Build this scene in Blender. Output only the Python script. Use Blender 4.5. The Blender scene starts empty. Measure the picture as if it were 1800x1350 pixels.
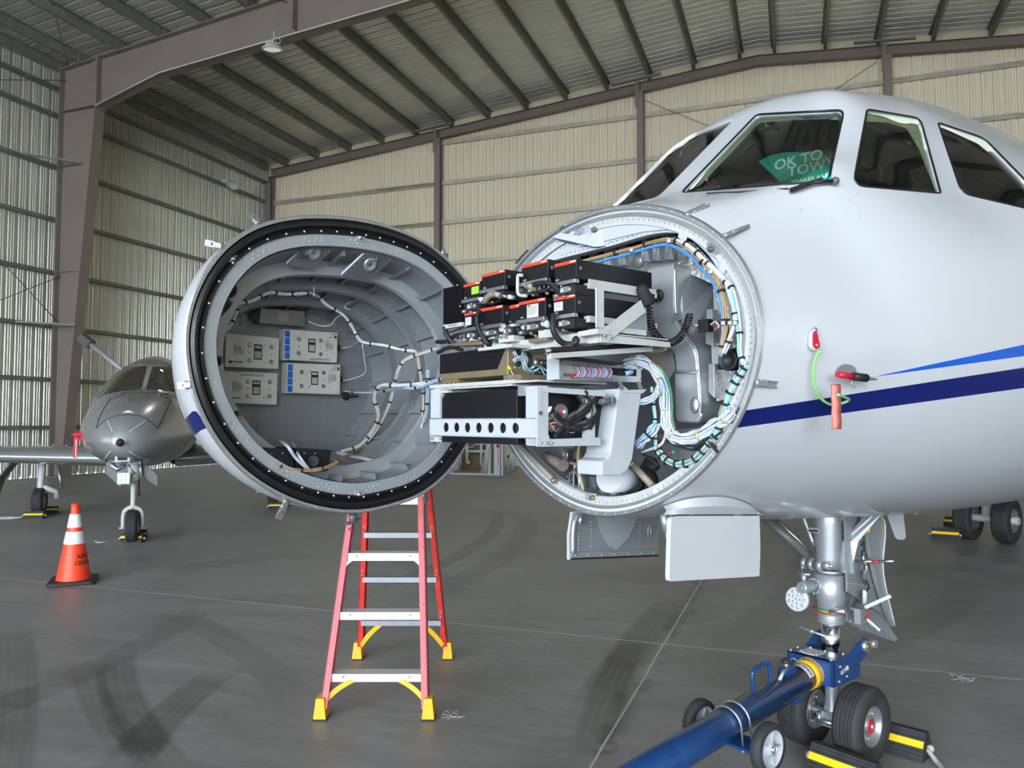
import bpy, bmesh, math, random
from mathutils import Vector, Matrix
from mathutils.bvhtree import BVHTree
random.seed(7)
SC = bpy.context.scene
COL = SC.collection
V = Vector
PI = math.pi

# ------------------------------------------------------------------ camera
F = 1350.0                      # focal length in pixels of the 1800 x 1350 frame
PITCH = math.atan(65 / 1350)
CAMP = V((0, 0, 1.6))
cd = bpy.data.cameras.new('camera'); cam = bpy.data.objects.new('camera', cd); COL.objects.link(cam)
cd.sensor_width = 36; cd.lens = 36 * F / 1800; cd.clip_end = 500; cd.clip_start = 0.05
cam.location = CAMP; cam.rotation_euler = (PI / 2 + PITCH, 0, 0)
SC.camera = cam

# ------------------------------------------------------------------ frames of reference
HA = math.radians(20.3)         # hangar grid against the view
ch, sh = math.cos(HA), math.sin(HA)
MH = Matrix(((ch, sh, 0, 0), (-sh, ch, 0, 0), (0, 0, 1, 0), (0, 0, 0, 1)))     # u right along back wall, v into the hangar
TH = math.radians(51)           # white jet: s aft, q to its port side, z up
st_, ct_ = math.sin(TH), math.cos(TH)
CX, CY = 0.30712, 2.76407
MP = Matrix(((st_, ct_, 0, CX), (ct_, -st_, 0, CY), (0, 0, 1, 0), (0, 0, 0, 1)))
YR = 0.805                      # opened nose cone: x along its rim, d depth along the cone, z up
RX, RY, RZ = -0.544, 2.836, 1.862
MR = Matrix(((math.cos(YR), -math.sin(YR), 0, RX), (math.sin(YR), math.cos(YR), 0, RY), (0, 0, 1, RZ), (0, 0, 0, 1)))
MI = Matrix.Identity(4)
MPi, MRi, MHi = MP.inverted(), MR.inverted(), MH.inverted()

# ------------------------------------------------------------------ light
SC.view_settings.view_transform = 'Standard'; SC.view_settings.look = 'None'
SC.view_settings.gamma = 1; SC.view_settings.use_curve_mapping = False
SC.view_settings.exposure = 1.68
W = bpy.data.worlds.new('sky'); SC.world = W; W.use_nodes = True
bg = W.node_tree.nodes['Background']
bg.inputs[0].default_value = (0.80, 0.90, 1.0, 1); bg.inputs[1].default_value = 5.5
def area(name, m, u, v, z, sx, sy, rot, energy, col=(1, 1, 1), portal=False):
    l = bpy.data.lights.new(name, 'AREA'); l.shape = 'RECTANGLE'; l.size = sx; l.size_y = sy
    l.energy = energy; l.color = col
    if portal: l.cycles.is_portal = True
    o = bpy.data.objects.new(name, l); COL.objects.link(o)
    o.matrix_world = m @ Matrix.Translation((u, v, z)) @ rot
    return o
# daylight through the open hangar door behind the camera
area('door_daylight', MH, -1, -24.2, 5.2, 33, 10.4, Matrix.Rotation(PI / 2, 4, 'X'), 0, portal=True)

sl = bpy.data.lights.new('sun', 'SUN'); sl.energy = 7.5; sl.angle = 0.02; sl.color = (1.0, 0.95, 0.88)
so_ = bpy.data.objects.new('sun', sl); COL.objects.link(so_); so_.matrix_world = MH @ Matrix.Rotation(math.radians(-28), 4, 'X') @ Matrix.Rotation(math.radians(12), 4, 'Y')
# ------------------------------------------------------------------ picture to place helpers
cpz, spz = math.cos(PITCH), math.sin(PITCH)
def ray(x, y):
    a = (x - 900) / F; b = (675 - y) / F
    return V((a, cpz - b * spz, spz + b * cpz))
def proj(p):
    d = V(p) - CAMP; z = d.y * cpz + d.z * spz; u = -d.y * spz + d.z * cpz
    return (900 + F * d.x / z, 675 - F * u / z)
def hit(x, y, Mi, ax, val):
    o = Mi @ CAMP; d = Mi.to_3x3() @ ray(x, y); k = (val - o[ax]) / d[ax]
    return o + d * k
def S(x, y, s): return hit(x, y, MPi, 0, s)      # point of the white jet's frame on the plane s
def Q(x, y, q): return hit(x, y, MPi, 1, q)
def D(x, y, d): return hit(x, y, MRi, 1, d)      # point of the nose cone's frame at depth d
def HV(x, y, v): return hit(x, y, MHi, 1, v)
def HU(x, y, u): return hit(x, y, MHi, 0, u)
def G(x, y, z=0): return hit(x, y, MI, 2, z)     # point of the floor

# ------------------------------------------------------------------ materials
def mat(name, col, rough=0.5, metal=0.0, bump=None, var=None, spec=0.5, trans=None, coat=0, emit=None):
    m = bpy.data.materials.new(name); m.use_nodes = True; n = m.node_tree.nodes; l = m.node_tree.links
    b = n['Principled BSDF']
    b.inputs['Base Color'].default_value = (*col, 1); b.inputs['Roughness'].default_value = rough
    b.inputs['Metallic'].default_value = metal; b.inputs['Specular IOR Level'].default_value = spec
    b.inputs['Coat Weight'].default_value = coat; b.inputs['Coat Roughness'].default_value = 0.06
    if emit: b.inputs['Emission Color'].default_value = (*emit[0], 1); b.inputs['Emission Strength'].default_value = emit[1]
    tc = n.new('ShaderNodeTexCoord')
    if var:                                       # (scale, amount)
        nz = n.new('ShaderNodeTexNoise'); nz.inputs['Scale'].default_value = var[0]; nz.inputs['Detail'].default_value = 5
        l.new(tc.outputs['Object'], nz.inputs['Vector'])
        r = n.new('ShaderNodeValToRGB'); r.color_ramp.elements[0].position = 0.3; r.color_ramp.elements[1].position = 0.7
        a = var[1]
        r.color_ramp.elements[0].color = (*[max(0, c * (1 - a)) for c in col], 1)
        r.color_ramp.elements[1].color = (*[min(1, c * (1 + a)) for c in col], 1)
        l.new(nz.outputs['Fac'], r.inputs['Fac']); l.new(r.outputs['Color'], b.inputs['Base Color'])
        q = n.new('ShaderNodeMapRange'); q.inputs['To Min'].default_value = rough * 0.85; q.inputs['To Max'].default_value = min(1, rough * 1.2)
        l.new(nz.outputs['Fac'], q.inputs['Value']); l.new(q.outputs['Result'], b.inputs['Roughness'])
    if bump:                                      # (scale, strength)
        nb = n.new('ShaderNodeTexNoise'); nb.inputs['Scale'].default_value = bump[0]; nb.inputs['Detail'].default_value = 4
        l.new(tc.outputs['Object'], nb.inputs['Vector'])
        bp = n.new('ShaderNodeBump'); bp.inputs['Strength'].default_value = bump[1]; bp.inputs['Distance'].default_value = 0.01
        l.new(nb.outputs['Fac'], bp.inputs['Height']); l.new(bp.outputs['Normal'], b.inputs['Normal'])
    return m
def glassmat(name, tint, ior=1.5, rough=0.0):
    m = bpy.data.materials.new(name); m.use_nodes = True; n = m.node_tree.nodes; l = m.node_tree.links
    n.remove(n['Principled BSDF']); o = n['Material Output']
    t = n.new('ShaderNodeBsdfTransparent'); t.inputs[0].default_value = (*tint, 1)
    g = n.new('ShaderNodeBsdfGlossy'); g.inputs['Roughness'].default_value = rough; g.inputs[0].default_value = (1, 1, 1, 1)
    f = n.new('ShaderNodeFresnel'); f.inputs[0].default_value = ior
    x = n.new('ShaderNodeMixShader'); l.new(f.outputs[0], x.inputs[0]); l.new(t.outputs[0], x.inputs[1]); l.new(g.outputs[0], x.inputs[2])
    l.new(x.outputs[0], o.inputs[0]); return m
M = {}
M['white'] = mat('white_paint', (0.52, 0.53, 0.56), 0.22, var=(1.5, 0.02), coat=0.25)
M['navy'] = mat('navy_paint', (0.002, 0.009, 0.115), 0.25, spec=0.35, coat=0.1)
M['blue'] = mat('azure_paint', (0.002, 0.09, 0.52), 0.25, spec=0.35, coat=0.1)
M['stone'] = mat('grey_jet_paint', (0.30, 0.31, 0.315), 0.24, 0.35, var=(2, 0.03), coat=0.8)
M['stone_dark'] = mat('dark_grey_paint', (0.10, 0.10, 0.10), 0.4)
M['liner'] = mat('grey_primer', (0.24, 0.25, 0.265), 0.42, 0.25, var=(6, 0.06))
M['liner_light'] = mat('light_grey_primer', (0.34, 0.355, 0.375), 0.4, 0.2, var=(8, 0.05))
M['alu'] = mat('bare_aluminium', (0.50,0.51,0.53), 0.34, 0.85, var=(14, 0.08))
M['alu_paint'] = mat('silver_paint', (0.38,0.395,0.415), 0.35, 0.55, var=(9, 0.05))
M['chrome'] = mat('chrome', (0.75, 0.75, 0.77), 0.1, 1.0)
M['lightgrey'] = mat('pale_grey_enamel', (0.46, 0.485, 0.515), 0.4, var=(7, 0.03))
M['frosty'] = mat('dull_white_enamel', (0.48, 0.48, 0.465), 0.4, var=(12, 0.07))
M['rubber'] = mat('black_rubber', (0.012, 0.012, 0.013), 0.55, bump=(60, 0.05))
M['seal'] = mat('black_seal', (0.008, 0.008, 0.009), 0.35, bump=(40, 0.1))
M['tyre'] = mat('tyre_rubber', (0.028, 0.029, 0.031), 0.7, var=(12, 0.25))
M['black'] = mat('black_enamel', (0.006, 0.006, 0.008), 0.42)
M['matt'] = mat('matt_black', (0.012, 0.012, 0.014), 0.75)
M['beamgrey'] = mat('beam_grey', (0.17, 0.18, 0.19), 0.35, 0.5, var=(8, 0.06))
M['red'] = mat('red_label', (0.75, 0.06, 0.025), 0.5)
M['steelbrown'] = mat('brown_primed_steel', (0.20, 0.165, 0.145), 0.55, var=(1.2, 0.06))
M['purlin'] = mat('grey_green_steel', (0.23, 0.235, 0.20), 0.45, 0.35, var=(3, 0.14))
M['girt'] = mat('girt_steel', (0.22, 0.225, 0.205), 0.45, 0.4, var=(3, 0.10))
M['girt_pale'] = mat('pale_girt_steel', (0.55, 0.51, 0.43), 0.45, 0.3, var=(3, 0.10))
M['roofpanel'] = mat('roof_sheet', (0.62, 0.61, 0.57), 0.36, 0.65, var=(0.8, 0.12))
M['leftpanel'] = mat('side_wall_sheet', (0.60, 0.60, 0.53), 0.30, 0.45, var=(0.5, 0.08))
M['backpanel'] = mat('cream_wall_sheet', (0.72, 0.645, 0.49), 0.5, 0.0, var=(0.5, 0.04))
M['ladderred'] = mat('red_fibreglass', (0.62, 0.035, 0.025), 0.5, var=(20, 0.15))
M['ladderpink'] = mat('faded_red_fibreglass', (0.60, 0.13, 0.15), 0.55, var=(20, 0.12))
M['yellow'] = mat('yellow_plastic', (0.80, 0.42, 0.008), 0.5, var=(15, 0.12))
M['yellowstripe'] = mat('yellow_reflective', (0.95, 0.58, 0.01), 0.4)
M['orange'] = mat('orange_cone', (0.95, 0.06, 0.015), 0.45, var=(5, 0.08))
M['reflect'] = mat('white_reflective', (0.78, 0.78, 0.82), 0.35, bump=(200, 0.1))
M['towblue'] = mat('blue_enamel', (0.006, 0.048, 0.175), 0.35, var=(10, 0.18), coat=0.3)
M['gold'] = mat('gold_anodised', (0.36, 0.29, 0.18), 0.38, 0.6, var=(10, 0.1))
M['tan'] = mat('tan_tube', (0.33, 0.28, 0.22), 0.5, 0.15, var=(10, 0.1))
M['wirewhite'] = mat('white_wire', (0.58, 0.59, 0.61), 0.45, var=(60, 0.12))
M['wiretan'] = mat('tan_wire', (0.40, 0.26, 0.12), 0.4)
M['wireblue'] = mat('blue_wire', (0.07, 0.26, 0.66), 0.4)
M['wirepale'] = mat('pale_blue_wire', (0.30, 0.50, 0.72), 0.4)
M['wirecyan'] = mat('cyan_wire', (0.25, 0.60, 0.68), 0.4)
M['wirered'] = mat('red_wire', (0.45, 0.03, 0.03), 0.4)
M['wireviolet'] = mat('violet_wire', (0.28, 0.22, 0.55), 0.4)
M['wiregreen'] = mat('green_wire', (0.02, 0.30, 0.12), 0.4)
M['hose'] = mat('cream_hose', (0.50, 0.44, 0.26), 0.5)
M['rope'] = mat('rope', (0.50, 0.49, 0.47), 0.9, bump=(300, 0.6))
M['wheelgrey'] = mat('grey_plastic', (0.42, 0.43, 0.47), 0.45)
M['placard'] = mat('teal_card', (0.03, 0.40, 0.36), 0.5)
M['cardtext'] = mat('white_lettering', (0.92, 0.95, 0.92), 0.5)
M['text'] = mat('black_lettering', (0.02, 0.02, 0.02), 0.6)
M['greytext'] = mat('grey_lettering', (0.22, 0.22, 0.22), 0.6)
M['boxwhite'] = mat('antenna_box_white', (0.56, 0.55, 0.51), 0.45, var=(25, 0.06))
M['clipblue'] = mat('blue_plastic', (0.01, 0.14, 0.60), 0.4)
M['pink'] = mat('faded_streamer', (0.82, 0.27, 0.22), 0.7, bump=(120, 0.4))
M['streamer'] = mat('red_streamer', (0.55, 0.02, 0.03), 0.6, bump=(120, 0.3))
M['lime'] = mat('lime_cord', (0.22, 0.62, 0.16), 0.5)
M['crimson'] = mat('crimson_plastic', (0.50, 0.01, 0.03), 0.3)
M['foil'] = mat('foil_insulation', (0.5,0.49,0.47), 0.3, 0.7, bump=(38, 1.0))
M['plaster'] = mat('cream_lining', (0.72, 0.76, 0.62), 0.6)
M['lamp'] = mat('lamp_lens', (0.62, 0.64, 0.66), 0.15, 0.3, bump=(50, 0.2))
M['glass'] = glassmat('cockpit_glass', (0.78, 0.86, 0.76), 1.62)
M['glass_dark'] = glassmat('dark_cockpit_glass', (0.10, 0.10, 0.085), 1.7)
M['mesh'] = mat('perforated_steel', (0.28, 0.27, 0.25), 0.4, 0.7)
M['brass'] = mat('brass', (0.55, 0.40, 0.15), 0.3, 0.9)
M['wood'] = mat('cardboard_brown', (0.14, 0.10, 0.055), 0.8, var=(2, 0.1))
M['frontlining'] = mat('cockpit_dark', (0.018, 0.020, 0.018), 0.7)
def greenrim(): return M['plaster']

# ------------------------------------------------------------------ mesh builder
def frame_of(a, up=None):
    a = a.normalized(); up = up or (V((0, 0, 1)) if abs(a.z) < 0.9 else V((1, 0, 0)))
    x = a.cross(up).normalized(); y = x.cross(a).normalized()
    return x, y
WORLD = {}
class MB:
    def __init__(s, X=MI, m='white'):
        s.bm = bmesh.new(); s.X = X; s.mats = []; s.mi = 0; s.sm = False; s.m(m)
    def m(s, k, smooth=None):
        if k not in s.mats: s.mats.append(k)
        s.mi = s.mats.index(k)
        if smooth is not None: s.sm = smooth
        return s
    def v(s, p): return s.bm.verts.new(s.X @ V(p))
    def f(s, vs, sm=None):
        try: f = s.bm.faces.new(vs)
        except ValueError: return None
        f.material_index = s.mi; f.smooth = s.sm if sm is None else sm
        return f
    def poly(s, pts): return s.f([s.v(p) for p in pts], False)
    def prism(s, pts, vec, sm=False):
        vec = V(vec); a = [s.v(p) for p in pts]; b = [s.v(V(p) + vec) for p in pts]; n = len(a)
        s.f(a, False); s.f(b[::-1], False)
        for i in range(n): s.f([a[i], a[(i + 1) % n], b[(i + 1) % n], b[i]], sm)
        return s
    def box(s, x0, x1, y0, y1, z0, z1):
        return s.prism([(x0, y0, z0), (x1, y0, z0), (x1, y1, z0), (x0, y1, z0)], (0, 0, z1 - z0))
    def obox(s, c, ax, ay, az):                   # centre and three half-extent vectors
        c, ax, ay, az = V(c), V(ax), V(ay), V(az)
        return s.prism([c - ax - ay - az, c + ax - ay - az, c + ax + ay - az, c - ax + ay - az], az * 2)
    def bar(s, p, q, w, h, up=None):              # box beam from p to q, w across, h along up
        p, q = V(p), V(q); x, y = frame_of(q - p, V(up) if up else None)
        x = x * w / 2; y = y * h / 2
        return s.prism([p - x - y, p + x - y, p + x + y, p - x + y], q - p)
    def loft(s, secs, closed=True, caps=True, sm=True):
        R = [[s.v(p) for p in sec] for sec in secs]; n = len(R[0])
        for a, b in zip(R, R[1:]):
            for i in range(n if closed else n - 1):
                j = (i + 1) % n; s.f([a[i], a[j], b[j], b[i]], sm)
        if caps and closed: s.f(R[0][::-1], False); s.f(R[-1], False)
        return s
    def tube(s, path, r, seg=8, caps=True, closed=False):
        path = [V(p) for p in path]; n = len(path); rs = r if isinstance(r, (list, tuple)) else [r] * n
        x, y = None, None; secs = []
        for i in range(n):
            if closed: t = path[(i + 1) % n] - path[i - 1]
            else: t = path[min(i + 1, n - 1)] - path[max(i - 1, 0)]
            if t.length < 1e-9: t = V((0, 0, 1))
            t.normalize()
            if x is None: x, y = frame_of(t)
            else:
                x = x - t * x.dot(t)
                if x.length < 1e-6: x, y = frame_of(t)
                x.normalize(); y = x.cross(t).normalized()
            secs.append([path[i] + x * (rs[i] * math.cos(2 * PI * k / seg)) + y * (rs[i] * math.sin(2 * PI * k / seg)) for k in range(seg)])
        if closed: secs.append(secs[0])
        return s.loft(secs, True, caps and not closed)
    def rod(s, p, q, r, seg=12): return s.tube([p, q], r, seg)
    def lathe(s, prof, o=(0, 0, 0), ax=(0, 0, 1), seg=24, caps=True, sm=True):
        o = V(o); ax = V(ax).normalized(); x, y = frame_of(ax)
        secs = [[o + ax * h + (x * math.cos(2 * PI * k / seg) + y * math.sin(2 * PI * k / seg)) * max(r, 1e-4) for k in range(seg)] for r, h in prof]
        return s.loft(secs, True, caps, sm)
    def ball(s, c, r, seg=12, rings=8, ax=(0, 0, 1), k0=0.0, sq=1.0):
        prof = []
        for i in range(rings + 1):
            a = PI * (k0 + (1 - k0) * i / rings) - PI / 2
            prof.append((r * math.cos(a), r * math.sin(a) * sq))
        return s.lathe(prof, c, ax, seg)
    def rivet(s, c, n, r=0.003):
        n = V(n).normalized(); x, y = frame_of(n); c = V(c)
        a = [s.v(c + (x * math.cos(k * PI / 3) + y * math.sin(k * PI / 3)) * r) for k in range(6)]
        b = [s.v(c + n * r * 0.6 + (x * math.cos(k * PI / 3) + y * math.sin(k * PI / 3)) * r * 0.6) for k in range(6)]
        for k in range(6): s.f([a[k], a[(k + 1) % 6], b[(k + 1) % 6], b[k]], True)
        s.f(b, True); return s
    def strip(s, A, B, sm=False):                 # ribbon between two polylines
        a = [s.v(p) for p in A]; b = [s.v(p) for p in B]
        for i in range(len(a) - 1): s.f([a[i], a[i + 1], b[i + 1], b[i]], sm)
        return s
    def text(s, txt, o, ex, ey, size, depth=0.0008, align='CENTER'):
        cu = bpy.data.curves.new('t', 'FONT'); cu.body = txt; cu.size = size; cu.align_x = align; cu.align_y = 'CENTER'; cu.extrude = depth; cu.resolution_u = 2
        ob = bpy.data.objects.new('t', cu); me = bpy.data.meshes.new_from_object(ob)
        ex = V(ex).normalized(); ey = V(ey).normalized(); ez = ex.cross(ey); o = V(o)
        vs = [s.v(o + ex * v.co.x + ey * v.co.y + ez * v.co.z) for v in me.vertices]
        for p in me.polygons: s.f([vs[i] for i in p.vertices], False)
        bpy.data.objects.remove(ob); bpy.data.curves.remove(cu); bpy.data.meshes.remove(me)
        return s
    def build(s, name, parent=None, label=None, cat=None, group=None, kind=None, bev=0, solid=None, recalc=True):
        if recalc: bmesh.ops.recalc_face_normals(s.bm, faces=s.bm.faces)
        Pm = WORLD.get(parent.name, MI) if parent else MI
        if parent: s.bm.transform(Pm.inverted())
        me = bpy.data.meshes.new(name); s.bm.to_mesh(me); s.bm.free()
        for k in s.mats: me.materials.append(M[k])
        o = bpy.data.objects.new(name, me); COL.objects.link(o)
        if parent: o.parent = parent
        WORLD[o.name] = Pm
        if bev:
            b = o.modifiers.new('bevel', 'BEVEL'); b.width = bev; b.segments = 2; b.limit_method = 'ANGLE'
        if solid:
            b = o.modifiers.new('solid', 'SOLIDIFY'); b.thickness = solid; b.offset = 0
        return tag(o, label, cat, group, kind)
def tag(o, label=None, cat=None, group=None, kind=None):
    if label: o['label'] = label
    if cat: o['category'] = cat
    if group: o['group'] = group
    if kind: o['kind'] = kind
    return o
def thing(name, label, cat, loc=(0, 0, 0), group=None, rz=0):
    o = bpy.data.objects.new(name, None); COL.objects.link(o); o.location = loc; o.rotation_euler = (0, 0, rz)
    o.empty_display_size = 0.1
    WORLD[o.name] = Matrix.Translation(loc) @ Matrix.Rotation(rz, 4, 'Z')
    return tag(o, label, cat, group)
def copy_tree(o, parent=None):
    c = o.copy(); COL.objects.link(c); c.parent = parent
    for ch_ in list(o.children): copy_tree(ch_, c)
    return c
def cr(pts, n=6, closed=False):                   # Catmull-Rom smoothing
    pts = [V(p) for p in pts]; out = []; m = len(pts)
    for i in range(m if closed else m - 1):
        p0 = pts[i - 1] if (closed or i > 0) else pts[0] * 2 - pts[1]
        p1 = pts[i]; p2 = pts[(i + 1) % m]
        p3 = pts[(i + 2) % m] if (closed or i + 2 < m) else p2 * 2 - p1
        for k in range(n):
            t = k / n
            out.append(0.5 * ((2 * p1) + (p2 - p0) * t + (2 * p0 - 5 * p1 + 4 * p2 - p3) * t * t + (3 * p1 - p0 - 3 * p2 + p3) * t ** 3))
    if not closed: out.append(pts[-1])
    return out
def lerp_tab(xs, ys):                             # smooth monotone table
    n = len(xs); h = [xs[i + 1] - xs[i] for i in range(n - 1)]; d = [(ys[i + 1] - ys[i]) / h[i] for i in range(n - 1)]
    mm = [d[0]] + [0 if d[i - 1] * d[i] <= 0 else 2 * d[i - 1] * d[i] / (d[i - 1] + d[i]) for i in range(1, n - 1)] + [d[-1]]
    def f(x):
        if x <= xs[0]: return ys[0]
        if x >= xs[-1]: return ys[-1]
        i = max(k for k in range(n - 1) if xs[k] <= x); t = (x - xs[i]) / h[i]
        return (2 * t**3 - 3 * t**2 + 1) * ys[i] + (t**3 - 2 * t**2 + t) * h[i] * mm[i] + (-2 * t**3 + 3 * t**2) * ys[i + 1] + (t**3 - t**2) * h[i] * mm[i + 1]
    return f
def roundpoly(p, r):
    out = []; n = len(p)
    rr = r if isinstance(r, (list, tuple)) else [r] * n
    for i in range(n):
        a, b, c = V((*p[i - 1], 0)), V((*p[i], 0)), V((*p[(i + 1) % n], 0))
        u = (a - b); w = (c - b); k = min(rr[i], u.length * .45, w.length * .45); A = b + u.normalized() * k; B = b + w.normalized() * k
        for j in range(5):
            t = j / 4; q = A * (1 - t)**2 + b * 2 * t * (1 - t) + B * t * t; out.append((q.x, q.y))
    return out
# ================================================================== THE HANGAR
UL, UR, VB, VF = -20.0, 18.0, 25.6, -24.0
URG = -1.0                                        # ridge
def zr(u): return 13.75 - 0.083 * abs(u - URG)    # underside of the roof sheet
def floor_material():
    m = bpy.data.materials.new('polished_concrete'); m.use_nodes = True; n = m.node_tree.nodes; l = m.node_tree.links
    b = n['Principled BSDF']; tc = n.new('ShaderNodeTexCoord')
    mp = n.new('ShaderNodeMapping'); mp.vector_type = 'POINT'; mp.inputs['Rotation'].default_value = (0, 0, HA); l.new(tc.outputs['Object'], mp.inputs['Vector'])
    sx = n.new('ShaderNodeSeparateXYZ'); l.new(mp.outputs['Vector'], sx.inputs[0])
    def math_(op, a, b_=None, c=None):
        k = n.new('ShaderNodeMath'); k.operation = op
        for i, x in enumerate((a, b_, c)):
            if x is None: continue
            if isinstance(x, (int, float)): k.inputs[i].default_value = x
            else: l.new(x, k.inputs[i])
        return k.outputs[0]
    def noise(scale, det=6, stretch=None, dist=0):
        z = n.new('ShaderNodeTexNoise'); z.inputs['Scale'].default_value = scale; z.inputs['Detail'].default_value = det; z.inputs['Roughness'].default_value = .6; z.inputs['Distortion'].default_value = dist
        if stretch:
            q = n.new('ShaderNodeMapping'); q.inputs['Scale'].default_value = stretch; l.new(mp.outputs['Vector'], q.inputs['Vector']); l.new(q.outputs[0], z.inputs['Vector'])
        else: l.new(mp.outputs['Vector'], z.inputs['Vector'])
        return z.outputs['Fac']
    n1 = noise(0.45, 8, dist=0.6); n2 = noise(1.7, 9, (.7, 2.6, 1), 1.2); n3 = noise(14, 6)
    v = math_('ADD', math_('MULTIPLY', n1, 0.36), math_('ADD', math_('MULTIPLY', n2, 0.48), math_('MULTIPLY', n3, 0.16)))
    r = n.new('ShaderNodeValToRGB'); r.color_ramp.elements[0].position = 0.36; r.color_ramp.elements[1].position = 0.64
    r.color_ramp.elements[0].color = (0.165, 0.167, 0.166, 1); r.color_ramp.elements[1].color = (0.345, 0.345, 0.340, 1); l.new(v, r.inputs[0])
    wob = math_('MULTIPLY', math_('SUBTRACT', noise(1.5, 4), 0.5), 0.02)
    U, Vv = sx.outputs[0], sx.outputs[1]
    def line(c, pos, w): return math_('LESS_THAN', math_('ABSOLUTE', math_('ADD', math_('SUBTRACT', c, pos), wob)), w)
    def ring_(cu, cv, R, w, amp):
        d = math_('SQRT', math_('ADD', math_('POWER', math_('SUBTRACT', U, cu), 2), math_('POWER', math_('SUBTRACT', Vv, cv), 2)))
        k = math_('SUBTRACT', 1, math_('DIVIDE', math_('ABSOLUTE', math_('SUBTRACT', d, R)), w))
        k = math_('MAXIMUM', k, 0); tread = math_('ADD', 0.55, math_('MULTIPLY', 0.45, math_('SINE', math_('MULTIPLY', d, 160))))
        return math_('MULTIPLY', math_('MULTIPLY', math_('MINIMUM', math_('MULTIPLY', k, 3), tread), math_('GREATER_THAN', noise(0.8, 3), 0.47)), amp)
    marks = None
    def skid(p1, p2, p3, w, amp):                 # tyre mark: an arc through three points of the floor
        P_ = [MHi @ G(*p) for p in (p1, p2, p3)]; (ax, ay), (bx, by), (cx, cy) = [(p.x, p.y) for p in P_]
        d = 2 * (ax * (by - cy) + bx * (cy - ay) + cx * (ay - by)); A2, B2, C2 = ax*ax+ay*ay, bx*bx+by*by, cx*cx+cy*cy
        ux = (A2 * (by - cy) + B2 * (cy - ay) + C2 * (ay - by)) / d; uy = (A2 * (cx - bx) + B2 * (ax - cx) + C2 * (bx - ax)) / d; R = math.hypot(ax - ux, ay - uy)
        ext = max(math.hypot(ax - bx, ay - by), math.hypot(cx - bx, cy - by)) * 1.15
        def dist(px_, py_): return math_('SQRT', math_('ADD', math_('POWER', math_('SUBTRACT', U, px_), 2), math_('POWER', math_('SUBTRACT', Vv, py_), 2)))
        dd = math_('SUBTRACT', dist(ux, uy), R)
        k = math_('MAXIMUM', math_('SUBTRACT', 1, math_('DIVIDE', math_('ABSOLUTE', dd), w)), 0)
        fade = math_('MINIMUM', math_('MULTIPLY', math_('MAXIMUM', math_('SUBTRACT', 1, math_('DIVIDE', dist(bx, by), ext)), 0), 2.5), 1)
        tread = math_('ADD', 0.88, math_('MULTIPLY', 0.12, math_('SINE', math_('MULTIPLY', dd, 120))))
        return math_('MULTIPLY', math_('MULTIPLY', math_('MULTIPLY', math_('MINIMUM', math_('MULTIPLY', k, 3), tread), fade), math_('ADD', .35, noise(2.2, 4))), amp)
    for a in [((206, 1155), (220, 1240), (262, 1311), .13, .45), ((386, 1183), (298, 1254), (241, 1318), .14, .42), ((152, 1183), (174, 1240), (213, 1297), .10, .34), ((21, 1098), (25, 1219), (11, 1325), .14, .36), ((43, 1226), (177, 1169), (340, 1077), .16, .25),
              ((333, 1091), (425, 1141), (524, 1233), .14, .25), ((865, 895), (855, 945), (790, 985), .13, .35), ((920, 905), (905, 960), (830, 1010), .2, .22), ((1180, 1060), (1120, 1130), (1060, 1215), .16, .45), ((1120, 1120), (1075, 1200), (1045, 1300), .12, .35),
              ((1480, 1150), (1580, 1115), (1700, 1035), .2, .25), ((640, 960), (720, 990), (800, 1050), .2, .2), ((300, 1010), (420, 985), (560, 975), .25, .2), ((1330, 1100), (1400, 1030), (1425, 960), .2, .22), ((1600, 1010), (1700, 1000), (1800, 1020), .22, .2)]:
        x = skid(*a); marks = x if marks is None else math_('ADD', marks, x)
    stain = math_('MULTIPLY', math_('SUBTRACT', 1, math_('MINIMUM', math_('DIVIDE', math_('ABSOLUTE', math_('ADD', math_('SUBTRACT', U, -0.92), math_('MULTIPLY', math_('SUBTRACT', noise(2.5, 5), .5), .25))), 0.09), 1)), math_('MULTIPLY', math_('GREATER_THAN', noise(1.3, 4), .47), .45))
    jn = math_('MAXIMUM', line(U, -0.92, 0.006), line(Vv, 5.63, 0.009))
    dark = math_('MAXIMUM', math_('SUBTRACT', 1, math_('ADD', marks, stain)), 0.3)
    mx = n.new('ShaderNodeMix'); mx.data_type = 'RGBA'; mx.blend_type = 'MULTIPLY'; mx.inputs[0].default_value = 1
    cb = n.new('ShaderNodeCombineColor'); [l.new(dark, cb.inputs[i]) for i in range(3)]
    l.new(r.outputs[0], mx.inputs[6]); l.new(cb.outputs[0], mx.inputs[7])
    m2 = n.new('ShaderNodeMix'); m2.data_type = 'RGBA'; m2.inputs[7].default_value = (0.62, 0.61, 0.58, 1); l.new(math_('MULTIPLY', jn, math_('ADD', .35, noise(3, 4))), m2.inputs[0]); l.new(mx.outputs[2], m2.inputs[6])
    l.new(m2.outputs[2], b.inputs['Base Color'])
    q = n.new('ShaderNodeMapRange'); q.inputs['From Min'].default_value = .3; q.inputs['From Max'].default_value = .7; q.inputs['To Min'].default_value = 0.36; q.inputs['To Max'].default_value = 0.58; l.new(n2, q.inputs[0]); l.new(q.outputs[0], b.inputs['Roughness'])
    bp = n.new('ShaderNodeBump'); bp.inputs['Strength'].default_value = .12; bp.inputs['Distance'].default_value = .01; l.new(v, bp.inputs['Height']); l.new(bp.outputs[0], b.inputs['Normal'])
    return m
M['concrete'] = floor_material()
M['apron'] = mat('apron_concrete', (0.42, 0.42, 0.40), 0.8, var=(0.3, 0.1))
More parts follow.
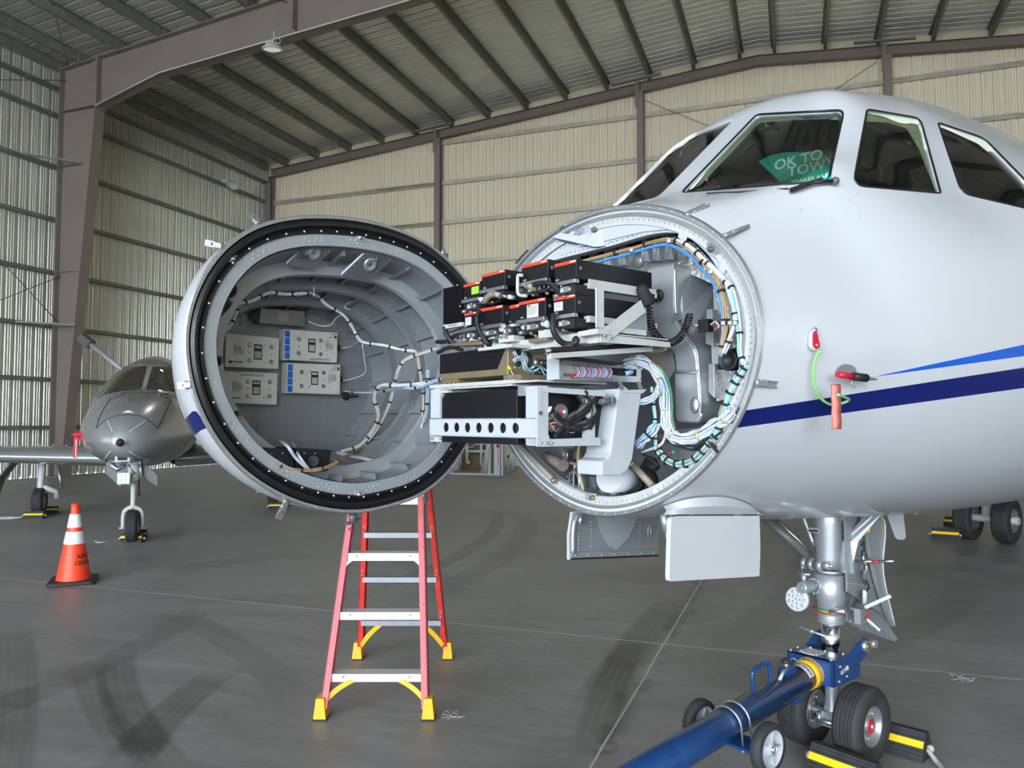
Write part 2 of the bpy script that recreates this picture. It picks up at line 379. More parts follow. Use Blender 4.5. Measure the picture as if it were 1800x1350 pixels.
b = MB(MH, 'concrete'); b.poly([(UL - .3, VF, 0), (UR + .3, VF, 0), (UR + .3, VB + .3, 0), (UL - .3, VB + .3, 0)]); b.build('floor', kind='structure')
b = MB(MH, 'apron'); b.poly([(-90, -120, -.02), (90, -120, -.02), (90, VF, -.02), (-90, VF, -.02)]); b.poly([(UR + .3, VF, -.02), (90, VF, -.02), (90, 60, -.02), (UR + .3, 60, -.02)]); b.build('apron', kind='structure')

def rib_profile(L, pitch=0.3048, h=0.034, k=0.010):        # offsets along the sheet and outwards
    out = [(0, 0)]; x = 0
    while x < L:
        for a, o in ((.05, 0), (.07, h), (.11, h), (.13, 0), (.185, 0), (.192, k), (.205, k), (.212, 0), (.255, 0), (.262, k), (.275, k), (.282, 0)):
            if x + a < L: out.append((x + a, o))
        x += pitch
    out.append((L, 0)); return out
# left wall sheet (bulges to -u), back wall sheet (bulges to +v), right wall
b = MB(MH, 'leftpanel'); P_ = rib_profile(VB - VF + .3)
b.strip([(UL - .3 - o, VF + a, -.02) for a, o in P_], [(UL - .3 - o, VF + a, zr(UL) + .03) for a, o in P_]); b.build('wall_left', kind='structure')
b = MB(MH, 'backpanel'); P_ = rib_profile(UR - UL + .8, h=.05, k=.02)
b.strip([(UL - .4 + a, VB + .25 + o, -.02) for a, o in P_], [(UL - .4 + a, VB + .25 + o, zr(UL - .4 + a)) for a, o in P_]); b.build('wall_back', kind='structure')
b = MB(MH, 'backpanel')            # right wall
P_ = rib_profile(VB - VF + .3); b.strip([(UR + .3 + o, VF + a, -.02) for a, o in P_], [(UR + .3 + o, VF + a, zr(UR)) for a, o in P_]); b.build('wall_right', kind='structure')
b = MB(MH, 'backpanel')            # unseen front wall, added and set far back to shape the door's daylight
for x0, x1, z0 in ((UL - .3, -17.5, 0), (-17.5, 15.5, 10.4), (15.5, UR + .3, 0)):
    P_ = rib_profile(x1 - x0); b.strip([(x0 + a, VF - o, z0) for a, o in P_], [(x0 + a, VF - o, zr(x0 + a)) for a, o in P_])
b.build('wall_front_added', kind='structure')
# roof sheet, ribs run down the slope
b = MB(MH, 'roofpanel'); P_ = rib_profile(VB - VF + .3)
A_ = [(UL - .5, VF + a, zr(UL - .5) + o) for a, o in P_]; B_ = [(URG, VF + a, zr(URG) + o) for a, o in P_]; C_ = [(UR + .5, VF + a, zr(UR + .5) + o) for a, o in P_]
b.strip(A_, B_); b.strip(B_, C_); b.build('ceiling', kind='structure')
# girts
def cee(mb, p, q, d, fl, up, side):               # channel: web d high along up, flanges fl towards side
    p, q, up, side = V(p), V(q), V(up), V(side); t = .008
    mb.prism([p - up * d / 2, p + up * d / 2, p + up * d / 2 + side * t, p - up * d / 2 + side * t], q - p)
    for sg in (-1, 1):
        a = p + up * (sg * d / 2)
        mb.prism([a, a + side * fl, a + side * fl - up * sg * t, a - up * sg * t], q - p)
    a = p + up * (d / 2) + side * fl
    mb.prism([a, a - up * .025, a - up * .025 - side * t, a - side * t], q - p)
GZ = [1.36, 2.74, 4.28, 5.85, 7.4, 8.95, 10.48, 11.28]
for z in GZ:
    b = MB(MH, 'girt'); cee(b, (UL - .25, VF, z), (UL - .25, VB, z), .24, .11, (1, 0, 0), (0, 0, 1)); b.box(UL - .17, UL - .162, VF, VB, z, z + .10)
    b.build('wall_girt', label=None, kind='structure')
for z in (1.4, 2.9, 4.4, 5.9, 7.42, 8.95, 10.45, 11.98):
    for i in range(5):
        u0, u1 = UL + 7.6 * i + .1, UL + 7.6 * (i + 1) - .1
        if z > 11.5 and i in (0, 4): continue
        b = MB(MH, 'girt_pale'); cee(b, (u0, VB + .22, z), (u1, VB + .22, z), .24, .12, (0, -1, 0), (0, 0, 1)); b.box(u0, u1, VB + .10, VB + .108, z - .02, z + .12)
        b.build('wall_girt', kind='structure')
# roof purlins
us = [URG + .5 + 1.51 * k for k in range(13)] + [URG - .5 - 1.48 * k for k in range(13)]
for u in us:
    b = MB(MH, 'purlin'); sgn = 1 if u < URG else -1; zt = zr(u) - .005
    b.box(u - .004, u + .004, VF, VB + .2, zt - .27, zt); b.box(min(u, u + sgn * .075), max(u, u + sgn * .075), VF, VB + .2, zt - .008, zt)
    b.box(min(u, u - sgn * .075), max(u, u - sgn * .075), VF, VB + .2, zt - .27, zt - .262); b.box(u - sgn * .075 - .003, u - sgn * .075 + .003, VF, VB + .2, zt - .27, zt - .235)
    for v in (7, 16.0, 16.4, 24.9):
        b.box(u - .02, u + .02, v - .004, v + .004, zt - .27, zt)
    b.build('roof_purlin', kind='structure')
b = MB(MH, 'purlin'); b.box(UL - .28, UL - .1, VF, VB, zr(UL) - .30, zr(UL) - .02); b.build('eave_strut', kind='structure')
# main frame at v = 16.2
def isec(mb, pts, depth_dir, w, tf=.02, tw=.012): pass
def frame(v0, full=True):
    b = MB(MH, 'steelbrown'); hw = .17
    zk, zb = 11.95, 10.62
    # column web and flanges
    inner0, inner1 = -19.58, -18.62
    b.box_ = None
    b.prism([(UL, v0 - .008, 0), (inner0, v0 - .008, 0), (inner1, v0 - .008, zb), (inner1, v0 - .008, zk + .1), (UL, v0 - .008, zk)], (0, .016, 0))
    b.box(UL - .02, UL, v0 - hw, v0 + hw, 0, zk)
    b.prism([(inner0, v0 - hw, 0), (inner0 + .025, v0 - hw, 0), (inner1 + .025, v0 - hw, zb), (inner1, v0 - hw, zb)], (0, 2 * hw, 0))
    b.box(UL, inner1, v0 - hw, v0 + hw, zb - .012, zb + .012)
    b.box(UL - .1, inner0 + .15, v0 - .3, v0 + .3, 0, .03)
    for z in (9.0, 5.9, 4.3): b.box(UL, UL + 1.0 - .3 * (z < 6), v0 - hw - .0, v0 - hw + .012, z - .01, z + .012)
    b.m('girt')
    for k in range(5): b.rivet((inner1 - .1, v0 - .17, zb + .25 + k * .25), (0, -1, 0), .03)
    b.build('steel_column', kind='structure')
    b = MB(MH, 'steelbrown')
    top = lambda u: zr(u) - .30
    lo = [(inner1 + .025, zb), (-16.24, 11.20), (-8.34, 11.76), (URG, 12.35)]
    # web
    b.prism([(lo[0][0], v0 - .008, lo[0][1])] + [(u, v0 - .008, z) for u, z in lo[1:]] + [(URG, v0 - .008, top(URG)), (lo[0][0], v0 - .008, top(lo[0][0]))], (0, .016, 0))
    for (u0, z0), (u1, z1) in zip(lo, lo[1:]):
        b.prism([(u0, v0 - hw, z0), (u1, v0 - hw, z1), (u1, v0 - hw, z1 - .025), (u0, v0 - hw, z0 - .025)], (0, 2 * hw, 0))
    b.prism([(UL, v0 - hw, top(UL)), (URG, v0 - hw, top(URG)), (URG, v0 - hw, top(URG) + .025), (UL, v0 - hw, top(UL) + .025)], (0, 2 * hw, 0))
    b.box(inner1 - .02, inner1 + .05, v0 - hw, v0 + hw, zb - .1, top(inner1))       # splice plate
    for u in (-11.9, -6): b.box(u - .02, u + .02, v0 - hw - .04, v0 + hw, 11.35 + (u + 16) * .07, top(u))
    b.build('roof_rafter', kind='structure')
    b = MB(MH, 'steelbrown')
    b.prism([(URG, v0 - .008, 12.35), (URG, v0 - .008, top(URG)), (UR, v0 - .008, top(UR)), (UR - 1.4, v0 - .008, 10.6), (UR - 4, v0 - .008, 11.2)], (0, .016, 0))
    b.prism([(URG, v0 - hw, 12.35), (UR - 4, v0 - hw, 11.2), (UR - 4, v0 - hw, 11.175), (URG, v0 - hw, 12.325)], (0, 2 * hw, 0))
    b.build('roof_rafter', kind='structure')
    b = MB(MH, 'steelbrown'); b.box(UR - 1, UR, v0 - .008, v0 + .008, 0, 11.9); b.box(UR - 1.02, UR - 1, v0 - hw, v0 + hw, 0, 11.2); b.build('steel_column', kind='structure')
frame(16.2)
# pale conduit under the near rafter
b = MB(MH, 'boxwhite'); b.tube([(-18.55, 16.0, 10.57), (-16.24, 16.0, 11.15), (-8.34, 16.0, 11.71), (URG, 16.0, 12.29)], .018, 6)
tag(b.build('conduit'), 'thin pale conduit running under the lower flange of the brown rafter', 'conduit')
# end wall frame
b = MB(MH, 'steelbrown'); v0 = VB + .05
for (ua, ub) in ((UL, URG), (URG, UR)):
    za, zb_ = zr(ua) - .62, zr(ub) - .62
    b.prism([(ua, v0 - .008, za), (ub, v0 - .008, zb_), (ub, v0 - .008, zb_ + .3), (ua, v0 - .008, za + .3)], (0, .016, 0))
    for dz in (0, .3): b.prism([(ua, v0 - .1, za + dz - .008), (ub, v0 - .1, zb_ + dz - .008), (ub, v0 - .1, zb_ + dz + .008), (ua, v0 - .1, za + dz + .008)], (0, .2, 0))
b.build('end_rafter', kind='structure')
b = MB(MH, 'backpanel')
for (ua, ub) in ((UL, URG), (URG, UR)):
    b.prism([(ua, VB + .235, zr(ua) - .2), (ub, VB + .235, zr(ub) - .2), (ub, VB + .235, zr(ub)), (ua, VB + .235, zr(ua))], (0, .01, 0))
b.build('trim_1', kind='structure')
for i in range(6):
    u = UL + 7.6 * i; b = MB(MH, 'steelbrown'); zt = zr(u) - (.33 if 0 < i < 5 else .6)
    hw = .11
    b.box(u - .006, u + .006, VB - .12, VB + .12, 0, zt); b.box(u - hw, u + hw, VB - .13, VB - .115, 0, zt - .3); b.box(u - hw, u + hw, VB + .115, VB + .13, 0, zt)
    if 0 < i < 5: b.box(u - .17, u - .02, VB - .15, VB - .13, zt - .85, zt + .02)
    b.build('steel_column', kind='structure')
    if i in (1, 2, 3, 4):
        b = MB(MH, 'girt'); s_ = .083 if u < URG else -.083
        b.prism([(u - .95, VB - .35, zr(u - .95) - .33), (u + .75, VB - .35, zr(u + .75) - .33), (u + .75, VB - .35, zr(u + .75) - .27), (u - .95, VB - .35, zr(u - .95) - .27)], (0, .1, 0)); b.build('purlin_bridge', kind='structure')
# bracing rods
def rod_(p, q, r=.012, name='brace_rod'):
    b = MB(MH, 'steelbrown'); b.rod(p, q, r, 6); b.build(name, kind='structure')
rod_((UL + .1, 16.2, 12.0), (UL + 6.5, 9.5, 12.9)); rod_((UL + .05, 16.2, 11.6), (UL + .05, 9, 8.6)); rod_((UL + .05, 16.2, 4.4), (UL + .05, 9, 10.4))
rod_((UL + .05, 16.2, 5.8), (UL + .05, 9, 1.9)); rod_((UL + 3.5, 9.5, 13.3), (-12.2, 16.2, 12.45)); rod_((-4.9, VB - .1, 12.6), (2.6, VB - .1, 8.4)); rod_((2.5, VB - .1, 12.6), (-4.9, VB - .1, 8.4))
rod_((-11.9, 16.0, 12.6), (-9, 9.5, 13.2)); 
# struts welded to the near column
for z in (9.0, 4.32):
    b = MB(MH, 'girt'); p = HV(60 if z > 5 else 50, 290 if z > 5 else 480, 15.9); 
    b.bar((UL + .0, 14.9, z), (UL + .85, 16.03, z), .07, .05); b.build('flange_brace', kind='structure')
# ================================================================== THE WHITE JET: skin, glass, stripes
jet = thing('business_jet', 'white twin-stripe business jet with its nose cone swung open in the foreground', 'airplane', tuple(MP @ V((1.61, 0, 0))))
def ring_xy(n=128, off=0.0):                      # nose ring outline as (q, z), z relative to 1.87
    out = []
    for i in range(n):
        a = 2 * PI * i / n; c, s = math.cos(a), math.sin(a)
        e, bb = (1.0, .495) if s >= 0 else (2 / 1.87, .608)
        out.append(((.68 - off) * math.copysign(abs(c) ** e, c), (bb - off) * math.copysign(abs(s) ** e, s)))
    return out
T_ = [0, .40, .55, .75, .98, 1.3, 1.7, 2.3, 3.2, 4.5, 7, 10, 13, 16, 18]
t_zt = lerp_tab(T_, [2.365, 2.492, 2.63, 2.82, 3.01, 3.13, 3.235, 3.35, 3.41, 3.44, 3.45, 3.45, 3.42, 3.35, 3.2])
t_zb = lerp_tab(T_, [1.262, 1.225, 1.21, 1.195, 1.178, 1.16, 1.14, 1.12, 1.11, 1.10, 1.10, 1.12, 1.5, 2.2, 2.8])
t_w = lerp_tab(T_, [.68, .775, .805, .85, .895, .95, 1.01, 1.09, 1.17, 1.24, 1.25, 1.25, 1.0, .5, .15])
t_zw = lerp_tab(T_, [1.87, 1.875, 1.88, 1.89, 1.90, 1.92, 1.97, 2.06, 2.18, 2.3, 2.34, 2.35, 2.5, 2.8, 3.0])
t_qs = lerp_tab(T_, [.447, .555, .61, .655, .69, .735, .82, .92, 1.0, 1.02, 1.02, 1.02, .8, .4, .1])
t_zs = lerp_tab(T_, [2.243, 2.40, 2.49, 2.50, 2.505, 2.51, 2.54, 2.60, 2.74, 2.90, 2.95, 2.95, 3.0, 3.0, 3.1])
t_qt = lerp_tab(T_, [.20, .27, .38, .41, .425, .44, .47, .50, .54, .58, .58, .58, .45, .2, .06])
t_ztw = lerp_tab(T_, [2.343, 2.462, 2.595, 2.765, 2.93, 2.975, 3.02, 3.06, 3.12, 3.22, 3.26, 3.26, 3.3, 3.25, 3.15])
t_ne = lerp_tab(T_, [1.87, 1.95, 2, 2.05, 2.1, 2.15, 2.2, 2.2, 2.1, 2, 2, 2, 2, 2, 2])
def half_section(s):
    zt, zb, w, zw = t_zt(s), t_zb(s), t_w(s), t_zw(s); e = 2 / t_ne(s)
    P_ = [(0, zb)]
    for k in range(1, 9):
        a = PI / 2 * k / 8; P_.append((w * math.sin(a) ** e, zw - (zw - zb) * math.cos(a) ** e))
    qs, zs, qt, ztw = t_qs(s), t_zs(s), t_qt(s), t_ztw(s)
    a = math.asin(min(.999, (zs - zw) / (zt - zw))) * .55
    # shoulder between the widest point and the window sill
    qe = w * math.cos(a); ze = zw + (zt - zw) * math.sin(a)
    mixk = .75
    qm = qe * mixk + (w + qs) / 2 * (1 - mixk); zm = ze * mixk + (zw + zs) / 2 * (1 - mixk)
    P_ += [(qm, zm), (qs, zs), ((qs + qt) / 2 + .012, (zs + ztw) / 2 + .008), (qt, ztw), (qt * .5, ztw + (zt - ztw) * .76), (0, zt)]
    Pn = [V((-P_[1][0], P_[1][1], 0))] + [V((*p, 0)) for p in P_] + [V((-P_[-2][0], P_[-2][1], 0))]
    out = []
    for i in range(1, len(Pn) - 2):
        p0, p1, p2, p3 = Pn[i - 1:i + 3]
        for k in range(4):
            t = k / 4
            # centripetal-like: scale tangents to the local segment
            L = (p2 - p1).length; m1 = (p2 - p0).normalized() * L; m2 = (p3 - p1).normalized() * L
            q = (2*t**3-3*t**2+1)*p1 + (t**3-2*t**2+t)*m1 + (-2*t**3+3*t**2)*p2 + (t**3-t**2)*m2
            out.append((q.x, q.y))
    out.append((P_[-1][0], P_[-1][1])); return out
def stations():
    a = [0, .02, .05]; x = .1
    while x < 18:
        a.append(x); x += .05 if x < 2.6 else (.12 if x < 5 else .6)
    return a + [18]
bm = bmesh.new(); rows = []
for s in stations():
    h = half_section(s); pts = [(s, q, z) for q, z in h] + [(s, -q, z) for q, z in h[-2:0:-1]]
    rows.append([bm.verts.new(p) for p in pts])
for a, b_ in zip(rows, rows[1:]):
    n = len(a)
    for i in range(n):
        f = bm.faces.new([a[i], a[(i + 1) % n], b_[(i + 1) % n], b_[i]]); f.smooth = True
bm.normal_update()
skin = BVHTree.FromBMesh(bm)
bm.faces.ensure_lookup_table(); smoothN = [[(v.co.copy(), v.normal.copy()) for v in f.verts] for f in bm.faces]
CP = MPi @ CAMP
def dP(x, y): return (MPi.to_3x3() @ ray(x, y)).normalized()
def SK(x, y, off=0.0, tree=None):                 # point on the skin seen at a picture point
    r = (tree or skin).ray_cast(CP, dP(x, y)); 
    if r[0] is None: return None
    n = r[1] if r[1].dot(CP - r[0]) > 0 else -r[1]
    return r[0] + n * off
def pinside(p, poly):
    x, y = p; c = False; n = len(poly)
    for i in range(n):
        (x1, y1), (x2, y2) = poly[i], poly[(i + 1) % n]
        if (y1 > y) != (y2 > y) and x < (x2 - x1) * (y - y1) / (y2 - y1) + x1: c = not c
    return c
AXP = lambda c: V((c.x, 0, 2.1))
def cut(bm, poly, Mx, ctr, dray, test, mirror=False, axis=None):
    """score the outline poly into the skin and return the faces inside it"""
    sg = V((1, -1, 1)) if mirror else V((1, 1, 1))
    def mul(a): return V((a.x * sg.x, a.y * sg.y, a.z * sg.z))
    xs = [p[0] for p in poly]; ys = [p[1] for p in poly]; bb = (min(xs) - 45, max(xs) + 45, min(ys) - 45, max(ys) + 45)
    axis = axis or AXP
    def facing(f, c):
        n = f.normal if f.normal.dot(c - axis(c)) > 0 else -f.normal
        return n.dot(mul(ctr) - c) > 0
    def px(c): return proj(Mx @ mul(c))
    def cand():
        o = []
        for f in bm.faces:
            c = f.calc_center_median()
            if not test(mul(c)) or not facing(f, c): continue
            x, y = px(c)
            if bb[0] < x < bb[1] and bb[2] < y < bb[3]: o.append(f)
        return o
    reg = cand()
    for i in range(len(poly)):
        a, b_ = poly[i], poly[(i + 1) % len(poly)]
        n = dray(*a).cross(dray(*b_))
        if n.length < 1e-9: continue
        near = [f for f in reg if f.is_valid]
        # only the faces close to this edge of the outline
        mx, my = (a[0] + b_[0]) / 2, (a[1] + b_[1]) / 2; R_ = math.hypot(a[0] - b_[0], a[1] - b_[1]) / 2 + 26
        near = [f for f in near if any(math.hypot(px(v.co)[0] - mx, px(v.co)[1] - my) < R_ for v in f.verts) or math.hypot(px(f.calc_center_median())[0] - mx, px(f.calc_center_median())[1] - my) < R_]
        if not near: continue
        g = list({e for f in near for e in f.edges}) + list({v for f in near for v in f.verts}) + near
        r = bmesh.ops.bisect_plane(bm, geom=g, dist=1e-6, plane_co=mul(ctr), plane_no=mul(n.normalized()))
        new = {f for f in r['geom'] if isinstance(f, bmesh.types.BMFace)}
        reg = [f for f in set(reg) | new if f.is_valid]
    bm.normal_update()
    return [f for f in reg if f.is_valid and facing(f, f.calc_center_median()) and pinside(px(f.calc_center_median()), poly)]
near_side = lambda c: c.y > -0.05 and c.x < 4 and c.z > 1.3
far_side = lambda c: c.y < 0.04 and .3 < c.x < 1.6 and c.z > 2.3
winB = roundpoly([(1197, 339), (1330, 201), (1484, 193), (1456, 319)], [9, 8, 13, 12])
winC = roundpoly([(1499, 326), (1524, 192), (1618, 208), (1654, 340)], [20, 6, 14, 5])
winD = roundpoly([(1690, 340), (1648, 215), (1730, 243), (1830, 345), (1835, 374)], [16, 6, 14, 4, 8])
winA = roundpoly([(1043, 374), (1194, 244), (1295, 205), (1157, 346)], [3, 10, 5, 12])
allpanes = []
for poly, tst, mir in ((winB, near_side, False), (winC, near_side, False), (winD, near_side, False), (winA, far_side, False), (winC, near_side, True), (winD, near_side, True)):
    fs = cut(bm, poly, MP, CP, dP, tst, mir)
    pane = MB(MP, 'glass'); vm = {}
    for f in fs:
        vs = []
        for v in f.verts:
            if v.index not in vm or True:
                key = (round(v.co.x, 5), round(v.co.y, 5), round(v.co.z, 5))
                if key not in vm:
                    nn = v.normal; vm[key] = pane.v(v.co - nn * .012)
                vs.append(vm[key])
        pane.f(vs, True)
    allpanes.append((pane, poly, tst, mir, len(fs)))
    # rim loop for the rubber bead
    es = {}
    for f in fs:
        for e in f.edges: es[e] = es.get(e, 0) + 1
    rim = [(e.verts[0].co.copy(), e.verts[1].co.copy()) for e, c in es.items() if c == 1]
    allpanes[-1] += (rim,)
    bmesh.ops.delete(bm, geom=fs, context='FACES'); bm.normal_update()
def chain(rim):
    k = lambda v: (round(v.x, 4), round(v.y, 4), round(v.z, 4)); adj = {}; pos = {}
    for a, b_ in rim:
        pos[k(a)] = a; pos[k(b_)] = b_; adj.setdefault(k(a), []).append(k(b_)); adj.setdefault(k(b_), []).append(k(a))
    s = next(iter(adj)); out = [s]; prev = None; cur = s
    while True:
        nx = [x for x in adj[cur] if x != prev and x != cur]
        if not nx: break
        prev, cur = cur, nx[0]
        if cur == s or len(out) > 4000: break
        out.append(cur)
    pts = [pos[x] for x in out]; res = [pts[0]]
    for p in pts[1:]:
        if (p - res[-1]).length > .006: res.append(p)
    return res
# painted bands
def band(poly, k, tst=near_side):
    fs = cut(bm, poly, MP, CP, dP, tst)
    for f in fs: f.material_index = k
def ln(x): return 717 - .1543 * (x - 1340)
def lb(x): return 746 - .1391 * (x - 1340)
bnd = lambda c: c.y > .2 and c.x < 14 and c.z > 1.2
band([(1290, ln(1290)), (1980, ln(1980)), (1980, lb(1980)), (1290, lb(1290))], 1, bnd)
band([(1534, 662.7), (1980, 662.7 - .2137 * 446), (1980, 662.7 - .138 * 446)], 2, bnd)
sk = MB(MI, 'white'); sk.bm.free(); sk.bm = bm; sk.mats = ['white', 'navy', 'blue', 'plaster']
bmesh.ops.transform(bm, matrix=MP, verts=bm.verts)
fus = sk.build('fuselage', jet)
so = fus.modifiers.new('skin', 'SOLIDIFY'); so.thickness = .035; so.offset = -1; so.material_offset = 3; so.material_offset_rim = 0; so.use_rim = True
# make sure the skin faces outwards
me = fus.data; c0 = max(me.polygons, key=lambda p: p.center.z)
if c0.normal.z < 0: me.flip_normals()
def smooth_normals(o, tree, cells, inv):
    # shade the scored skin like the unscored one
    me = o.data; rot = (inv @ o.matrix_world if False else None); P2 = inv @ WORLD[o.name]; R3 = P2.to_3x3().inverted(); out = []
    flip = None
    for v in me.vertices:
        p = P2 @ v.co; r = tree.find_nearest(p); n = V((0, 0, 0))
        for co, nn in cells[r[2]]: n += nn / max((co - p).length, 1e-5) ** 2
        n = (R3 @ n).normalized()
        if n.dot(v.normal) < 0: n = -n
        out.append(n)
    me.normals_split_custom_set_from_vertices(out)
smooth_normals(fus, skin, smoothN, MPi)
cnt = {}
for p in me.polygons:
    for ek in p.edge_keys: cnt[ek] = cnt.get(ek, 0) + 1
for e in me.edges: e.use_edge_sharp = cnt.get(tuple(sorted(e.vertices)), 0) == 1     # crisp window cut-outs
names = ['windshield_pane', 'side_window_pane', 'side_window_pane', 'windshield_pane', 'side_window_pane', 'side_window_pane']
for (pane, poly, tst, mir, nf, rim), nm in zip(allpanes, names):
    po = pane.build(nm, jet)
    if mir: continue
    loop = []
    for k in range(len(poly)):
        (xa, ya), (xb, yb) = poly[k], poly[(k + 1) % len(poly)]; m_ = max(1, int(math.hypot(xb - xa, yb - ya) / 12))
        for i in range(m_):
            r_ = skin.ray_cast(CP, dP(xa + (xb - xa) * i / m_, ya + (yb - ya) * i / m_))
            if r_[0] is not None and (not loop or (r_[0] - loop[-1]).length < .35): loop.append(r_[0])
    g = MB(MP, 'seal'); g.sm = True; g.tube(loop, .0042, 6, closed=True); g.build('window_seal', po)
# ================================================================== the nose cone, swung open on its hinge
rim_px = [(451,393),(513,381),(584,379),(656,389),(713,407),(767,436),(802,469),(820,493),(818,784),(789,833),(744,869),(678,893),(611,902),(567,898),(513,882),(469,862),(327,651),(324,607),(333,540),(353,487),(389,433),(344,718),(371,767),(416,824)]
corr = []
CZ0 = -.05
def base_r(a):                                    # analytic ring radius about (0, CZ0)
    lo, hi = 0, 1.2; c, s = math.cos(a), math.sin(a)
    for _ in range(30):
        r = (lo + hi) / 2; x, z = r * c, r * s + CZ0
        e, bb = (2.0, .495) if z >= 0 else (1.87, .608)
        if abs(x / .68) ** e + abs(z / bb) ** e < 1: lo = r
        else: hi = r
    return lo
for x, y in rim_px:
    p = D(x, y, 0); a = math.atan2(p.z - CZ0, p.x); corr.append((a % (2 * PI), math.hypot(p.x, p.z - CZ0) / base_r(a)))
corr.sort()
def rfac(a):
    a %= 2 * PI; sw = sv = 0
    for b_, f in corr:
        d = abs((a - b_ + PI) % (2 * PI) - PI); w = math.exp(-(d / .22) ** 2) + 1e-6; sw += w; sv += w * f
    return sv / sw
NR = 144
ANG = [2 * PI * i / NR for i in range(NR)]
RIM = [base_r(a) * rfac(a) for a in ANG]
c_w = lerp_tab([0, .06, .1, .2, .3, .5, .7, .9, 1.02, 1.1], [1, .995, .985, .93, .87, .735, .57, .37, .2, .02])
c_zc = lerp_tab([0, .5, 1.1], [CZ0, -.09, -.13])
c_h = lerp_tab([0, .1, .2, .3, .5, .7, .9, 1.02, 1.1], [1, .985, .945, .90, .77, .60, .38, .2, .02])
def cpt(i, d, off=0.0, kx=None, kz=None):
    a = ANG[i % NR]; r = RIM[i % NR] - off
    return V((r * math.cos(a) * (c_w(d) if kx is None else kx), d, r * math.sin(a) * (c_h(d) if kz is None else kz) + c_zc(d)))
def cloop(d, off=0.0): return [cpt(i, d, off) for i in range(NR)]
# outer shell
bm = bmesh.new(); rows = []
for d in (0, .01, .03, .06, .1, .14, .18, .22, .26, .3, .35, .4, .45, .5, .55, .6, .65, .7, .75, .8, .85, .9, .94, .98, 1.02, 1.06, 1.09, 1.1): rows.append([bm.verts.new(p) for p in cloop(d)])
for a, b_ in zip(rows, rows[1:]):
    for i in range(NR):
        f = bm.faces.new([a[i], a[(i + 1) % NR], b_[(i + 1) % NR], b_[i]]); f.smooth = True
bm.faces.new(rows[-1]); bm.normal_update()
CR_ = MRi @ CAMP
def dR(x, y): return (MRi.to_3x3() @ ray(x, y)).normalized()
fs = cut(bm, [(338, 723), (345, 723), (366, 751), (352, 757), (332, 775), (310, 790), (318, 745)], MR, CR_, dR, lambda c: c.x < 0 and c.y > .001, axis=lambda c: V((0, c.y, CZ0)))
for f in fs: f.material_index = 1
bm.normal_update(); cone_tree = BVHTree.FromBMesh(bm)
bmesh.ops.transform(bm, matrix=MR, verts=bm.verts)
sk = MB(MI, 'white'); sk.bm.free(); sk.bm = bm; sk.mats = ['white', 'navy']
cone = sk.build('nose_cone', jet)
def annul(b, d0, o0, d1, o1, sm=True):
    A, B_ = cloop(d0, o0), cloop(d1, o1); A.append(A[0]); B_.append(B_[0]); b.strip(A, B_, sm)
# rim: pale edge, black seal with a raised bead, grey riveted land
b = MB(MR, 'alu'); annul(b, 0, 0, -.006, .004); annul(b, -.006, .004, -.006, .014); annul(b, -.006, .014, .012, .016)
for i in range(0, NR * 2):
    p = cpt(i // 2, -.006, .009); q = cpt(i // 2 + 1, -.006, .009); b.m('alu_paint'); b.rivet(p.lerp(q, .5 * (i % 2)), (0, -1, 0), .0022)
b.build('rim_strip', cone)
b = MB(MR, 'seal'); b.sm = True
prof = [(.014, .016), (-.004, .020), (-.010, .030), (-.008, .040), (.004, .046), (.006, .050), (-.001, .056), (.002, .064), (.012, .068)]
for (d0, o0), (d1, o1) in zip(prof, prof[1:]): annul(b, d0, o0, d1, o1)
b.build('rubber_seal', cone)
b = MB(MR, 'liner_light'); annul(b, .010, .066, .010, .108, False); annul(b, .010, .108, .022, .110)
b.m('alu')
for i in range(NR):
    if i % 3 == 0: b.rivet(cpt(i, -.001, .0585), (0, -1, 0), .0050)
    if i % 9 in (0, 1, 2, 3): b.rivet(cpt(i, .010, .080), (0, -1, 0), .003); b.rivet(cpt(i, .010, .092).lerp(cpt(i + 1, .010, .092), .5), (0, -1, 0), .003)
for x, y in ((408, 455), (633, 418), (631, 869)):
    p = D(x, y, .01); b.m('chrome'); b.ball(p, .012, 12, 8); b.m('liner_light'); b.box(p.x - .018, p.x + .018, .004, .010, p.z - .013, p.z + .013)
b.build('riveted_land', cone)
# inner liner: stepped shell to the bulkhead
BD = .52
b = MB(MR, 'liner'); b.sm = True
i_off = .112
def ipt(i, d, off=0): 
    t = d / BD; a = ANG[i % NR]; r = RIM[i % NR] - i_off - off
    kx = 1 - .30 * t ** 1.4; kz = 1 - .30 * t ** 1.4
    return V((r * math.cos(a) * kx, d, r * math.sin(a) * kz + CZ0 - .06 * t))
def iloop(d, off=0): return [ipt(i, d, off) for i in range(NR + 1)]
ds = [.02, .06, .12, .18, .24, .30, .36, .42, .48, BD]
for d0, d1 in zip(ds, ds[1:]): b.strip(iloop(d0), iloop(d1), True)
b.build('inner_liner', cone)
for d, wd in ((.13, .055), (.26, .05), (.39, .045)):
    b = MB(MR, 'liner_light' if d < .2 else 'liner')
    A, B_, C_ = iloop(d), iloop(d, wd), iloop(d + .018, wd); b.strip(A, B_, False); b.strip(B_, C_, True)
    A2, B2 = iloop(d + .018), iloop(d + .018, wd); b.strip(B2, A2, False)
    b.m('alu')
    for i in range(0, NR): b.rivet(ipt(i, d, wd * .35), (0, -1, 0), .0022)
    b.build('frame_ring', cone)
